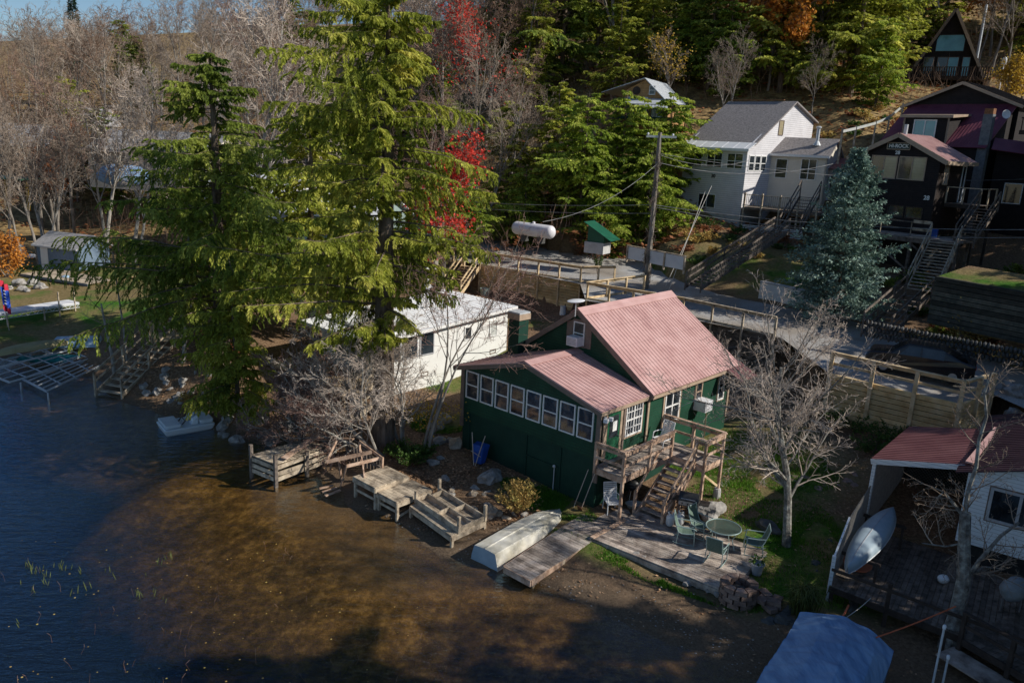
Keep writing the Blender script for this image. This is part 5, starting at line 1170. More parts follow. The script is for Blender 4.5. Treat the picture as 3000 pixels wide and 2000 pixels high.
# ---------------- propane tank, well shed, corrugated wall ----------------
def GR(px,py):  # on natural ground
    return GT(px,py)
tc=V(1.8,60,gz(1.8,60)); ax=(AT(1625,672,58.5)-AT(1505,656,61)); ax.z=0; ax.normalize(); cc=AT(1563,665,60)-V(0,0,.22)
pt_=thing('propane_tank',V(cc.x,cc.y,cc.z-.75),'big white horizontal propane tank in the shade beyond the gravel parking','propane tank')
prof=[]; R_=.50; Lh=1.6
for i in range(7): a=PI/2*i/6; prof.append((R_*math.sin(a),-Lh-R_*.75*math.cos(a)))
for i in range(7): a=PI/2*(6-i)/6; prof.append((R_*math.sin(a),Lh+R_*.75*math.cos(a)))
prof[0]=(.01,prof[0][1]); prof[-1]=(.01,prof[-1][1])
mm=Matrix(((0,-ax.y,ax.x),(0,ax.x,ax.y),(1,0,0))).to_4x4()
b=MB(); b.lathe(cc,prof,20,m=mm); b.build('tank','tank_white',pt_,smooth=True)
for s in (-.8,.8): b=MB(); p=cc+ax*s-V(0,0,.6); b.box(p.x,p.y,p.z-.1,.15,.8,.5,math.atan2(ax.y,ax.x)); b.build('leg','rock_dark',pt_)
b=MB(); b.lathe(cc+V(0,0,.48),[(.12,0),(.12,.12),(.02,.16)],10); b.build('dome','tank_white',pt_)
b=MB(); b.box(cc.x+ax.x*.75-.02,cc.y-.5,cc.z-.05,.14,.02,.45,0); b.build('label_plate','green_metal',pt_)
wsl=AT(1728,708,57); WS=Fr((wsl.x,wsl.y,0),R(-30)); z0=wsl.z; ws=thing('well_shed',wsl,'small green shed with a steep slanting metal roof on the grassy bank behind the pole','shed')
b=MB(); b.prism([WS(-.2,0,z0),WS(1.1,0,z0),WS(1.1,0,z0+.55),WS(-.2,0,z0+1.25)],WS.B*1.2); b.build('wall','green_metal',ws)
slab(ws,[WS(-.45,-.25,z0+1.42),WS(1.75,-.25,z0+.22),WS(1.75,1.5,z0+.22),WS(-.45,1.5,z0+1.42)],.04,'green_metal','roof')
b=MB(); b.box(*WS(.4,.5,z0-.4),1.5,1.3,.8,WS.yaw); b.build('base','foundation',ws)
q0,q1=AT(1838,757,54),AT(2005,792,49.5); cw=thing('corrugated_wall',q0,'low white corrugated metal wall with grey timber posts behind the utility pole','retaining wall')
b=MB(); d=(q1-q0).normalized(); s=V(d.y,-d.x,0).normalized(); n=14
for i in range(n):
    z_=i/n*.85; b.hexa([q0+V(0,0,z_),q1+V(0,0,z_),q1-s*.04+V(0,0,z_),q0-s*.04+V(0,0,z_)],[q0+s*.035+V(0,0,z_+.03),q1+s*.035+V(0,0,z_+.03),q1-s*.04+V(0,0,z_+.03),q0-s*.04+V(0,0,z_+.03)])
    b.hexa([q0+s*.035+V(0,0,z_+.03),q1+s*.035+V(0,0,z_+.03),q1-s*.04+V(0,0,z_+.03),q0-s*.04+V(0,0,z_+.03)],[q0+V(0,0,z_+.06),q1+V(0,0,z_+.06),q1-s*.04+V(0,0,z_+.06),q0-s*.04+V(0,0,z_+.06)])
b.build('sheet','white_metal_roof',cw)
for i in range(4): r_=q0.lerp(q1,i/3)+s*.06; b=MB(); b.box(r_.x,r_.y,r_.z+.35,.1,.1,1.15,math.atan2(d.y,d.x)); b.build('post','old_wood',cw)
b=MB(); b.beam(q0+V(0,0,.9),q1+V(0,0,.9),.12,.05); b.build('top_rail','old_wood',cw)
# ---------------- cars ----------------
def car(loc,yaw,label,m='car_grey',suv=True,L=4.6,W=1.8):
    t=thing('parked_car',loc,label,'car'); f=Fr(loc,yaw); z=loc.z
    prof=[(0,.35),(0,.75),(.15,.95),(1.05,1.05),(1.75,1.55),(3.6 if suv else 3.1,1.6 if suv else 1.5),(4.35 if suv else 4.0,1.1),(4.6,.95),(4.6,.35)]
    rows=[]
    for k,(yy,ins) in enumerate(((-W/2,.0),(W/2,.0))): pass
    b=MB(); pts=[(x*L/4.6,zz) for x,zz in prof]; low=[p for p in pts]; 
    n=len(pts); vs=[]
    secs=[(-W/2,.05),(-W/2+.07,0),(W/2-.07,0),(W/2,.05)]
    for y,ins in secs:
        for x,zz in pts:
            tum=.16*max(0,zz-1.0)/.6; yy=y*(1-tum); vs.append(f(x+(ins if x<L/2 else -ins),yy,z+zz-(ins if zz>.5 else 0)))
    fs=[]
    for s_ in range(3):
        for i in range(n): a=s_*n+i; c_=s_*n+(i+1)%n; fs.append((a,c_,c_+n,a+n))
    fs.append(tuple(range(n-1,-1,-1))); fs.append(tuple(3*n+i for i in range(n)))
    b.add(vs,fs); b.build('body',m,t)
    b=MB()
    for sy in (-1,1):
        for x0,x1 in ((1.45,2.3),(2.38,3.3)):
            xa,xb=x0*L/4.6,x1*L/4.6; lo=1.02
            P_=[f(xa+(0),sy*(W/2*.985+.012),z+lo),f(xb,sy*(W/2*.985+.012),z+lo),f(xb-.0,sy*(W/2*.86+.012),z+1.44),f(xa+.35 if x0<2 else xa,sy*(W/2*.86+.012),z+1.44)]
            b.quad(*P_)
    b.quad(*[f(x*L/4.6-.012,y,z+zz+.012) for x,y,zz in ((1.12,-.72,1.08),(1.12,.72,1.08),(1.72,.62,1.5),(1.72,-.62,1.5))]); b.quad(*[f(x*L/4.6+.012,y,z+zz+.012) for x,y,zz in ((4.28,-.7,1.12),(4.28,.7,1.12),(3.7,.6,1.52),(3.7,-.6,1.52))])
    b.build('window','glass',t)
    for x in (.85,3.75):
        for sy in (-1,1):
            c0=f(x*L/4.6,sy*(W/2-.1),z+.33); mm=Matrix.Rotation(yaw,4,'Z')@Matrix.Rotation(R(90),4,'X'); b=MB(); b.lathe(c0,[(.18,-.11),(.33,-.11),(.34,-.08),(.34,.08),(.33,.11),(.18,.11)],18,m=mm); w_=b.build('wheel','tyre',t)
            b=MB(); b.lathe(c0,[(.05,-.122),(.19,-.115),(.19,.115),(.05,.122)],12,m=mm); b.build('rim','steel',w_)
    for sy in (-1,1):
        b=MB(); b.box(*f(.0,sy*.62,z+.72),.05,.3,.12,yaw); b.build('headlight','lamp_lens',t)
        b=MB(); b.box(*f(L,sy*.65,z+.85),.05,.22,.16,yaw); b.build('tail_light','red_paint',t)
    return t
p=RG(1345,742); car(V(p.x-3.6,p.y+2.2,p.z+.02),R(-32),'grey car parked at the left end of the gravel behind the hemlock','car_grey')
p=RG(1262,712); car(V(p.x-2.5,p.y+1.5,p.z+.02),R(-20),'dark car parked behind the grey one at the left end of the gravel','car_black')
p=RG(2560,1080); car(V(p.x-.2,p.y+.5,p.z+.02),R(-30),'black car parked in deep shade on the right gravel','car_black',suv=False)
# red playset/lift behind the hemlock
p=AT(1240,700,66); b=MB(); b.beam(p,p+V(0,0,3),.12,.12); b.beam(p+V(1.2,0,0),p+V(1.2,0,3),.12,.12); b.beam(p+V(0,0,3),p+V(1.2,0,3),.12,.12); b.beam(p+V(0,0,1.9),p+V(1.2,0,1.9),.12,.12); b.beam(p+V(-3,0,.9),p+V(1.2,0,.6),.12,.15); tag(b.build('red_frame','red_paint'),'bright red upright metal frame glimpsed behind the hemlock trunk','frame')
# ---------------- white cottage ----------------
g0=G(1483,1022,2.45); WC=Fr((g0.x,g0.y,0),-.74); # origin back right corner; v negative toward the lake
wc=thing('cottage',WC(-2,-4,1.5),'low white cottage with a flat white metal roof behind the biggest hemlock','house')
LW=8.8; WW=5.2
b=MB(); b.hexa([WC(-WW,-LW,1.9),WC(0,-LW,1.9),WC(0,0,1.9),WC(-WW,0,1.9)],[WC(-WW,-LW,4.55),WC(0,-LW,4.55),WC(0,0,4.72),WC(-WW,0,4.72)]); b.build('wall','stucco_white',wc)
b=MB(); b.hexa([WC(-WW+.03,-LW+.03,.8),WC(-.03,-LW+.03,.8),WC(-.03,-.03,.8),WC(-WW+.03,-.03,.8)],[WC(-WW+.03,-LW+.03,1.9),WC(-.03,-LW+.03,2.2),WC(-.03,-.03,2.9),WC(-WW+.03,-.03,1.9)]); b.build('foundation','stucco_white',wc)
metal_roof(wc,WC(-WW-.4,-LW-1.0,4.35),WC(.4,-LW-1.0,4.35),WC(.4,.35,4.98),WC(-WW-.4,.35,4.98),m='white_metal_roof',rib=.3,name='roof')
b=MB(); b.beam(WC(.4,-LW-1.0,4.27),WC(.4,.35,4.9),.05,.16); b.beam(WC(-WW-.4,-LW-1.02,4.27),WC(.4,-LW-1.02,4.27),.05,.16); b.build('fascia','white_paint',wc)
window(wc,WC,0,-1.15,3.35,.6,.95,'r',glass='blind_glass'); window(wc,WC,0,-3.1,3.45,.55,.75,'r',mull=0)
for v in (-6.0,-7.1,-8.2): window(wc,WC,0,v,3.1,.95,1.15,'r',frame='grey_plastic')
for v in (-1.1,-3.5,-6.1): window(wc,WC,-.03,v,1.95 if v<-3 else 2.35,.5,.26,'r',frame='brown_trim',name='vent',proud=.04)
for u in (-.9,-2.4,-3.9): window(wc,WC,u,-LW,2.9,1.15,1.3,'f',frame='grey_plastic',mull=1)
b=MB(); p=WC(-2.9,-3.5,0); b.tube([V(p.x,p.y,4.7),V(p.x,p.y,6.8)],.11,10); b.lathe(V(p.x,p.y,5.9),[(.12,0),(.3,.02),(.12,.22)],12); b.lathe(V(p.x,p.y,6.75),[(.12,0),(.24,.05),(.24,.1),(.02,.3)],12); b.build('stovepipe','white_metal_roof',wc)
# porch deck on the lake side
wp_=thing('porch_deck',WC(-3,-LW-1.2,1.8),'new timber porch deck in front of the white cottage, half hidden by bare twigs','deck')
b=MB(); boards(b,WC(-WW-1.2,-LW-2.3,2.2),WC.B*2.25,WC.A*(WW+1.2),.14); b.build('floor','new_wood',wp_)
b=MB(); b.beam(WC(-WW-1.2,-LW-2.33,2.05),WC(0,-LW-2.33,2.05),.05,.26); b.beam(WC(0,-LW-2.3,2.05),WC(0,-LW,2.05),.05,.26); b.build('rim_joist','new_wood',wp_)
for i in range(4): p=WC(-.1-i*2.0,-LW-2.25,0); b=MB(); b.beam(V(p.x,p.y,gz(p.x,p.y)-.2),V(p.x,p.y,2.1),.13,.13); b.build('post','new_wood',wp_)
stairs('porch_steps',WC(.55,-LW-.6,2.2),WC(.65,-LW-3.0,.95),1.0,6,'grey timber steps beside the white cottage corner, right of the big trunk','old_wood')
# planters and bins between the cottages and the wall
p=AT(1553,905,45.5); 
def bucket(p,r0,r1,h,m,label,nm='bin',cat='bin'):
    b=MB(); b.lathe(p,[(r0,0),(r1,h),(r1+.02,h),(r1+.02,h+.03),(r1-.03,h+.03),(r0*.9,.06),(.02,.05)],16); return tag(b.build(nm,m,None,False),label,cat)
q=GT(1648,922); bucket(q,.22,.17,.55,'white_plastic','white tapered bucket at the foot of the tall timber wall near the satellite dish','bucket','bucket')
q=GT(1420,865); bucket(q,.3,.36,.5,'pale_green_metal','pale green tub on the bank behind the white cottage roof','planter','planter')
# ---------------- white three storey house (number 30) ----------------
c3_=AT(2193,425,66); c3z=c3_.z-.2; H3=Fr((c3_.x,c3_.y,0),-.80); gb=H3(0,0,0); zb=gz(gb.x,gb.y)-.3
h3=thing('house',H3(-3,3,8),'tall narrow white clapboard house with a steep grey shingle roof and the number 30','house')
WD=6.1; ZE3=c3z; ZR3=ZE3+4.05; VR=6.6; VB3=10.6; ZB3=ZE3+2.7
b=MB()
wallpoly(b,[H3(0,0,8.6),H3(0,0,ZE3),H3(0,VR,ZR3-.15),H3(0,VB3,ZB3),H3(0,VB3,8.6)],-H3.A*.12)
wallpoly(b,[H3(-WD,0,8.6),H3(-WD,0,ZE3),H3(-WD,VR,ZR3-.15),H3(-WD,VB3,ZB3),H3(-WD,VB3,8.6)],H3.A*.12)
b.hexa([H3(-WD+.12,0,8.9),H3(-.12,0,8.9),H3(-.12,.12,8.9),H3(-WD+.12,.12,8.9)],[H3(-WD+.12,0,ZE3),H3(-.12,0,ZE3),H3(-.12,.12,ZE3),H3(-WD+.12,.12,ZE3)])
b.build('wall','white_siding',h3)
b=MB(); b.hexa([H3(-WD+.02,.02,6),H3(-.02,.02,6),H3(-.02,VB3-.1,6),H3(-WD+.02,VB3-.1,6)],[H3(-WD+.02,.02,9.6),H3(-.02,.02,9.25),H3(-.02,VB3-.1,9.25),H3(-WD+.02,VB3-.1,9.6)]); b.build('foundation','foundation',h3)
slab(h3,[H3(-WD-.3,.55,ZE3+.28),H3(.3,.55,ZE3+.28),H3(.3,VR,ZR3),H3(-WD-.3,VR,ZR3)],.12,'shingle_grey','roof')
slab(h3,[H3(.3,VR+.01,ZR3),H3(-WD-.3,VR+.01,ZR3),H3(-WD-.3,VB3+.4,ZB3-.15),H3(.3,VB3+.4,ZB3-.15)][::-1],.12,'shingle_grey','roof')
metal_roof(h3,H3(-WD-.35,-.45,ZE3-.12),H3(.35,-.45,ZE3-.12),H3(.35,.62,ZE3+.40),H3(-WD-.35,.62,ZE3+.40),m='white_metal_roof',rib=1.05,name='eave_panel')
b=MB(); b.beam(H3(-WD-.35,-.47,ZE3-.22),H3(.35,-.47,ZE3-.22),.04,.22); b.build('fascia','white_paint',h3)
b=MB(); b.beam(H3(-WD,VR-.02,ZR3+.11),H3(-.9,VR-.02,ZR3+.11),.22,.05); b.build('ridge_cap','rust',h3)
for k in range(3): window(h3,H3,-WD+1.15+k*1.95,0,ZE3-2.0+.25,1.5,1.25,'f',mull=1,sash=True)
window(h3,H3,-WD+2.75,0,ZE3-5.1,1.7,1.15,'f',frame='white_paint',mull=1,ft=.05)
for k in range(3): window(h3,H3,0,.75+k*.95,ZE3-1.85,.85,1.25,'r',sash=True)
window(h3,H3,0,4.9,ZE3+1.15,.8,1.25,'r',glass='curtain_glass',frame='brown_trim')
text_on(h3,'30',H3(-WD+3.15,-.03,ZE3-2.45),H3.A,(0,0,1),.42,'letter_black',bold=.012)
# right wing of the white house
W3=Fr(H3(0,3.9,0),-.62); zw=ZE3-.35
wg=MB(); LWg=4.6
wallpoly(wg,[W3(0,0,9.6),W3(LWg,0,9.6),W3(LWg,0,zw),W3(0,0,zw)],W3.B*.12)
wallpoly(wg,[W3(LWg,0,9.6),W3(LWg,3.8,9.6),W3(LWg,3.8,zw),W3(LWg,1.9,zw+1.25),W3(LWg,0,zw)],-W3.A*.12)
wg.build('wing_wall','cream_siding',h3)
slab(h3,[W3(-.1,-.35,zw-.05),W3(LWg+.25,-.35,zw-.05),W3(LWg+.25,1.9,zw+1.4),W3(-.1,1.9,zw+1.4)],.1,'shingle_grey','wing_roof')
slab(h3,[W3(LWg+.25,1.91,zw+1.4),W3(-.1,1.91,zw+1.4),W3(-.1,4.1,zw-.05),W3(LWg+.25,4.1,zw-.05)][::-1],.1,'shingle_grey','wing_roof')
b=MB(); b.beam(W3(-.1,-.37,zw-.1),W3(LWg+.25,-.37,zw-.1),.04,.2); b.build('fascia','white_paint',h3)
window(h3,W3,.95,0,zw-2.0,1.0,1.6,'f',sash=True); window(h3,W3,3.2,0,zw-2.0,1.3,1.7,'f',mull=1,sash=True)
b=MB(); p=W3(3.3,1.0,zw+1.0); b.tube([p-V(0,0,.5),p+V(0,0,1.2)],.14,10); b.lathe(p,[(.35,-.2),(.16,.15)],10); b.lathe(p+V(0,0,1.15),[(.17,0),(.22,.06),(.22,.14),(.1,.2)],10); b.build('stovepipe','galvanised',h3)
X3=Fr(W3(LWg,1.2,0),-.62); b=MB(); wallpoly(b,[X3(0,0,9.4),X3(3.6,0,9.4),X3(3.6,0,zw-1.0),X3(0,0,zw-.9)],X3.B*2.5); b.build('porch_wall','white_siding',h3)
metal_roof(h3,X3(-.05,-.6,zw-1.0),X3(3.9,-.6,zw-1.0),X3(3.9,2.4,zw-.1),X3(-.05,2.4,zw-.1),m='maroon_roof',name='porch_roof')
for k in range(3): window(h3,X3,.6+k*1.1,0,zw-2.9,.95,1.5,'f',frame='grey_plastic')
# deck of the white house
D3_=Fr(H3(.15,.2,0),-.70); dk3=thing('house_deck',D3_(3,0,9),'weathered deck with a picket railing beside the white house','deck'); zd=ZE3-4.7
b=MB(); b.hexa([D3_(0,-.3,zd-.2),D3_(6.2,-.3,zd-.2),D3_(6.2,3.2,zd-.2),D3_(0,3.2,zd-.2)],[D3_(0,-.3,zd),D3_(6.2,-.3,zd),D3_(6.2,3.2,zd),D3_(0,3.2,zd)]); b.build('floor','dark_old_wood',dk3)
for i in range(5): post(.1+i*1.5,-.3,7.2,zd+(1.15 if i<4 else 1.9),'old_wood',.13,dk3,D3_)
b=MB(); b.beam(D3_(0,-.35,zd+1.0),D3_(6.2,-.35,zd+1.0),.12,.05); b.beam(D3_(0,-.35,zd+.12),D3_(6.2,-.35,zd+.12),.04,.08); b.build('rail','old_wood',dk3)
for i in range(38):
    u=.15+i*.16
    b=MB(); b.beam(D3_(u,-.36,zd+.1),D3_(u,-.36,zd+.98),.045,.03); b.build('baluster','old_wood',dk3)
b=MB()
for i in range(9): b.beam(D3_(.2,-.6,7.3+i*.12),D3_(5.4,-.9,7.3+i*.12),.05,.06)
tag(b.build('corrugated_screen','white_metal_roof'),'white corrugated panel under the deck of the white house','panel')
# long netted stair
t0_=AT(2385,560,62); t1_=AT(2032,835,47.2); 
ls=stairs('long_stairway',AT(2372,570,61),AT(2310,680,57),1.3,12,'dark upper stair flight climbing to the deck of the white house','dark_old_wood',railh=1.0)
ls2=stairs('long_stairway',AT(2290,672,57),AT(2030,838,49),1.0,26,'long weathered stair with netted railings rising right of the utility pole','dark_old_wood',railh=.8)
tA,tB=AT(2290,672,57),AT(2030,838,49); d=tB-tA; h_=V(d.x,d.y,0).normalized(); s_=V(-h_.y,h_.x,0)
for k in (-1,1):
    b=MB()
    for i in range(0,90,2):
        p=tA+d*(i/90)+s_*k*.6; q=tA+d*min(1,(i+3)/90)+s_*k*.6; b.beam(p+V(0,0,.8),q-V(0,0,.1),.012,.012); b.beam(p-V(0,0,.1),q+V(0,0,.8),.012,.012)
    b.build('netting','mesh_net',ls2)
# white garden wall behind the spruce
q0,q1,q2=RG(2225,874),RG(2410,918),RG(2506,938); gw=thing('garden_wall',q0,'low whitewashed masonry wall along the road behind the blue spruce','wall'); b=MB()
for a_,b_ in ((q0,q1),(q1,q2)): b.beam(a_+V(0,0,.35),b_+V(0,0,.35),.3,1.5)
b.build('masonry','stucco_white',gw); b=MB()
for a_,b_ in ((q0,q1),(q1,q2)): b.beam(a_+V(0,0,1.15),b_+V(0,0,1.15),.38,.09)
b.build('coping','foundation',gw)
# dark timber crib walls on the right
for (ax_,ay_,aY),(bx_,by_,bY),h,lb,nm in (((2722,930,42),(3080,1010,37),2.3,'tall dark timber retaining wall with grass on top at the right edge','retaining_wall'),((2530,985,39),(3090,1095,35),.9,'low dark stone wall along the far side of the right gravel','stone_wall')):
    a_,b_=AT(ax_,ay_,aY),AT(bx_,by_,bY); t=thing(nm,a_,lb,'retaining wall'); 
    if h>1: retain(t,V(a_.x,a_.y,a_.z+h),V(b_.x,b_.y,b_.z+h),min(a_.z,b_.z)-.2,th=.3,m='timber_dark',plank=.24)
    else:
        b=MB(); d=(b_-a_); n=46
        for i in range(n):
            for j in range(3):
                p=a_+d*((i+.5*(j%2)+.5)/n); b.rockat(p.x,p.y,p.z+.15+j*.28,d.length/n*.6,.22,.17,i*3+j,math.atan2(d.y,d.x),1,.25)
        b.build('stone_course','rock_dark',t)
# bank fill behind the tall wall so the grass meets its top
a_,b_=AT(2722,930,42),AT(3080,1010,37); d=(b_-a_); d.z=0; d.normalize(); s=V(-d.y,d.x,0)
b=MB(); P0_=[V(a_.x,a_.y,a_.z+2.25)+s*.1,V(b_.x,b_.y,b_.z+2.25)+s*.1,V(b_.x,b_.y,b_.z+2.7)+s*3.2+d*0,V(a_.x,a_.y,a_.z+2.7)+s*3.2]
b.prism(P0_,V(0,0,-2.6)); o=b.build('bank','ground'); tag(o,kind='structure')
# ---------------- dark brown house (number 28) ----------------
c8=AT(2756,474,55); H8=Fr((c8.x,c8.y,0),-.88); z8=c8.z
h8=thing('house',H8(-3,4,6.5),'tall dark brown shingled house with pink and purple metal roofs and a HI-ROCK sign','house')
zdk=Zat(c8.x,c8.y,690); W8=5.9; DB=4.6
b=MB(); wallpoly(b,[H8(0,0,zdk),H8(0,0,z8+.15),H8(-W8/2,0,z8+1.55),H8(-W8,0,z8+.15),H8(-W8,0,zdk)],H8.B*.15)
b.hexa([H8(-W8,.15,zdk),H8(-W8+.15,.15,zdk),H8(-W8+.15,DB,zdk),H8(-W8,DB,zdk)],[H8(-W8,.15,z8+.15),H8(-W8+.15,.15,z8+.15),H8(-W8+.15,DB,z8+.15),H8(-W8,DB,z8+.15)])
b.build('wall','dark_siding',h8)
b=MB(); b.hexa([H8(-.15,.15,zdk),H8(0,.15,zdk),H8(0,DB,zdk),H8(-.15,DB,zdk)],[H8(-.15,.15,z8+.15),H8(0,.15,z8+.15),H8(0,DB,z8+.15),H8(-.15,DB,z8+.15)]); b.build('side_wall','shingle_brown_wall',h8)
metal_roof(h8,H8(.6,-.35,z8+.05),H8(.6,DB,z8+.05),H8(-W8/2,DB,z8+1.8),H8(-W8/2,-.35,z8+1.8),m='pink_roof',name='porch_roof'); metal_roof(h8,H8(-W8-.6,DB,z8+.05),H8(-W8-.6,-.35,z8+.05),H8(-W8/2,-.35,z8+1.8),H8(-W8/2,DB,z8+1.8),m='purple_roof',name='porch_roof')
b=MB(); b.beam(H8(.62,-.38,z8-.08),H8(-W8/2,-.38,z8+1.67),.05,.3); b.beam(H8(-W8-.62,-.38,z8-.08),H8(-W8/2,-.38,z8+1.67),.05,.3); b.beam(H8(.63,-.34,z8-.07),H8(.63,DB,z8-.07),.05,.26); b.build('fascia','tan_trim',h8)
for k,g_ in ((0,'curtain_glass'),(1,'curtain_glass')):
    uc=-1.95-k*2.0+.1; window(h8,H8,uc,0,z8-1.35,1.9,1.6,'f',frame='tan_trim',mull=1,ft=.08,glass='curtain_glass')
    b=MB(); b.hexa([H8(uc-.88,-.03,z8-1.27),H8(uc-.05,-.03,z8-1.27),H8(uc-.05,-.022,z8-1.27),H8(uc-.88,-.022,z8-1.27)],[H8(uc-.88,-.03,z8+.17),H8(uc-.05,-.03,z8+.17),H8(uc-.05,-.022,z8+.17),H8(uc-.88,-.022,z8+.17)]); b.build('pane','glass',h8)
for uc in (-1.0-.2,-2.5,-4.0): window(h8,H8,uc,0,zdk+1.0,1.2,.85,'f',frame='brown_stain',ft=.06)
window(h8,H8,0,1.15,z8-1.55,.75,1.7,'r',frame='tan_trim',glass='blind_glass',ft=.12,mull=1)
window(h8,H8,0,DB-.6,z8-2.8,.6,2.6,'r',frame='shade_blue_siding',ft=.08)
sg=MB(); sg.hexa([H8(-3.75,-.07,z8+.72),H8(-2.2,-.07,z8+.72),H8(-2.2,-.02,z8+.72),H8(-3.75,-.02,z8+.72)],[H8(-3.75,-.07,z8+1.12),H8(-2.2,-.07,z8+1.12),H8(-2.2,-.02,z8+1.12),H8(-3.75,-.02,z8+1.12)]); sgn=sg.build('sign','sign_board',h8)
b=MB(); 
for p,q in (((-3.78,.70),(-2.17,.70)),((-3.78,1.14),(-2.17,1.14)),((-3.78,.7),(-3.78,1.14)),((-2.17,.7),(-2.17,1.14))): b.beam(H8(p[0],-.08,z8+p[1]),H8(q[0],-.08,z8+q[1]),.05,.05)
b.build('sign_frame','tan_trim',sgn); text_on(sgn,'HI-ROCK',H8(-2.97,-.08,z8+.925),H8.A,(0,0,1),.34,'letter_white',bold=.008)
text_on(h8,'28',H8(-3.0,-.03,z8+.47),H8.A,(0,0,1),.34,'letter_white',bold=.010); text_on(h8,'28',H8(-.5,-.03,Zat(c8.x,c8.y,582)),H8.A,(0,0,1),.40,'letter_white',bold=.010)
# deck
b=MB(); b.hexa([H8(-W8-.3,-2.0,zdk-.12),H8(3.0,-2.0,zdk-.12),H8(3.0,.0,zdk-.12),H8(-W8-.3,.0,zdk-.12)],[H8(-W8-.3,-2.0,zdk),H8(3.0,-2.0,zdk),H8(3.0,.0,zdk),H8(-W8-.3,.0,zdk)]); d8=thing('house_deck',H8(-1,-1,6),'high timber deck on braced posts in front of the dark brown house','deck'); b.build('floor','deck_wood',d8)
b=MB(); b.beam(H8(-W8-.3,-2.02,zdk-.25),H8(3.0,-2.02,zdk-.25),.06,.3); b.build('rim_joist','dark_old_wood',d8)
for u in (-5.8,-3,-.2,2.8):
    for v in (-1.95,-.3): p=H8(u,v,0); post(u,v,gz(p.x,p.y)-.2,zdk-.1,'dark_old_wood',.18,d8,H8)
b=MB(); 
for u in (-5.8,-3,-.2): zz=zdk-.5; b.beam(H8(u,-1.95,zz),H8(u+2.8,-1.95,zz-1.8),.05,.12); b.beam(H8(u,-1.95,zz-1.8),H8(u+2.8,-1.95,zz),.05,.12)
b.build('brace','dark_old_wood',d8)
for u in (-4.5,-2.4,-.3): post(u,-2.0,zdk,zdk+1.0,'old_wood',.05,d8,H8)
b=MB(); b.beam(H8(-.2,-2.0,zdk+1.0),H8(1.0,-2.0,zdk+1.0),.1,.2); b.beam(H8(-.2,-2.0,zdk+.5),H8(1.0,-2.0,zdk+.5),.1,.2); b.build('rail','old_wood',d8)
b=MB(); p=H8(.9,-1.3,zdk); b.box(p.x,p.y,p.z+.3,.5,.2,.6,-.9); tag(b.build('painted_panel','blue_plastic'),'small blue and orange painted panel on the deck of the dark brown house','panel')
gb_=H8(-3,.5,0)
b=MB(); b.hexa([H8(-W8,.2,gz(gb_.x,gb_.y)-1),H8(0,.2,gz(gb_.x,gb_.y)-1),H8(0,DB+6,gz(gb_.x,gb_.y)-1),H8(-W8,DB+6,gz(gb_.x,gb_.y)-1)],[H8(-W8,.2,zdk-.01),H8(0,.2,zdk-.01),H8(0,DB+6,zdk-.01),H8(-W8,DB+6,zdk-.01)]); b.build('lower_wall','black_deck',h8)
stairs('deck_stairway',H8(2.0,-2.1,zdk),AT(2700,850,46.5),1.6,16,'long open dark stairway leading down from the deck of the dark brown house','old_wood',railh=1.0)
stairs('road_stairway',AT(2690,860,46.3),AT(2565,975,41.5),1.3,9,'lowest dark stair flight reaching the road right of the blue spruce','dark_old_wood',railh=1.0)
b=MB(); b.beam(H8(-W8,-2.0,zdk+.95),H8(-.2,-2.0,zdk+.95),.06,.07); b.beam(H8(-W8,-2.0,zdk+.5),H8(-.2,-2.0,zdk+.5),.04,.05); b.build('rail','dark_old_wood',d8)
sd=thing('side_balcony',H8(1.2,3,z8-2.9),'small dark balcony with a pale railing on the right side of the dark brown house','balcony'); zb_=z8-2.75
b=MB(); boards(b,H8(.05,1.6,zb_),H8.B*2.6,H8.A*2.3,.14); b.build('floor','dark_old_wood',sd); b=MB(); b.beam(H8(.05,1.58,zb_-.14),H8(2.35,1.58,zb_-.14),.06,.26); b.build('rim_joist','brown_stain',sd)
for u,v in ((.1,1.6),(1.2,1.6),(2.3,1.6),(2.3,2.9),(2.3,4.2)): post(u,v,zb_-.2,zb_+1.1,'old_wood',.09,sd,H8)
b=MB(); b.beam(H8(.1,1.6,zb_+1.1),H8(2.35,1.6,zb_+1.1),.1,.06); b.beam(H8(2.3,1.6,zb_+1.1),H8(2.3,4.2,zb_+1.1),.1,.06); b.build('rail','old_wood',sd)
for u,v in ((2.2,1.7),(2.2,4.1)): p=H8(u,v,0); post(u,v,gz(p.x,p.y),zb_-.2,'brown_stain',.14,sd,H8)
stairs('side_stairway',H8(2.9,1.5,zb_),H8(3.0,-1.6,zdk),1.1,12,'dark stair flight from the side balcony down to the high deck','dark_old_wood',railh=1.0)
# upper block
m8=AT(2830,240,66); U8=Fr((m8.x,m8.y,0),-.88); zp=m8.z; hw=4.2
b=MB(); wallpoly(b,[U8(-hw,0,9),U8(hw,0,9),U8(hw,0,zp-1.75),U8(0,0,zp-.15),U8(-hw,0,zp-1.75)],U8.B*5); b.build('upper_wall','dark_siding',h8)
metal_roof(h8,U8(hw+.45,-.5,zp-1.85),U8(hw+.45,5.5,zp-1.85),U8(0,5.5,zp),U8(0,-.5,zp),m='dark_siding',name='upper_roof'); metal_roof(h8,U8(-hw-.45,5.5,zp-1.85),U8(-hw-.45,-.5,zp-1.85),U8(0,-.5,zp),U8(0,5.5,zp),m='dark_siding',name='upper_roof')
b=MB(); b.beam(U8(hw+.45,-.53,zp-1.97),U8(0,-.53,zp-.12),.05,.22); b.beam(U8(-hw-.45,-.53,zp-1.97),U8(0,-.53,zp-.12),.05,.22); b.build('fascia','tan_trim',h8)
zlo=zp-5.1
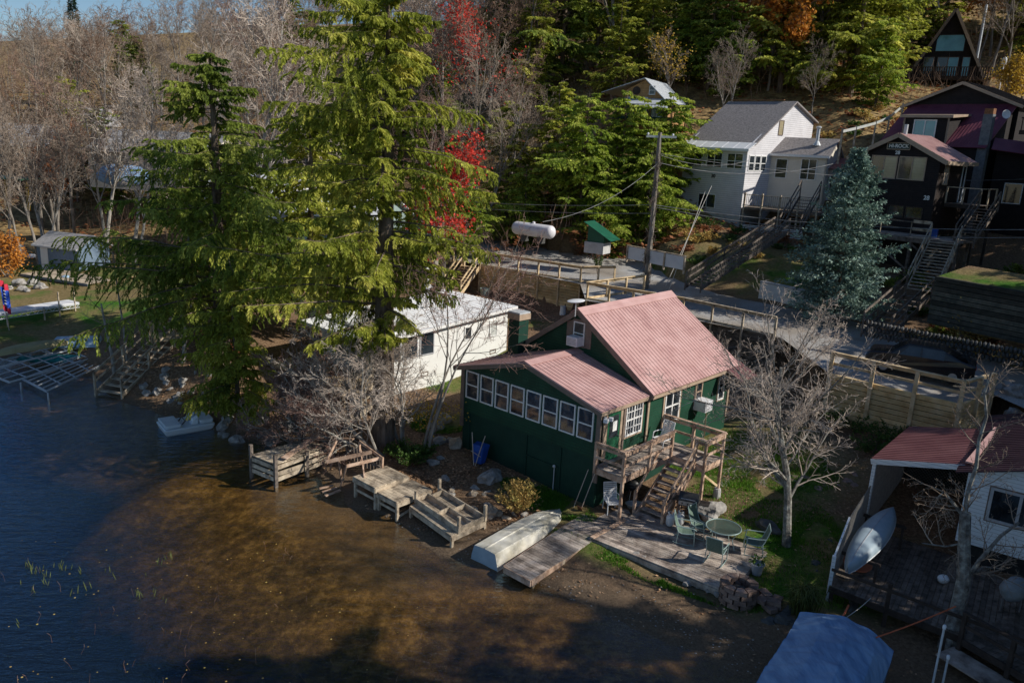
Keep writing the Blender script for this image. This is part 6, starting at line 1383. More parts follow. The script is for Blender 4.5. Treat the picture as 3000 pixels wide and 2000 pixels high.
metal_roof(h8,U8(-hw+.1,-4.6,zlo),U8(hw-.1,-4.6,zlo),U8(hw-.1,0,zp-1.7),U8(-hw+.1,0,zp-1.7),m='purple_roof',name='main_roof')
b=MB(); b.hexa([U8(-hw+.3,-4.3,8),U8(hw-.3,-4.3,8),U8(hw-.3,0,8),U8(-hw+.3,0,8)],[U8(-hw+.3,-4.3,zlo-.05),U8(hw-.3,-4.3,zlo-.05),U8(hw-.3,-.0,zlo+3.1),U8(-hw+.3,-.0,zlo+3.1)]); b.build('main_wall','dark_siding',h8)
dz0=zlo+.35
b=MB(); b.hexa([U8(-2.35,-4.2,dz0-.2),U8(1.05,-4.2,dz0-.2),U8(1.05,-1.5,dz0-.2),U8(-2.35,-1.5,dz0-.2)],[U8(-2.35,-4.2,dz0+1.75),U8(1.05,-4.2,dz0+1.75),U8(1.05,-1.5,dz0+2.0),U8(-2.35,-1.5,dz0+2.0)]); b.build('dormer','dark_siding',h8)
b=MB(); b.hexa([U8(-2.65,-4.45,dz0+1.76),U8(1.4,-4.45,dz0+1.76),U8(1.4,-1.3,dz0+2.05),U8(-2.65,-1.3,dz0+2.05)],[U8(-2.65,-4.45,dz0+1.98),U8(1.4,-4.45,dz0+1.98),U8(1.4,-1.3,dz0+2.2),U8(-2.65,-1.3,dz0+2.2)]); b.beam(U8(-2.33,-4.25,dz0-.2),U8(-2.33,-4.25,dz0+1.75),.12,.06); b.beam(U8(1.03,-4.25,dz0-.2),U8(1.03,-4.25,dz0+1.75),.12,.06); b.build('dormer_roof','tan_trim',h8)
window(h8,U8,-.7,-4.2,dz0+.08,1.75,1.55,'f',frame='white_paint',glass='glass_blue',mull=1,ft=.09)
c_=AT(2900,335,60.5); b=MB(); zc=c_.z; b.box(c_.x,c_.y,(zc+8)/2,.66,.5,zc-8,-.88); chm=b.build('chimney','chimney_grey',h8); b=MB(); b.box(c_.x,c_.y,zc+.2,.6,.5,.4,-.88); b.build('chimney_pot','rust',chm)
p=AT(2654,380,57.5); b=MB(); b.tube([p-V(0,0,.7),p+V(0,0,.35)],.13,10); b.build('flue','galvanised',h8)
# annex on the right
A8=Fr(U8(hw+.2,-3.2,0),-.60); za=Zat(A8(0,0,0).x,A8(0,0,0).y,408)
b=MB(); b.hexa([A8(0,0,8),A8(5,0,8),A8(5,5,8),A8(0,5,8)],[A8(0,0,za),A8(5,0,za-.6),A8(5,5,za-.6),A8(0,5,za)]); b.build('annex_wall','dark_siding',h8)
metal_roof(h8,A8(-.3,-1.2,za-.75),A8(5,-1.2,za-1.35),A8(5,.1,za-.5),A8(-.3,.1,za+.1),m='purple_roof',name='annex_roof')
window(h8,A8,1.5,0,za-4.6,1.2,1.5,'f',glass='glass'); window(h8,A8,3.6,0,za-5.6,1.9,1.7,'f',frame='tan_trim',glass='blind_glass')
b=MB(); b.hexa([A8(2,-.3,za+.6),A8(7,-.3,za+.6),A8(7,3,za+.6),A8(2,3,za+.6)],[A8(2,-.3,za+3.4),A8(7,-.3,za+3.4),A8(7,3,za+3.4),A8(2,3,za+3.4)]); b.build('upper_annex','shingle_brown_wall',h8)
window(h8,A8,2.6,-.3,za+.9,.8,2.2,'f',frame='tan_trim',glass='curtain_glass'); window(h8,A8,4.5,-.3,za+.9,1.2,2.2,'f',frame='tan_trim',glass='glass')
b=MB(); b.beam(A8(1.2,-1.0,za+.5),A8(6,-1.0,za+.5),.1,.3); b.beam(A8(1.2,-1.0,za+1.5),A8(6,-1.0,za+1.5),.08,.1)
for i in range(10): b.beam(A8(1.3+i*.5,-1.0,za+.5),A8(1.3+i*.5,-1.0,za+1.5),.06,.06)
b.build('balcony','brown_stain',h8)
p=AT(2948,335,60); b=MB(); b.lathe(p,[(.03,-.08),(.3,0),(.32,.02),(.03,-.03)],18,m=Matrix.Rotation(R(80),4,'X')); b.build('dish','white_plastic',h8)
# ---------------- A-frame ----------------
a0_=AT(2802,28,96); AFr=Fr((a0_.x,a0_.y,0),-.48); zt=a0_.z; zf=Zat(a0_.x,a0_.y,232); hw=4.0
afh=thing('a_frame_house',AFr(0,3,zf-2),'steep black A-frame house with a blue window high on the hill','house')
b=MB(); wallpoly(b,[AFr(-hw,0,zf-.3),AFr(hw,0,zf-.3),AFr(0,0,zt-.2)],AFr.B*.2); b.build('wall','dark_siding',afh)
slab(afh,[AFr(hw+.5,-.7,zf-.9),AFr(hw+.5,9,zf-.9),AFr(0,9,zt),AFr(0,-.7,zt)],.25,'dark_siding','roof'); slab(afh,[AFr(-hw-.5,9,zf-.9),AFr(-hw-.5,-.7,zf-.9),AFr(0,-.7,zt),AFr(0,9,zt)],.25,'dark_siding','roof')
b=MB(); b.beam(AFr(hw+.48,-.72,zf-.95),AFr(.02,-.72,zt-.05),.06,.3); b.build('bargeboard','tan_trim',afh); b=MB(); b.beam(AFr(-hw-.48,-.72,zf-.95),AFr(-.02,-.72,zt-.05),.06,.3); b.build('bargeboard','brown_trim',afh)
window(afh,AFr,0,0,zf+3.0,2.9,1.8,'f',frame='black_metal',glass='glass_blue',ft=.06)
for k,g_ in ((-1.9,'glass'),(-.5,'glass'),(.6,'glass_blue'),(1.9,'glass_blue')): window(afh,AFr,k,0,zf+.3,1.1 if k!=1.9 else .8,2.1,'f',frame='brown_trim',glass=g_)
b=MB(); b.hexa([AFr(-5.5,-2.6,zf-.3),AFr(4.6,-2.6,zf-.3),AFr(4.6,0,zf-.3),AFr(-5.5,0,zf-.3)],[AFr(-5.5,-2.6,zf-.05),AFr(4.6,-2.6,zf-.05),AFr(4.6,0,zf-.05),AFr(-5.5,0,zf-.05)]); dka=b.build('deck','brown_stain',afh)
for i in range(42): b=MB(); b.beam(AFr(-5.4+i*.24,-2.6,zf-.2),AFr(-5.4+i*.24,-2.6,zf+1.0),.13,.03); b.build('rail_board','brown_stain',dka)
b=MB(); b.beam(AFr(-5.5,-2.62,zf+1.05),AFr(4.6,-2.62,zf+1.05),.12,.08); b.build('top_rail','brown_stain',dka)
for u in (-5.3,-2,1.4,4.4): p=AFr(u,-2.4,0); post(u,-2.4,gz(p.x,p.y)-.5,zf-.3,'tan_trim' if u>4 else 'brown_stain',.25,afh,AFr)
b=MB(); b.hexa([AFr(-hw,.3,zf-4),AFr(hw,.3,zf-4),AFr(hw,8,zf-4),AFr(-hw,8,zf-4)],[AFr(-hw,.3,zf-.31),AFr(hw,.3,zf-.31),AFr(hw,8,zf-.31),AFr(-hw,8,zf-.31)]); b.build('basement','shingle_brown_wall',afh)
p=AFr(2.9,1.2,0); b=MB(); b.tube([V(p.x,p.y,zf+2.2),V(p.x,p.y,zt+.6)],.15,10); b.build('stovepipe','galvanised',afh)
p=AFr(5.6,-1,zf+.8); b=MB(); b.tube([V(p.x,p.y,zf-3),V(p.x,p.y,p.z+.9)],.06,6); b.lathe(V(p.x,p.y,p.z+1),[(.05,-.5),(.28,-.3),(.28,.3),(.05,.5)],12); tag(b.build('yard_light','white_plastic'),'white lantern on a pole right of the black A-frame','lamp')
# ---------------- cabin ----------------
k0=AT(1826,340,76); KB=Fr((k0.x,k0.y,0),R(-28)); kz=k0.z; cb=thing('cabin',KB(1,2,kz),'small wooden cabin with a grey metal roof among the trees on the hillside','cabin')
zg=Zat(k0.x,k0.y,262)
b=MB(); wallpoly(b,[KB(0,0,kz-1.5),KB(4.2,0,kz-1.5),KB(4.2,0,zg-1.1),KB(1.9,0,zg+.85),KB(0,0,zg-.1)],KB.B*.2); b.hexa([KB(0,.2,kz-1.5),KB(.2,.2,kz-1.5),KB(.2,6,kz-1.5),KB(0,6,kz-1.5)],[KB(0,.2,zg-.1),KB(.2,.2,zg-.1),KB(.2,6,zg-.1),KB(0,6,zg-.1)]); b.hexa([KB(4,.2,kz-1.5),KB(4.2,.2,kz-1.5),KB(4.2,6,kz-1.5),KB(4,6,kz-1.5)],[KB(4,.2,zg-1.1),KB(4.2,.2,zg-1.1),KB(4.2,6,zg-1.1),KB(4,6,zg-1.1)]); b.build('wall','cabin_wood',cb)
metal_roof(cb,KB(-2.2,6,zg-.3),KB(-2.2,-.4,zg-.3),KB(1.9,-.4,zg+1.0),KB(1.9,6,zg+1.0),m='galvanised',rib=.4); metal_roof(cb,KB(4.5,-.4,zg-1.3),KB(4.5,6,zg-1.3),KB(1.9,6,zg+1.0),KB(1.9,-.4,zg+1.0),m='galvanised',rib=.4)
metal_roof(cb,KB(-.3,-1.9,zg-1.35),KB(4.8,-1.9,zg-1.75),KB(4.4,.0,zg-.75),KB(0,.0,zg-.75),m='galvanised',rib=.4,name='porch_roof')
window(cb,KB,2.6,0,zg-.45,.6,.8,'f',sash=True); b=MB(); b.lathe(KB(1.1,-.02,zg-.1),[(.3,-.02),(.38,0),(.3,.02)],14,m=Matrix.Rotation(R(-28),4,'Z')@Matrix.Rotation(R(90),4,'X')); b.build('round_vent','brown_stain',cb)
window(cb,KB,.7,0,kz-.2,.9,1.9,'f',glass='glass'); window(cb,KB,1.8,0,kz-.2,.9,1.9,'f',glass='glass'); window(cb,KB,3.2,0,kz-.0,.9,1.5,'f',glass='glass')
b=MB(); b.hexa([KB(-.2,-2.4,kz-.3),KB(7,-2.4,kz-.3),KB(7,0,kz-.3),KB(-.2,0,kz-.3)],[KB(-.2,-2.4,kz-.1),KB(7,-2.4,kz-.1),KB(7,0,kz-.1),KB(-.2,0,kz-.1)])
for i in range(24): b.beam(KB(-.1+i*.3,-2.4,kz-.2),KB(-.1+i*.3,-2.4,kz+.9),.05,.05)
b.beam(KB(-.2,-2.4,kz+.95),KB(7,-2.4,kz+.95),.1,.06); b.beam(KB(1.8,-2.3,kz-2.5),KB(1.8,-2.3,zg-1.4),.12,.12); b.beam(KB(6.6,-2.3,kz-2.5),KB(6.6,-2.3,kz+1.6),.1,.1); b.build('porch','green_board',cb)
# small things seen among the trees up the hill
for px,py,Y,sx,sy,sz,m,lb in ((1915,190,100,1.2,.3,3.2,'pale_green_metal','pale blue white tarp standing upright among the trees above the wooden cabin'),(1955,205,100,1.2,.5,1.2,'red_paint','small red shed wall glimpsed among the trees above the wooden cabin')):
    p=AT(px,py,Y); b=MB(); b.box(p.x,p.y,p.z,sx,sy,sz,.2); b.box(p.x,p.y,p.z+sz/2+.06,sx*1.1,sy*1.2,.1,.2); tag(b.build('small_shed',m),lb,'shed')
# hillside post-and-rail fence beside house
b=None; fh=thing('hillside_fence',AT(2500,395,66),'pale timber fence and steps climbing the hillside between the two big houses','fence')
pts_=[AT(2462,425,62),AT(2502,415,64),AT(2560,398,67),AT(2600,380,69),AT(2640,345,72)]
for i,p in enumerate(pts_):
    b=MB(); b.beam(p-V(0,0,1.4),p+V(0,0,1.2),.13,.13); b.build('post','old_wood',fh)
b=MB()
for i in range(len(pts_)-1): b.beam(pts_[i]+V(0,0,1.0),pts_[i+1]+V(0,0,1.0),.06,.2)
b.build('rail','blind_glass',fh)
# ---------------- left side ----------------
def gable(nm,lb,p,yaw,L,Wd,h,rh,wm,rm,cat='house',ov=.4,hip=False):
    f=Fr((p.x,p.y,0),yaw); z=p.z; t=thing(nm,p,lb,cat)
    b=MB(); wallpoly(b,[f(0,0,z-.5),f(0,0,z+h),f(0,Wd/2,z+h+rh),f(0,Wd,z+h),f(0,Wd,z-.5)],f.A*L); b.build('wall',wm,t)
    k=rh/(Wd/2)
    slab(t,[f(-ov,-ov,z+h-ov*k+.05),f(L+ov,-ov,z+h-ov*k+.05),f(L+ov,Wd/2,z+h+rh+.05),f(-ov,Wd/2,z+h+rh+.05)],.1,rm,'roof'); slab(t,[f(L+ov,Wd/2+.01,z+h+rh+.05),f(-ov,Wd/2+.01,z+h+rh+.05),f(-ov,Wd+ov,z+h-ov*k+.05),f(L+ov,Wd+ov,z+h-ov*k+.05)][::-1],.1,rm,'roof')
    return t,f
p=AT(30,470,92); t,f=gable('house','brown house with a wide low grey roof far back on the left behind bare trees',V(p.x-9,p.y,p.z-1.5),R(-12),15,9,3.4,2.2,'shingle_brown_wall','shingle_light')
for u in (5,9,12.5): window(t,f,u,0,p.z-.2,1.6,1.1,'f')
p=AT(290,520,84); t,f=gable('house','long tan house with a light grey roof behind the hemlocks on the left',V(p.x-1,p.y,p.z-.5),R(-14),14,8,3.4,2.1,'cream_siding','shingle_light')
for u in (1.5,4.5,8,11): window(t,f,u,0,p.z+1.2,1.4,1.1,'f')
b=MB(); b.beam(f(-.4,-.42,p.z+2.9),f(14.4,-.42,p.z+2.9),.06,.22); b.build('fascia','white_paint',t)
p=AT(218,412,100); t,f=gable('house','cream gable end of a taller house far left behind the light grey roof',V(p.x,p.y,p.z-3),R(60),6,4,5.2,1.8,'cream_siding','shingle_light')
p=AT(640,560,70); t,f=gable('house','low house with a pale grey metal roof hidden behind the left hemlock',V(p.x-2,p.y,p.z-2.6),R(-20),9,6,2.6,1.6,'white_siding','white_metal_roof')
p=AT(1000,560,66); t,f=gable('house','grey green cottage with a white roof hidden behind the big hemlock',V(p.x-4,p.y-2,p.z-4.2),R(-20),8,6,2.6,1.4,'pale_green_metal','white_metal_roof')
# blue shed
p=G(113,788,1.5); sh_,f=gable('garden_shed','blue grey garden shed with a white door and light shingle roof on the left lawn',V(p.x,p.y,gz(p.x,p.y)),R(-20)+PI/2*0,4.6,3.2,2.2,.85,'shed_blue','shingle_light','shed',.25)
zz=gz(p.x,p.y)
b=MB(); b.hexa([f(.45,-.04,zz+.05),f(1.25,-.04,zz+.05),f(1.25,0,zz+.05),f(.45,0,zz+.05)],[f(.45,-.04,zz+1.9),f(1.25,-.04,zz+1.9),f(1.25,0,zz+1.9),f(.45,0,zz+1.9)]); b.build('door','white_paint',sh_)
b=MB(); b.beam(f(-.25,-.27,zz+2.05),f(4.85,-.27,zz+2.05),.04,.14); b.build('fascia','white_paint',sh_)
# low platform, boulders, dock section, flag
p=G(60,810,1.5); LP=Fr((p.x,p.y,0),R(-22)); lp=thing('platform',p,'low blue grey wooden platform in front of the garden shed','platform'); zz=gz(p.x,p.y)+.35
b=MB(); boards(b,LP(0,0,zz),LP.B*3,LP.A*7.5,.14); b.build('floor','old_wood',lp); b=MB(); b.beam(LP(0,-.03,zz-.1),LP(7.5,-.03,zz-.1),.05,.2); b.build('rim_joist','chimney_grey',lp)
for px,py,r_ in ((60,835,.6),(95,832,.5),(65,850,.4),(80,855,.35),(118,845,.5),(30,846,.3),(40,748,1.1)): rock(px,py,r_,'grey boulder on the left lawn below the platform' if py>800 else 'big pale slab boulder on the left lawn behind the garden shed','rock',grp='boulders on the left lawn' if py>800 else None)
a_,b_=AT(-60,925,48),AT(225,880,51.5); z_=gz(b_.x,b_.y)+.75; a_.z=z_;b_.z=z_+.1; a_=G(-60,928,z_); b_=G(232,885,z_)
wdk=thing('white_dock_section',(a_+b_)/2,'long white dock section on stands on the left lawn behind the flag','dock'); d=(b_-a_).normalized(); s=V(-d.y,d.x,0)
b=MB(); boards(b,a_,s*1.3,b_-a_,.13); b.build('floor','white_plastic',wdk)
b=MB(); b.beam(a_-V(0,0,.1),b_-V(0,0,.1),.04,.12); b.beam(a_-V(0,0,.35),b_-V(0,0,.35),.04,.04)
for i in range(12): p=a_.lerp(b_,i/12); q=a_.lerp(b_,(i+.5)/12); b.beam(p-V(0,0,.12),q-V(0,0,.35),.03,.03); b.beam(q-V(0,0,.35),a_.lerp(b_,(i+1)/12)-V(0,0,.12),.03,.03)
b.build('truss','galvanised',wdk)
for t_ in (.25,.62,.78,.95): p=a_.lerp(b_,t_); b=MB(); b.beam(V(p.x,p.y,gz(p.x,p.y)),p+V(0,0,.9 if t_>.7 else 0),.07,.07); b.build('leg','old_wood',wdk)
fl0=G(27,968,.95); fg=thing('flag',fl0,'blue and red flag hanging limp on a thin pole on the left lawn','flag'); zt=Zat(fl0.x,fl0.y,818)
b=MB(); b.tube([fl0,V(fl0.x-.25,fl0.y,zt)],.02,6); b.build('pole','twig_pale',fg)
def cloth(x0,x1,z0,z1,m,nm,ph=0):
    b=MB(); K=10;J=8; vs=[]
    for i in range(K+1):
        for j in range(J+1):
            u=x0+(x1-x0)*i/K; z=z0+(z1-z0)*j/J; vs.append(V(fl0.x-.22+u*.42,fl0.y+.10*math.sin(u*11+ph+z),z-.35*u+.05*math.sin(u*9)))
    b.add(vs,[(i*(J+1)+j,i*(J+1)+j+1,(i+1)*(J+1)+j+1,(i+1)*(J+1)+j) for i in range(K) for j in range(J)]); return b.build(nm,m,fg)
cloth(0,1.0,zt-1.55,zt-.45,'flag_blue','flag_cloth'); cloth(0,.95,zt-.44,zt-.05,'flag_red','stripe'); cloth(0,1.0,zt-1.9,zt-1.56,'flag_red','stripe')
b=MB()
for i in range(5): z=zt-.62-i*.2; b.beam(V(fl0.x+.0,fl0.y-.14,z-.05),V(fl0.x+.12,fl0.y-.14,z-.12),.02,.06)
b.build('emblem','letter_white',fg)
# stairs to the water, landing
stairs('shore_stairway',G(475,1000,2.1),G(318,1150,.25),1.6,9,'grey timber stairway with handrails down the leafy bank to the water','old_wood',railh=.95)
lt=G(485,995,2.1); LT=Fr((lt.x,lt.y,0),R(30)); ld=thing('landing',lt,'new timber landing with railing at the top of the shore stairway','deck')
b=MB(); boards(b,LT(-.6,-.4,2.15),LT.B*2,LT.A*2.6,.14); b.build('floor','new_wood',ld)
for u,v in ((-.6,-.4),(2,-.4),(2,1.6),(-.6,1.6),(.7,1.6)): p=LT(u,v,0); post(u,v,gz(p.x,p.y)-.1,3.2,'new_wood',.1,ld,LT)
b=MB(); b.beam(LT(-.6,1.6,3.2),LT(2,1.6,3.2),.14,.05); b.beam(LT(2,-.4,3.2),LT(2,1.6,3.2),.14,.05); b.beam(LT(-.6,1.6,2.7),LT(2,1.6,2.7),.04,.12); b.build('rail','new_wood',ld)
stairs('upper_steps',G(560,880,3.6),G(500,960,2.2),1.6,7,'upper new timber steps behind the landing under the hemlock','new_wood',rail=False)
# aluminium dock frames
DFR=[]
def dframe(pts,nx_,ny_,label,z=.35,dz=0):
    t=thing('metal_dock',sum(pts,V(0,0,0))/4,label,'dock','metal dock frames stacked at the left shore'); a,b_,c_,d_=pts
    m=MB()
    def q(s,t_): return a.lerp(b_,s).lerp(d_.lerp(c_,s),t_)
    for i in range(ny_+1): m.beam(q(0,i/ny_),q(1,i/ny_),.05,.11 if i in (0,ny_) else .05)
    m.build('side_beam','galvanised',t); m=MB()
    for i in range(nx_+1): m.beam(q(i/nx_,0)+V(0,0,.01),q(i/nx_,1)+V(0,0,.01),.05,.09 if i in(0,nx_) else .05)
    m.build('cross_beam','galvanised',t); DFR.append(t); return t
dframe([G(66,1110,.28),G(136,1146,.28),G(300,1068,.42),G(252,1040,.42)][::1],5,4,'open metal dock frame nearest the water beside the shore stairway')
dframe([G(-60,1085,.34),G(28,1120,.34),G(262,1052,.5),G(170,1010,.5)],4,5,'open metal dock frame lying just behind the nearest one at the left shore')
dframe([G(-80,1060,.6),G(0,1075,.6),G(243,1016,.7),G(190,990,.7)],2,5,'rearmost open metal dock frame under the tan canoe')
for px,py in ((140,1150),(60,1120),(-10,1110),(290,1075)): 
    p=G(px,py,.4); b=MB(); b.beam(V(p.x,p.y,-.6),p,.06,.06); b.build('leg','galvanised',DFR[1 if px<100 else 0])
canoe('canoe',G(-25,1040,.95),G(200,1003,1.05),.50,.36,'tan canoe lying upside down behind the metal dock frames at the left edge','canoe_tan')
p=G(225,1000,1.0); BB=Fr((p.x,p.y,0),R(12)); bt_=thing('dinghy',p,'small pale blue flat boat lying upside down right of the tan canoe','boat'); b=MB(); b.hexa([BB(-1.4,-.6,.75),BB(1.3,-.6,.75),BB(1.3,.75,.85),BB(-1.4,.75,.85)],[BB(-1.25,-.45,1.1),BB(1.2,-.4,1.1),BB(1.2,.6,1.25),BB(-1.25,.55,1.2)]); b.build('hull','boat_blue',bt_,bevel=.08)
b=MB()
for v in (-.2,.1,.35): b.beam(BB(-1.2,v,1.14+.07*(v+.2)),BB(1.15,v,1.14+.07*(v+.2)),.07,.04)
b.build('keel_strip','boat_blue',bt_)
p=G(175,1050,.3); b=MB(); b.rockat(p.x,p.y,p.z,2.2,.45,.25,8,R(15),3,.25); tag(b.build('teal_tarpaulin','teal_tarp',None,True),'crumpled teal tarpaulin under the metal dock frames','tarpaulin')
for px,py,m,lb in ((95,757,'cloth_pale','bundle of white and blue cloth beside the garden shed'),(190,780,'canoe_blue','pale kayak leaning by the right side of the garden shed'),(222,800,'reed_green','bright green plastic toy under the branches right of the platform'),(195,822,'boat_blue','light blue plastic sled under the branches by the platform')):
    p=GT(px,py); b=MB(); b.rockat(p.x,p.y,p.z+.2,.9 if 'kayak' in lb else .5,.3,.25,px,R(-20),2,.15); tag(b.build('clutter',m,None,True),lb,'yard item')
p=AT(20,520,78); b=MB(); b.box(p.x,p.y,p.z+.0,6,3,.15,-.2); cr=thing('carport',p-V(0,0,3),'green roofed carport on yellow posts at the far left edge','carport'); b.build('roof','green_metal',cr)
for dx in (-2.5,.5,2.5): b=MB(); b.beam(p+V(dx,-1,-3),p+V(dx,-1,0),.2,.2); b.build('post','leaf_yellow',cr)
p=AT(330,520,76); b=MB(); b.rockat(p.x+1,p.y,p.z+.2,2.6,1.6,1.1,4,0,3,.15); tag(b.build('tarp_heap','tarp_blue',None,True),'blue tarpaulin covered heap behind the left hemlock','tarpaulin')
# ---------------- vegetation builders ----------------
def perp(d,rs):
    v=V(rs.uniform(-1,1),rs.uniform(-1,1),rs.uniform(-1,1)); v=v-d*v.dot(d)
    return v.normalized() if v.length>1e-4 else V(1,0,0)
def grow(mbs,rs,p,d,L,r,lev,cfg):
    G_=lambda k:cfg[k][min(lev,len(cfg[k])-1)]
    nseg=G_('seg'); pts=[V(p)]; rad=[r]; d=V(d).normalized(); rt=r*G_('taper'); wob,up=G_('wob'),G_('up')
    for i in range(nseg):
        d=(d+perp(d,rs)*wob+V(0,0,up)).normalized(); pts.append(pts[-1]+d*(L/nseg)); rad.append(r+(rt-r)*(i+1)/nseg)
    mb=mbs[0] if lev<=cfg.get('trunklev',0) else mbs[1]
    mb.tube(pts,rad,G_('sides'),lev==0)
    if 'tips' in cfg and lev>=cfg['tiplev']: cfg['tips'].append(pts[-1])
    if lev>=len(cfg['n']): return
    k=cfg['n'][lev]; t0=G_('t0')
    for i in range(k):
        t=min(t0+(1-t0)*((i+rs.random())/k),.999); x=t*nseg; a=int(x); q=pts[a].lerp(pts[a+1],x-a); dd=(pts[a+1]-pts[a]).normalized(); an=R(G_('ang'))*rs.uniform(.6,1.25)
        nd=dd*math.cos(an)+perp(dd,rs)*math.sin(an)
        grow(mbs,rs,q,nd,L*G_('ratio')*(1-(t-t0)*G_('short'))*rs.uniform(.7,1.2),max(cfg['rmin'],rad[a]*G_('rr')),lev+1,cfg)
def bare_cfg(**k):
    c_=dict(seg=[7,5,4,3,2],taper=[.25,.35,.4,.5,.6],wob=[.10,.18,.22,.28,.3],up=[.02,.07,.06,.04,.03],sides=[7,5,4,3,3],n=[13,7,6,4],t0=[.32,.2,.15,.15],ang=[42,42,42,42],ratio=[.48,.55,.5,.5],short=[.55,.5,.5,.4],rr=[.45,.5,.5,.55],rmin=.012,trunklev=1)
    c_.update(k); return c_
def tree_thing(name,loc,label,cat,group,parts):
    t=thing(name,(0,0,0),label,cat,group)
    for nm,b,m in parts:
        if b.f: b.build(nm,m,t)
    t.location=loc; return t
def bare_tree(loc,h,r0,seed,label,group=None,bark='bark_grey',twig='twig_grey',lean=(0,0,1),stems=1,leaf=None,nleaf=0,ls=.16,name='bare_tree',cat='tree',spread=.0,**kw):
    rs=random.Random(seed); tr,tw=MB(),MB(); cfg=bare_cfg(**kw); cfg['tips']=[]; cfg['tiplev']=3 if len(cfg['n'])>3 else 2
    for s in range(stems):
        d=V(lean)+V(rs.uniform(-1,1),rs.uniform(-1,1),0)*spread
        grow([tr,tw],rs,V(rs.uniform(-.1,.1)*stems*.5,rs.uniform(-.1,.1)*stems*.5,-.2),d,h*rs.uniform(.85,1),r0*(1 if stems==1 else .75),0,cfg)
    parts=[('trunk',tr,bark),('crown',tw,twig)]
    if leaf:
        lf=MB(); tips=cfg['tips']
        for i in range(nleaf):
            p=rs.choice(tips); q=p+V(rs.gauss(0,.35),rs.gauss(0,.35),rs.gauss(0,.3)); a=perp(V(0,0,1),rs)*ls*rs.uniform(.5,1.1); b_=(perp(a.normalized(),rs))*ls*.4; lf.add([q-a*.5,q+b_,q+a*.5,q-b_],[(0,1,2,3)])
        parts.append(('foliage',lf,leaf))
    return tree_thing(name,loc,label,cat,group,parts)
def conifer(h,rmax,seed,z0=1.5,nb=110,r0=.3,leafL=.26,leafW=.085,nlet=14,nleaf=9,droop=.5,profile=.85,upang=.10,aspect=.42,skew=None,gap=0.,radial=False,curve=.35,lift=0.,inner=.16,lobe=.9,lowt=.12,low=.6):
    rs=random.Random(seed); tr,cr=MB(),MB()
    tr.tube([V(0,0,-.4),V(rs.uniform(-.1,.1),rs.uniform(-.1,.1),h*.4),V(rs.uniform(-.15,.15),0,h*.75),V(0,0,h)],[r0,r0*.72,r0*.38,.03],9)
    for k in range(nb):
        t=(k+rs.random())/nb; t=t**.9; z=z0+(h-z0)*t; az=k*2.39996+rs.uniform(-.5,.5)
        L=rmax*((1-t)**profile*.93+.07)*rs.uniform(.38,1.12)
        if t<lowt: L*=low+(1-low)*t/lowt
        L*=1+lobe*noise.noise(V(math.cos(az)*.9+seed,math.sin(az)*.9,z*.28))
        if gap and noise.noise(V(math.cos(az)*1.5,math.sin(az)*1.5,z*.45+seed))<-gap:
            if rs.random()<.75: continue
            L*=.5
        if skew: L*=1+skew[1]*math.cos(az-skew[0])
        d=V(math.cos(az),math.sin(az),upang+lift*t); pts=[V(0,0,z)]; n=6
        for i in range(n):
            d=V(d.x,d.y,d.z-droop/n*(1 if i>1 else .3)+ (curve/n if i>3 else 0)); d=d+perp(d.normalized(),rs)*.07; pts.append(pts[-1]+d.normalized()*(L/n))
        rb_=max(.016,r0*.12*(1-t)+.010); tr.tube(pts,[rb_*(1-.9*i/n) for i in range(n+1)],4,False)
        m=max(4,int(nlet*(.35+.65*L/rmax)))
        for j in range(m):
            s=inner+(1-inner)*(j+rs.random()*.6)/m; x=min(s*n,n-.001); a=int(x); p=pts[a].lerp(pts[a+1],x-a); bd=(pts[a+1]-pts[a]).normalized()
            sd=(1 if j%2 else -1); lat=bd.cross(V(0,0,1)).normalized()*sd; bl=L*aspect*(1.08-s*.85)*rs.uniform(.7,1.15)+.18
            dd=(lat*.8+bd*.65+V(0,0,rs.uniform(-.3,.12)))
            nn=max(3,int(nleaf*(.35+bl/ (rmax*aspect)))); nn=min(nn,int(nleaf*1.6)); q=V(p); dl=dd.normalized()
            step=bl/nn; pl=V(p)
            for i in range(nn):
                dl=(dl+V(0,0,-.05*droop*2)+V(rs.uniform(-.12,.12),rs.uniform(-.12,.12),rs.uniform(-.1,.1))).normalized(); q=q+dl*step
                la=leafL*(1.1-.5*i/nn)*rs.uniform(.7,1.2)
                if radial: ld=(dl*.9+perp(dl,rs)*.9+V(0,0,.25)).normalized()
                else:
                    sx=dl.cross(V(0,0,1)); sx=sx.normalized() if sx.length>.01 else V(1,0,0); ld=(dl*.75+sx*(1 if i%2 else -1)*.7+V(0,0,rs.uniform(-.45,.05))).normalized()
                wv=ld.cross(perp(ld,rs)).normalized()*leafW*rs.uniform(.7,1.3)*.5
                tip=q+ld*la+V(0,0,-la*.12); mid=q+ld*(la*.45); cr.add([q,mid+wv,tip,mid-wv],[(0,1,2,3)])
    return tr,cr
def conifer_tree(loc,label,name='hemlock',group=None,bark='bark_hemlock',leaf='leaf_hemlock',**kw):
    tr,cr=conifer(**kw); return tree_thing(name,loc,label,'tree',group,[('trunk',tr,bark),('crown',cr,leaf)])
def onG(px,py,z): p=G(px,py,z); return V(p.x,p.y,gz(p.x,p.y)-.05)
def onXY(x,y): return V(x,y,gz(x,y)-.1)
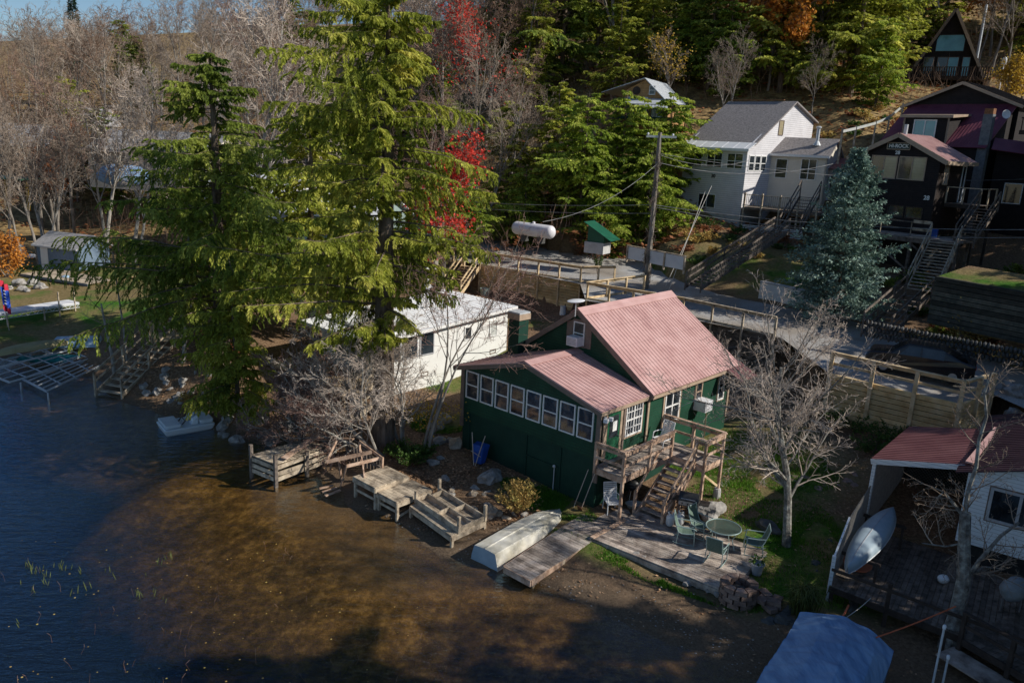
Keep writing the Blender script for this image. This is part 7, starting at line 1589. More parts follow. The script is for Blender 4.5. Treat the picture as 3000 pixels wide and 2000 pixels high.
# ---- foreground hemlocks ----
LA=onG(1122,1292,.9)
conifer_tree(LA,'biggest hemlock, its thick trunk rising before the white cottage and above the other trees',h=Zat(LA.x,LA.y,-70)-LA.z,rmax=7.4,lowt=.34,low=.30,seed=11,z0=4.2,nb=180,r0=.52,leafL=.21,leafW=.062,nlet=32,nleaf=62,droop=.38,profile=.5,aspect=.30,gap=.10,skew=(2.9,.22))
LBt=onG(652,1062,2.1)
conifer_tree(LBt,'second big hemlock on the left bank with a dark lower crown above the shore stairway',leaf='leaf_hemlock_dark',h=15.5,rmax=8.0,seed=5,z0=2.6,nb=190,r0=.42,leafL=.21,leafW=.062,nlet=32,nleaf=62,droop=.32,profile=.55,aspect=.30,gap=.10,skew=(3.0,.15))
conifer_tree(onG(700,1238,.5),'young hemlock hanging over the pedal boat at the water edge',h=8.0,rmax=3.0,seed=9,z0=.9,nb=95,r0=.13,leafL=.17,leafW=.055,nlet=22,nleaf=44,droop=.5,profile=.75,skew=(2.6,.3))
conifer_tree(onXY(-11.5,44),'mid height hemlock between the two big ones behind the white cottage',h=13,rmax=6.0,seed=21,z0=2.0,nb=105,r0=.28,leafL=.30,leafW=.12,nlet=22,nleaf=24,droop=.45,profile=.65,gap=.25)
conifer_tree(onXY(-17.5,47),'hemlock with a low spreading crown at the left above the landing',leaf='leaf_hemlock_dark',h=10.5,rmax=4.9,seed=27,z0=1.6,nb=105,r0=.25,leafL=.30,leafW=.12,nlet=22,nleaf=24,droop=.4,profile=.6,gap=.25)
# ---- shared medium hemlocks ----
P1=conifer(15,5.2,31,z0=1.0,nb=120,r0=.26,leafL=.40,leafW=.20,nlet=18,nleaf=17,droop=.3,profile=.38,gap=.16)
P2=conifer(12,4.8,32,z0=.5,nb=120,r0=.2,leafL=.38,leafW=.19,nlet=18,nleaf=17,droop=.4,profile=.30,gap=.12)
P3=conifer(18,5.6,33,z0=2.0,nb=130,r0=.3,leafL=.42,leafW=.21,nlet=18,nleaf=17,droop=.3,profile=.5,gap=.16)
hm=[]
for i,(P_,lf) in enumerate(((P1,'leaf_hemlock'),(P2,'leaf_hemlock_fresh'),(P3,'leaf_hemlock'),(P3,'leaf_hemlock_dark'))):
    hm.append((P_,lf))
protos={}
def place_con(k,x,y,s,label,group,dz=0):
    if k not in protos:
        P_,lf=hm[k]; protos[k]=tree_thing('hemlock',(x,y,gz(x,y)-.1+dz),label,'tree',group,[('trunk',P_[0],'bark_hemlock'),('crown',P_[1],lf)]); t=protos[k]; t.scale=(s,s,s); t.rotation_euler=(0,0,rnd(0,6)); return t
    return copy_thing(protos[k],V(x,y,gz(x,y)-.1+dz),rnd(0,6.28),s,label,group)
gA='hemlocks crowding the slope behind the parking and the white tank'
for k,x,y,s in ((1,5.2,66,.95),(1,8.5,68,.9),(0,3,70,.75),(1,10.8,66,.8),(1,7,64.5,.62),(1,12.5,69,.8),(0,-1,70,.8),(1,.5,66.5,.55)): place_con(k,x,y,s,'bushy green hemlock on the dark slope behind the white propane tank',gA)
gB='tall hemlocks on the hillside behind the white three storey house'
for k,x,y,s in ((2,37,88,1.05),(0,33,84,1.15),(2,36.0,93,1.2),(1,34,80,.7),(2,34,99,1.2),(2,43,106,1.15),(2,38,106,1.2),(1,20.5,85,.8)): place_con(k,x,y,s,'tall green hemlock on the sunny slope between the white house and the A-frame',gB)
gC='tall hemlocks above the wooden cabin'
for k,x,y,s in ((3,4,92,1.05),(2,8,95,1.0),(3,-1,96,1.05),(0,1,88,.85),(2,12,100,.9),(1,17,88,.7),(3,19,97,.8),(0,9.5,86,.62)): place_con(k,x,y,s,'tall hemlock on the slope above the small wooden cabin',gC)
gD='dark hemlocks scattered in the bare wood'
for k,x,y,s in ((3,-62,132,.7),(3,-68,140,.8),(0,-56,100,.8),(1,-50,96,.8),(1,-46,92,.7),(3,-28,108,.9),(1,-18,84,.8),(1,-9,86,.9),(0,-14,92,.9),(3,-42,150,.8),(3,64,130,1.0),(2,58,118,.9),(3,80,140,1.0)): place_con(k,x,y,s,'dark hemlock standing among the bare trees on the far slope',gD)
sp_=conifer(17,3.0,41,z0=1,nb=120,r0=.25,leafL=.6,leafW=.2,nlet=11,nleaf=5,droop=.25,profile=1.0,radial=True,lobe=.2)
p=AT(215,60,150); t=tree_thing('spruce',V(p.x,p.y,Zat(p.x,p.y,-12)-17*1.1),'dark pointed spruce standing above the ridge line at the top left','tree',None,[('trunk',sp_[0],'bark_hemlock'),('crown',sp_[1],'leaf_spruce_dark')]); t.scale=(1.1,)*3
# ---- blue spruce ----
LS=onG(2442,925,4.7); zt=Zat(LS.x,LS.y,442)
tr,cr=conifer(zt-LS.z,4.3,51,z0=.5,nb=260,r0=.17,leafL=.24,leafW=.10,nlet=18,nleaf=14,droop=.12,profile=.92,upang=.05,radial=True,aspect=.4,curve=.5,lift=.5,lobe=.25)
tree_thing('blue_spruce',LS,'dense blue spruce by the road in front of the dark brown house','tree',None,[('trunk',tr,'bark_hemlock'),('crown',cr,'leaf_spruce')])
# ---- far bare trees ----
BV=[]
for s,(tw,bk) in enumerate((('twig_grey','bark_grey'),('twig_brown','bark_grey'),('twig_grey','bark_pale'),('twig_red','bark_grey'),('twig_pale','bark_pale'))):
    rs_=100+s; rs=random.Random(rs_); tr,tw_=MB(),MB(); cfg=bare_cfg(rmin=.017,n=[13,7,6,4],ratio=[.46,.52,.5,.5],ang=[36,42,42,42]); 
    grow([tr,tw_],rs,V(0,0,-.4),V(rs.uniform(-.05,.05),rs.uniform(-.05,.05),1),15,.19,0,cfg)
    if s in (2,4): grow([tr,tw_],rs,V(.1,0,-.4),V(.22,.1,1),13,.15,0,cfg)
    BV.append((tr,tw_,bk,tw))
bp={}
def place_bare(k,x,y,s,label,group,z=None):
    zz=gz(x,y)-.1 if z is None else z
    if k not in bp:
        tr,tw_,bk,tm=BV[k]; t=tree_thing('bare_tree',(x,y,zz),label,'tree',group,[('trunk',tr,bk),('crown',tw_,tm)]); t.scale=(s,s,s); bp[k]=t; return t
    return copy_thing(bp[k],V(x,y,zz),rnd(0,6.28),s,label,group)
rs=random.Random(77)
def infr(x,y,z,m=250):
    if y<5: return False
    a,b_=PX((x,y,z)); return -m<a<3000+m and -900<b_<2100
occ=[]
n=0
lbl={0:'leafless tree in the bare wood on the far left slope',1:'leafless tree in the bare wood behind the big hemlocks',2:'leafless tree on the upper slope behind the cabin and the houses'}
grp={0:'bare trees of the far left wood',1:'bare trees of the wood behind the big hemlocks',2:'bare trees of the upper right wood'}
tries=0
while n<225 and tries<9000:
    tries+=1
    y=78+142*rs.random()**1.25; x=rs.uniform(-.74,.80)*y
    z=gz(x,y)
    if not infr(x,y,z+8): continue
    if x<-.36*y and y<106 and rs.random()<.9: continue
    if 10<x<62 and y<88: continue
    if -4<x<14 and y<84: continue
    if 44<x<62 and y<97: continue
    if any((x-a)**2+(y-b_)**2<(8 if y<110 else 14) for a,b_ in occ): continue
    occ.append((x,y)); r_=0 if x<-.25*y else (1 if x<.08*y else 2)
    k=rs.choices([0,1,2,3,4],[4,4,2,2,1])[0]
    s=rs.uniform(.75,1.15)*(1 if y<150 else 1.0)
    if x<-.3*y and y>130: s*=.85
    place_bare(k,x,y,s,lbl[r_],grp[r_]); n+=1
# nearer bare trees
for k,px,py,Y,s,lb in ((4,720,460,66,1.25,'tall pale many-stemmed bare tree rising between the two big hemlocks'),(4,380,620,68,.95,'pale barked bare tree leaning over the roofs on the left'),(2,300,600,72,1.0,'grey bare tree in front of the long tan house'),(0,60,690,66,.7,'thin bare sapling at the left edge of the lawn'),(0,105,690,66,.75,'thin bare sapling right of the leftmost one on the lawn edge'),(2,130,690,68,.8,'thin pale trunked tree near the shed roof'),(1,20,650,75,.9,'brown bare tree by the green carport at the left edge'),(1,210,610,78,.9,'brownish bare tree before the wide low grey roof'),(3,160,600,80,.9,'reddish twigged bare tree by the far left houses'),
   (0,1560,390,72,.62,'thin bare tree left of the wooden cabin'),(2,1430,480,70,.75,'pale bare sapling above the dark hemlock slope'),(0,1400,470,74,.8,'bare tree behind the big hemlock on its right'),(2,2135,300,80,.5,'white limbed bare tree behind the roof of the white house'),(1,1500,440,76,.7,'brown bare tree on the slope behind the propane tank'),(3,1280,520,66,.7,'reddish bare tree behind the parked cars'),
   (0,2950,260,90,.9,'grey bare tree at the top right corner'),(1,2890,280,100,.95,'brown bare tree behind the A-frame stovepipe'),(0,2990,300,84,.8,'grey bare tree at the right edge above the purple roof'),(0,2380,330,78,.4,'slim pale bare tree on the grassy slope between the big houses')):
    p=AT(px,py,Y); place_bare(k,p.x,Y,s,lb,None)
# red, orange and yellow trees
def leaf_tree(px,py,Y,h,seed,leaf,nleaf,lb,ls=.3,twig='twig_grey',**k):
    p=AT(px,py,Y); return bare_tree(V(p.x,Y,gz(p.x,Y)-.1),h,.16,seed,lb,None,'bark_grey',twig,leaf=leaf,nleaf=nleaf,ls=ls,name='maple' if 'maple' in lb else 'beech',rmin=.02,n=[12,6,5,3],**k)
leaf_tree(1300,480,56,9.5,61,'leaf_red',3400,'red leaved maple glowing behind the right side of the biggest hemlock',.26,t0=[.3,.2,.15,.15])
leaf_tree(1390,300,82,15,62,'leaf_red',1500,'half bare maple with red leaves at the top of the picture beside the big hemlock',.3)
leaf_tree(2060,120,96,13,75,'leaf_rust',2600,'brownish orange beech at the top between the cabin and the white house',.42)
leaf_tree(2255,200,86,11.5,63,'leaf_orange',5000,'orange leaved beech at the top above the white house roof',.42)
leaf_tree(2160,200,89,12,64,'leaf_orange',3600,'second orange beech left of the brightest one above the white house',.42)
leaf_tree(2865,180,103,13,65,'leaf_orange',5000,'orange beech behind the A-frame stovepipe',.42)
leaf_tree(2700,180,106,12,66,'leaf_orange',3000,'orange leaved tree left of the A-frame peak',.42)
leaf_tree(1960,330,82,6,67,'leaf_yellow',900,'yellow leaved sapling beside the wooden cabin porch',.2)
leaf_tree(2935,290,84,5,68,'leaf_yellow',2600,'small bright yellow tree right of the A-frame deck',.24,t0=[.1,.2,.15,.15])
leaf_tree(12,720,62,3.4,69,'leaf_orange',2400,'bright orange shrub at the left edge of the lawn',.2,t0=[.05,.1,.1,.1])
leaf_tree(150,560,84,7,70,'leaf_rust',2600,'rusty red leaved tree between the far left houses',.3)
leaf_tree(215,440,92,8,71,'leaf_rust',1800,'rust coloured tree at the corner of the light grey roof',.3)
leaf_tree(1750,760,60.5,3,72,'leaf_rust',500,'low reddish shrub by the green well shed',.15,t0=[.05,.1,.1,.1])
leaf_tree(2890,760,41,2.6,73,'leaf_gold_shrub',2400,'golden shrub on the grass above the dark timber wall',.13,t0=[.05,.1,.1,.1])
leaf_tree(2960,770,41,2.2,74,'leaf_rust',1400,'reddish shrub beside the golden one above the dark timber wall',.13,t0=[.05,.1,.1,.1])
# ---- foreground bare trees ----
tips=dict(rmin=.007)
bare_tree(onG(2305,1592,.6),6.9,.17,81,'wide bare tree with pale twigs on the lawn right of the terrace',bark='bark_lichen',twig='twig_pale',n=[21,9,7,4],t0=[.24,.15,.12,.1],ang=[50,46,45,45],ratio=[.58,.52,.48,.45],up=[.0,.09,.05,.03],wob=[.12,.2,.26,.3],rmin=.0068,rr=[.4,.5,.5,.5],short=[.2,.5,.5,.4],taper=[.3,.35,.4,.5,.6],lean=(.03,.03,1))
bare_tree(onG(1244,1332,.8),8.6,.09,82,'slender bare tree with several dark stems fanning right beside the green cottage corner',bark='bark_grey',twig='twig_red',lean=(.16,.05,1),stems=3,spread=.12,n=[7,6,5,3],t0=[.5,.2,.15,.1],ang=[38,42,42,42],ratio=[.46,.52,.5,.5],rmin=.008,up=[.0,.0,.0,.02])
for i,(px,py,z,h,le,sd,lb,tw) in enumerate(((1060,1288,.8,6.2,(-.3,.1,1),90,'tall bare brush left of the biggest trunk hiding the white cottage porch','twig_pale'),(960,1275,.8,4.8,(-.2,.1,1),91,'bare brush with pale twigs behind the broken dock','twig_red'),(1135,1335,.7,5.8,(-.75,-.1,.8),83,'bare crooked tree bending left from the foot of the biggest hemlock','twig_pale'),(1090,1320,.7,4.6,(-1.0,-.3,.45),84,'tangled bare branches leaning out low over the old docks','twig_red'),(1010,1290,.8,4.4,(-.8,.1,.7),85,'bare many-stemmed thicket left of the biggest trunk','twig_red'),(1180,1290,.9,5.2,(-.2,-.2,1),86,'upright bare thicket tree right in front of the white cottage','twig_pale'),(900,1270,.7,3.6,(-.6,-.2,.7),87,'low bare shrub with reddish twigs above the shore stones','twig_red'))):
    bare_tree(onG(px,py,z),h,.10,sd,lb,bark='bark_pale',twig=tw,lean=le,stems=3,spread=.35,n=[9,7,6,3],t0=[.2,.12,.1,.1],ang=[45,45,45,45],ratio=[.55,.55,.5,.5],wob=[.2,.28,.3,.3],up=[.05,.05,.03,.02],rmin=.0085)
# yellow leaves hanging by the slender tree
b=MB()
for i in range(420):
    q=V(-3.4,32.4,2.3)+V(random.gauss(0,.7),random.gauss(0,.4),random.gauss(0,.35)); a=perp(V(0,0,1),random)*.10; e=perp(a.normalized(),random)*.05; b.add([q-a*.5,q+e,q+a*.5,q-e],[(0,1,2,3)])
sy=thing('yellow_sapling',(-3.4,32.4,gz(-3.4,32.4)),'sapling with a last few yellow leaves beside the slender bare tree','sapling'); b.build('foliage','leaf_yellow',sy)
b=MB(); z_=gz(-3.4,32.4)
for i in range(9): b.tube([V(-3.4,32.4,z_-.1),V(-3.4+rnd(-.3,.3),32.4+rnd(-.2,.2),z_+.9),V(-3.4+rnd(-.9,.9),32.4+rnd(-.5,.5),2.3+rnd(-.3,.4))],[.02,.012,.006],4,False)
b.build('stem','twig_brown',sy)
# lichen tree bottom right
lt_=[(2781,1870,.6),(2800,1800,1.4),(2822,1702,2.4),(2824,1600,3.4),(2828,1500,4.4)]
b0=G(2781,1870,.6); X0_,Y0_=b0.x,b0.y
def at_depth(px,py,Y): return AT(px,py,Y)
pts=[at_depth(px,py,Y0_+.15*i) for i,(px,py,z) in enumerate(lt_)]; lt2=thing('lichen_tree',V(X0_,Y0_,gz(X0_,Y0_)),'lichen covered half bare tree with the orange strap tied round its trunk','tree')
tr,tw_=MB(),MB(); tr.tube([V(X0_,Y0_,gz(X0_,Y0_)-.3)]+pts,[.30,.25,.20,.19,.17,.15],9)
rs=random.Random(5); cfg=bare_cfg(n=[6,6,4],seg=[5,4,3,2],t0=[.2,.15,.1],ang=[45,48,48],ratio=[.42,.5,.5],rmin=.007,up=[.0,.06,.05,.03],trunklev=0)
for path,r_ in (([(2828,1500),(2836,1440),(2860,1367),(2868,1290),(2890,1220),(2884,1150),(2905,1090)],.065),([(2830,1700),(2870,1640),(2933,1568),(2985,1530)],.075),([(2826,1515),(2790,1470),(2765,1440),(2745,1460)],.06),([(2836,1690),(2880,1660),(2935,1665)],.04),([(2822,1590),(2770,1600),(2700,1590)],.03)):
    q=[at_depth(a,b_,Y0_+.6+.12*i) for i,(a,b_) in enumerate(path)]; tr.tube(q,[r_*(1-.6*i/len(q)) for i in range(len(q))],6)
    for i in range(1,len(q)):
        for k in range(3 if r_>.05 else 2):
            s=q[i-1].lerp(q[i],rs.random()); d=(q[i]-q[i-1]).normalized(); grow([tr,tw_],rs,s,d*.6+perp(d,rs)*.9,1.15*rs.uniform(.6,1.2),.02,1,cfg)
tr.build('trunk','bark_lichen',lt2); tw_.build('crown','twig_grey',lt2)
# low trunks near the shore stairs
for (px,py,z,tx,ty,r_,lb) in ((535,1020,2.4,548,800,.13,'pale straight young trunk right of the shore landing'),(372,1045,1.2,345,850,.07,'thin pale trunk beside the shore stairway handrail'),(335,1070,.9,310,960,.12,'short leaning grey trunk left of the shore stairway')):
    p=onG(px,py,z); q=AT(tx,ty,p.y+.5); b=MB(); b.tube([p-V(0,0,.2),p.lerp(q,.5)+V(.05,0,0),q,q+(q-p)*.5],[r_,r_*.8,r_*.6,r_*.35],8); t=thing('young_tree',p,lb,'tree'); b.build('trunk','bark_pale',t)
    b=MB(); cf=bare_cfg(n=[6,5],seg=[4,3,2],t0=[.2,.1],rmin=.008,trunklev=-1,ang=[50,50],ratio=[.5,.5]); rr_=random.Random(px)
    for k in range(6): s=q+(q-p)*rr_.uniform(-.3,.5); grow([b,b],rr_,s,V(rr_.uniform(-1,1),rr_.uniform(-1,1),.4),1.6,.02,1,cf)
    b.build('crown','twig_grey',t)
p=AT(1273,750,58); b=MB(); b.tube([p-V(0,0,2),p+V(0,0,1.5),p+V(.05,0,6)],[.3,.27,.2],9); t=thing('trunk_tree',V(p.x,p.y,gz(p.x,p.y)),'pale straight trunk in front of the parked cars','tree'); b.build('trunk','bark_pale',t)
# ---- shrubs ----
def shrub(p,rx,rz_,n,leaf,lb,nm='shrub',s=.09,stems=30,twig='twig_brown',up=.8,grp=None,bl=.45):
    t=thing(nm,p,lb,'shrub',grp); b=MB(); f=MB(); rs=random.Random(int(p.x*91+p.y*17))
    for i in range(stems):
        a=rs.uniform(0,6.28); l=rs.uniform(.3,1); q=p+V(math.cos(a)*rx*l,math.sin(a)*rx*l,rz_*(1.15-.5*l)*rs.uniform(.7,1.05)); m=p.lerp(q,.5)+V(0,0,rz_*.12); b.tube([p,m,q],[.012,.008,.004],3,False)
        for k in range(n//stems):
            u=rs.uniform(.3,1.03); w_=p.lerp(q,u)+V(0,0,rz_*.24*u*(1-u))+V(rs.gauss(0,.035),rs.gauss(0,.035),rs.gauss(0,.03)); d=(q-p).normalized()*up+perp(V(0,0,1),rs); d=d.normalized()*s*rs.uniform(.6,1.2); e=perp(d.normalized(),rs)*s*bl*.5; f.add([w_,w_+d*.5+e,w_+d,w_+d*.5-e],[(0,1,2,3)])
    b.build('stem',twig,t); f.build('foliage',leaf,t); return t
p=V(.55,26.85,gz(.55,26.85)); shrub(p,.85,1.5,3200,'leaf_gold_shrub','golden brown shrub between the row boat and the lake wall of the green cottage',s=.10,stems=52)
for px,py,z,rx,rz_,lf,lb in ((1200,1370,.6,.9,.9,'leaf_green','fresh green weedy shrub behind the highest dock section'),(1240,1340,.8,.8,.8,'leaf_green','green weeds at the foot of the slender bare tree'),(1180,1330,.8,.9,.7,'leaf_green','low green weeds beside the biggest trunk'),(560,1165,.8,.7,.6,'leaf_gold_shrub','yellowing weeds on the leafy bank by the shore'),(640,1010,2.3,1.4,1.0,'leaf_rust','russet shrub at the foot of the left big hemlock'),(690,1050,2.1,1.0,.8,'leaf_rust','small orange leaved bush right of the left big trunk'),
    (2500,1250,2.0,1.6,1.0,'leaf_green','dark weedy bush below the right timber wall'),(2420,1230,2.0,1.6,1.1,'leaf_green','tall weeds behind the bare tree below the timber wall'),(2600,1290,1.9,1.6,.9,'leaf_green','weeds at the foot of the right timber wall near the maroon roof'),(2560,1320,1.8,1.2,.8,'leaf_green','weeds behind the lattice shed'),(1745,872,3.2,.35,1.7,'leaf_green','tall leafy green plant against the landing fence'),(1470,900,2.9,.9,.8,'leaf_rust','purple brown shrub at the back corner of the white cottage')):
    shrub(onG(px,py,z),rx,rz_,1100 if rx>.5 else 400,lf,lb,s=.13,stems=34 if rx>.5 else 8)
rs=random.Random(3)
for i in range(34):
    x=rs.uniform(-2,24); y=56.5+rs.uniform(0,9)
    if inpoly(x,y,RP2): continue
    shrub(onXY(x,y),rs.uniform(.7,1.3),rs.uniform(.4,.9),420,rs.choice(['leaf_green','leaf_green','leaf_gold_shrub','leaf_rust']),'low weedy shrub on the shaded bank above the road',s=.2,stems=18,grp='weedy shrubs on the bank above the road')
for i in range(60):
    x=rs.uniform(22,42); y=rs.uniform(64,82)
    shrub(onXY(x,y),rs.uniform(.6,1.3),rs.uniform(.4,1.0),300,rs.choice(['leaf_gold_shrub','leaf_gold_shrub','leaf_rust','leaf_green']),'dry autumn shrub on the sunny hillside beside the white house',s=.24,stems=14,grp='dry shrubs on the sunny hillside')
# ornamental grass clump
gp_=onG(2350,1795,.35); b=MB(); rs=random.Random(8)
for i in range(520):
    a=rs.uniform(0,6.28); l=rs.uniform(.7,1.35); o_=V(rs.gauss(0,.14),rs.gauss(0,.14),0); d=V(math.cos(a),math.sin(a),0)*rs.uniform(.1,.75); s_=V(-math.sin(a),math.cos(a),0)*.012
    p0=gp_+o_; p1=p0+d*.35*l+V(0,0,.75*l); p2=p0+d*l+V(0,0,(.75-.3*d.length)*l*1.1); b.add([p0-s_,p0+s_,p1+s_,p1-s_],[(0,1,2,3)]); b.add([p1-s_,p1+s_,p2],[(0,1,2)])
tag(b.build('ornamental_grass','grass_long'),'clump of long arching green grass between the fire ring and the tarpaulin','grass clump')
# ---------------- ground cover (uncountable) ----------------
rs=random.Random(12)
def blades(name,mat_,boxes,label,seed=1,hmin=.05,hmax=.14,w_=.012,terr=True):
    b=MB(); r=random.Random(seed)
    for cx,cy,rx,ry,ang,n in boxes:
        P=[]
        ca,sa=math.cos(ang),math.sin(ang)
        for i in range(n):
            a=r.uniform(0,6.28); k=math.sqrt(r.random()); x,y=k*rx*math.cos(a),k*ry*math.sin(a); X=cx+x*ca-y*sa; Y=cy+x*sa+y*ca
            if noise.noise(V(X*.9,Y*.9,2))<-.25: continue
            P.append((X,Y))
        if not P: continue
        Zs=gz_arr(np.array(P))
        for (X,Y),z in zip(P,Zs):
            if z<.12: continue
            dx,dy=X-CF.o.x,Y-CF.o.y; u=dx*CF.A.x+dy*CF.A.y; v=dx*CF.B.x+dy*CF.B.y
            if -7.3<u<.0 and v>0: continue
            if 1.3<u<6.6 and -2<v<1.9: continue
            h=r.uniform(hmin,hmax); a=r.uniform(0,6.28); s=V(math.cos(a),math.sin(a),0)*w_; l=V(r.gauss(0,.04),r.gauss(0,.04),h)
            p=V(X,Y,z-.01); b.add([p-s,p+s,p+l],[(0,1,2)])
    return tag(b.build(name,mat_),label,'grass',kind='stuff')
def WB(px,py,z,rx,ry,ang,n): p=G(px,py,z); return (p.x,p.y,rx,ry,ang,n)
blades('lawn_grass','lawn_blade',[WB(2140,1340,1,4.6,2.6,R(-40),26000),WB(2220,1480,.9,3,2,R(-40),9000),WB(1600,1470,.4,2.3,.8,R(-38),7000),WB(1870,1655,.3,3.6,.6,R(-36),8000),WB(2040,1720,.25,2.2,.6,R(-35),5000),WB(1370,1100,1.6,2.6,1.6,R(40),7000),WB(1290,1235,1.1,1.4,.7,0,3000),WB(2380,1640,.6,3,2.6,0,8000)],'short green grass of the lawns around the green cottage',w_=.014)
b=MB(); r=random.Random(4)
regs=[(1330,1440,260,90,.4,4200),(560,1120,170,110,1.2,3800),(1000,1250,300,90,.8,3000),(1300,1370,120,110,.8,2600),(1700,1720,500,90,.2,500),(2200,1400,350,180,.9,900),(1480,900,260,60,2.8,2200),(2400,1250,300,110,1.9,2000),(250,760,400,80,1.6,2600),(1550,760,500,50,6,1800),(2700,1700,500,250,.5,700)]
for cx,cy,rx,ry,z,n in regs:
    P=[]
    for i in range(n): q=G(cx+r.uniform(-rx,rx),cy+r.uniform(-ry,ry),z); P.append((q.x,q.y))
    Zs=gz_arr(np.array(P))
    for (X,Y),zz in zip(P,Zs):
        if zz<.02 or inpoly(X,Y,RP2): continue
        dx,dy=X-CF.o.x,Y-CF.o.y; u=dx*CF.A.x+dy*CF.A.y; v=dx*CF.B.x+dy*CF.B.y
        if -7.4<u<.1 and v>-.0: continue
        s=r.uniform(.03,.075)*(1 if Y<40 else 1.5); a=r.uniform(0,6.28); e=V(math.cos(a),math.sin(a),r.uniform(-.3,.3))*s; f=V(-math.sin(a),math.cos(a),r.uniform(-.4,.4))*s*.6; p=V(X,Y,zz+.02); b.add([p-e,p+f,p+e,p-f],[(0,1,2,3)])
tag(b.build('leaf_litter','litter_leaf'),'fallen brown leaves scattered over the banks and shore','leaves',kind='stuff')
# pebbles and gravel along the shore
b=MB()
for i in range(700):
    k=r.uniform(0,len(SH)-1.01); a=int(k); p=SH[a].lerp(SH[a+1],k-a); n_=V(-(SH[a+1]-SH[a]).y,(SH[a+1]-SH[a]).x,0).normalized(); 
    if n_.y<0: n_=-n_
    q=p+n_*abs(r.gauss(0,.9)); 
    if q.x<-30: continue
    z=gz(q.x,q.y) if False else .0
    b.rockat(q.x,q.y,max(.0,(q-p).length*.13),r.uniform(.015,.04),r.uniform(.015,.035),.015,i,0,1,.2)
tag(b.build('shore_pebbles','rock'),'small pebbles strewn along the water edge','pebbles',kind='stuff')
# young hemlocks and bare stems filling the wood
rq=random.Random(99); m_=0
while m_<46:
    y=rq.uniform(84,150); x=rq.uniform(-.1,.76)*y
    if x>.43*y and y<100: continue
    if .2*y<x<.36*y and rq.random()<.8: continue
    if -3<x<16 and y<86: continue
    if any((x-a)**2+(y-b_)**2<5 for a,b_ in occ): continue
    occ.append((x,y)); m_+=1; place_con(rq.choice([0,1,2,3]),x,y,rq.uniform(.55,1.25),'green hemlock mixed into the upper right wood','hemlocks mixed into the upper right wood')
for x,y,s in ((-8,58,.45),(-14,62,.5),(-4,62,.5),(-24,70,.45),(-30,74,.5)): place_con(1,x,y,s,'young hemlock behind the white cottage yard','young hemlocks behind the white cottage')
# hillside brush
b=MB(); P=[]
for i in range(5200):
    y=62+110*r.random(); x=r.uniform(-.72,.78)*y; P.append((x,y))
Zs=gz_arr(np.array(P))
for (x,y),z in zip(P,Zs):
    if z<2.5 or (10<x<44 and y<84): continue
    for k in range(2): b.tube([V(x,y,z-.1),V(x+r.uniform(-.4,.4),y+r.uniform(-.3,.3),z+r.uniform(.6,1.4)),V(x+r.uniform(-1,1),y+r.uniform(-.6,.6),z+r.uniform(1.2,3.2))],[.022,.016,.012],3,False)
tag(b.build('hillside_brush','twig_brown'),'dense brown brush covering the floor of the wood','brush',kind='stuff')
b=MB(); P=[]
for i in range(30000):
    y=60+120*r.random()**1.2; x=r.uniform(-.72,.78)*y; P.append((x,y))
Zs=gz_arr(np.array(P))
for (x,y),z in zip(P,Zs):
    if z<2.5: continue
    s=r.uniform(.12,.3); a=r.uniform(0,6.28); e=V(math.cos(a),math.sin(a),r.uniform(-.3,.3))*s; f=V(-math.sin(a),math.cos(a),r.uniform(-.2,.9))*s*.6; p=V(x,y,z+r.uniform(.05,.5)); b.add([p-e,p+f,p+e,p-f],[(0,1,2,3)])
tag(b.build('forest_litter','leaf_rust'),'russet fallen leaves and low growth on the hillside','leaves',kind='stuff')
for i in range(54):
    x,y=rs.uniform(24,42),rs.uniform(42.5,54)
    if inpoly(x,y,RP2): continue
    shrub(onXY(x,y),rs.uniform(.7,1.5),rs.uniform(.5,1.2),460,rs.choice(['leaf_hemlock_dark','leaf_green','leaf_rust']),'dark scrubby bush on the bank below the dark brown house',s=.2,stems=20,grp='scrubby bushes below the dark brown house')
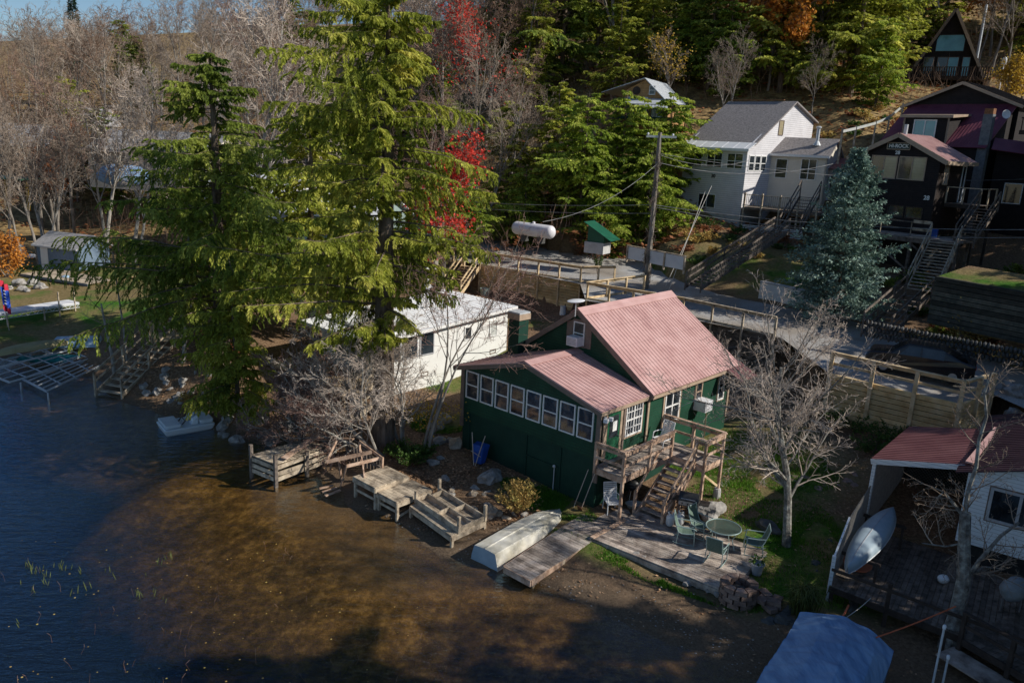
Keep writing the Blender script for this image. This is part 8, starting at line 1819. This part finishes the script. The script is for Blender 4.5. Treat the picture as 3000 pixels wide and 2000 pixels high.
# aquatic plants
def reed(px,py,n,sd):
    rr=random.Random(sd); p=G(px,py,-.05); b=MB()
    for i in range(n):
        a=rr.uniform(0,6.28); h=rr.uniform(.14,.32); q=p+V(rr.uniform(-.12,.12),rr.uniform(-.12,.12),0); d=V(math.cos(a)*.35*h,math.sin(a)*.35*h,h); s=V(.008,.006,0); b.add([q-s,q+s,q+d*.6+s,q+d*.6-s],[(0,1,2,3)]); b.add([q+d*.6-s,q+d*.6+s,q+d],[(0,1,2)])
    return tag(b.build('water_reed','reed_green'),'few yellow green reed blades sticking out of the lake','reed','reeds standing in the shallow lake')
for i,(zx,zy) in enumerate(((190,745),(205,770),(275,780),(320,820),(385,745),(405,775),(420,760),(150,860),(310,870),(330,880),(560,790),(610,895),(600,905),(515,940),(460,965),(720,770),(765,785),(780,830),(955,950),(985,960),(1030,940),(1055,955),(1135,995),(1100,725),(1150,720),(1175,690),(1020,815),(230,920),(250,790),(120,1160),(450,780),(295,770))):
    reed(zx/2.351,1333+zy/2.351+8,rs.randint(1,3),i)
b=MB()
for i in range(110):
    px,py=rs.uniform(0,1250),1560+440*rs.random(); 
    if px>900 and rs.random()<.4: continue
    p=G(px,py,.006); s=rs.uniform(.012,.032); b.lathe(p,[(s,0),(s*.4,.004)],6)
tag(b.build('floating_leaves','leaf_gold_shrub'),'tiny floating leaves and lily pads scattered on the dark water','leaves',kind='stuff')
b=MB()
for i in range(80):
    px,py=rs.uniform(0,1250),1590+410*rs.random(); p=G(px,py,-.02); h=rs.uniform(.08,.2); d=V(rs.gauss(0,.05),rs.gauss(0,.05),h); q=p+V(rs.gauss(0,.06),rs.gauss(0,.06),-.2); b.tube([q,p,p+d],[.006,.006,.004],3,False)
tag(b.build('water_stems','twig_red'),'thin reddish stems of water plants poking through the surface','water plants',kind='stuff')
# ---------------- trees beyond the right edge of the view, shading the corner ----------------
k=0
for kk,x,y,s in ((2,23,8,1.1),(2,25.5,12,1.15),(0,21,5,1.1),(1,24,13,1.15),(0,24.5,16.2,.9),(1,23.5,18.8,.85),(0,25,21,.6),(3,37,47,1.0),(3,41,50,1.0),(2,43,44,1.0),(2,47,54,1.0),(3,34,9,.75),(2,38,15,.7),(0,32,29,.9),(2,34.5,32,.8),(3,38,35.5,.8),(0,42,39,.95),(0,30,4,.8),(2,47,34,.85),(1,45,44,1.0)):
    place_con(kk,x,y,s,'hemlock standing beyond the right edge of the picture',"hemlocks beyond the right edge of the view")
for kk,x,y,s in ((0,24,16,1.2),(1,17.5,11,.95),(0,17,15,.6),(1,40,30,.8),(2,34,25,.8),(0,44,45,.9),(3,18,10,.6)):
    place_bare(kk,x,y,s,'bare tree beyond the right edge of the picture','bare trees beyond the right edge of the view')
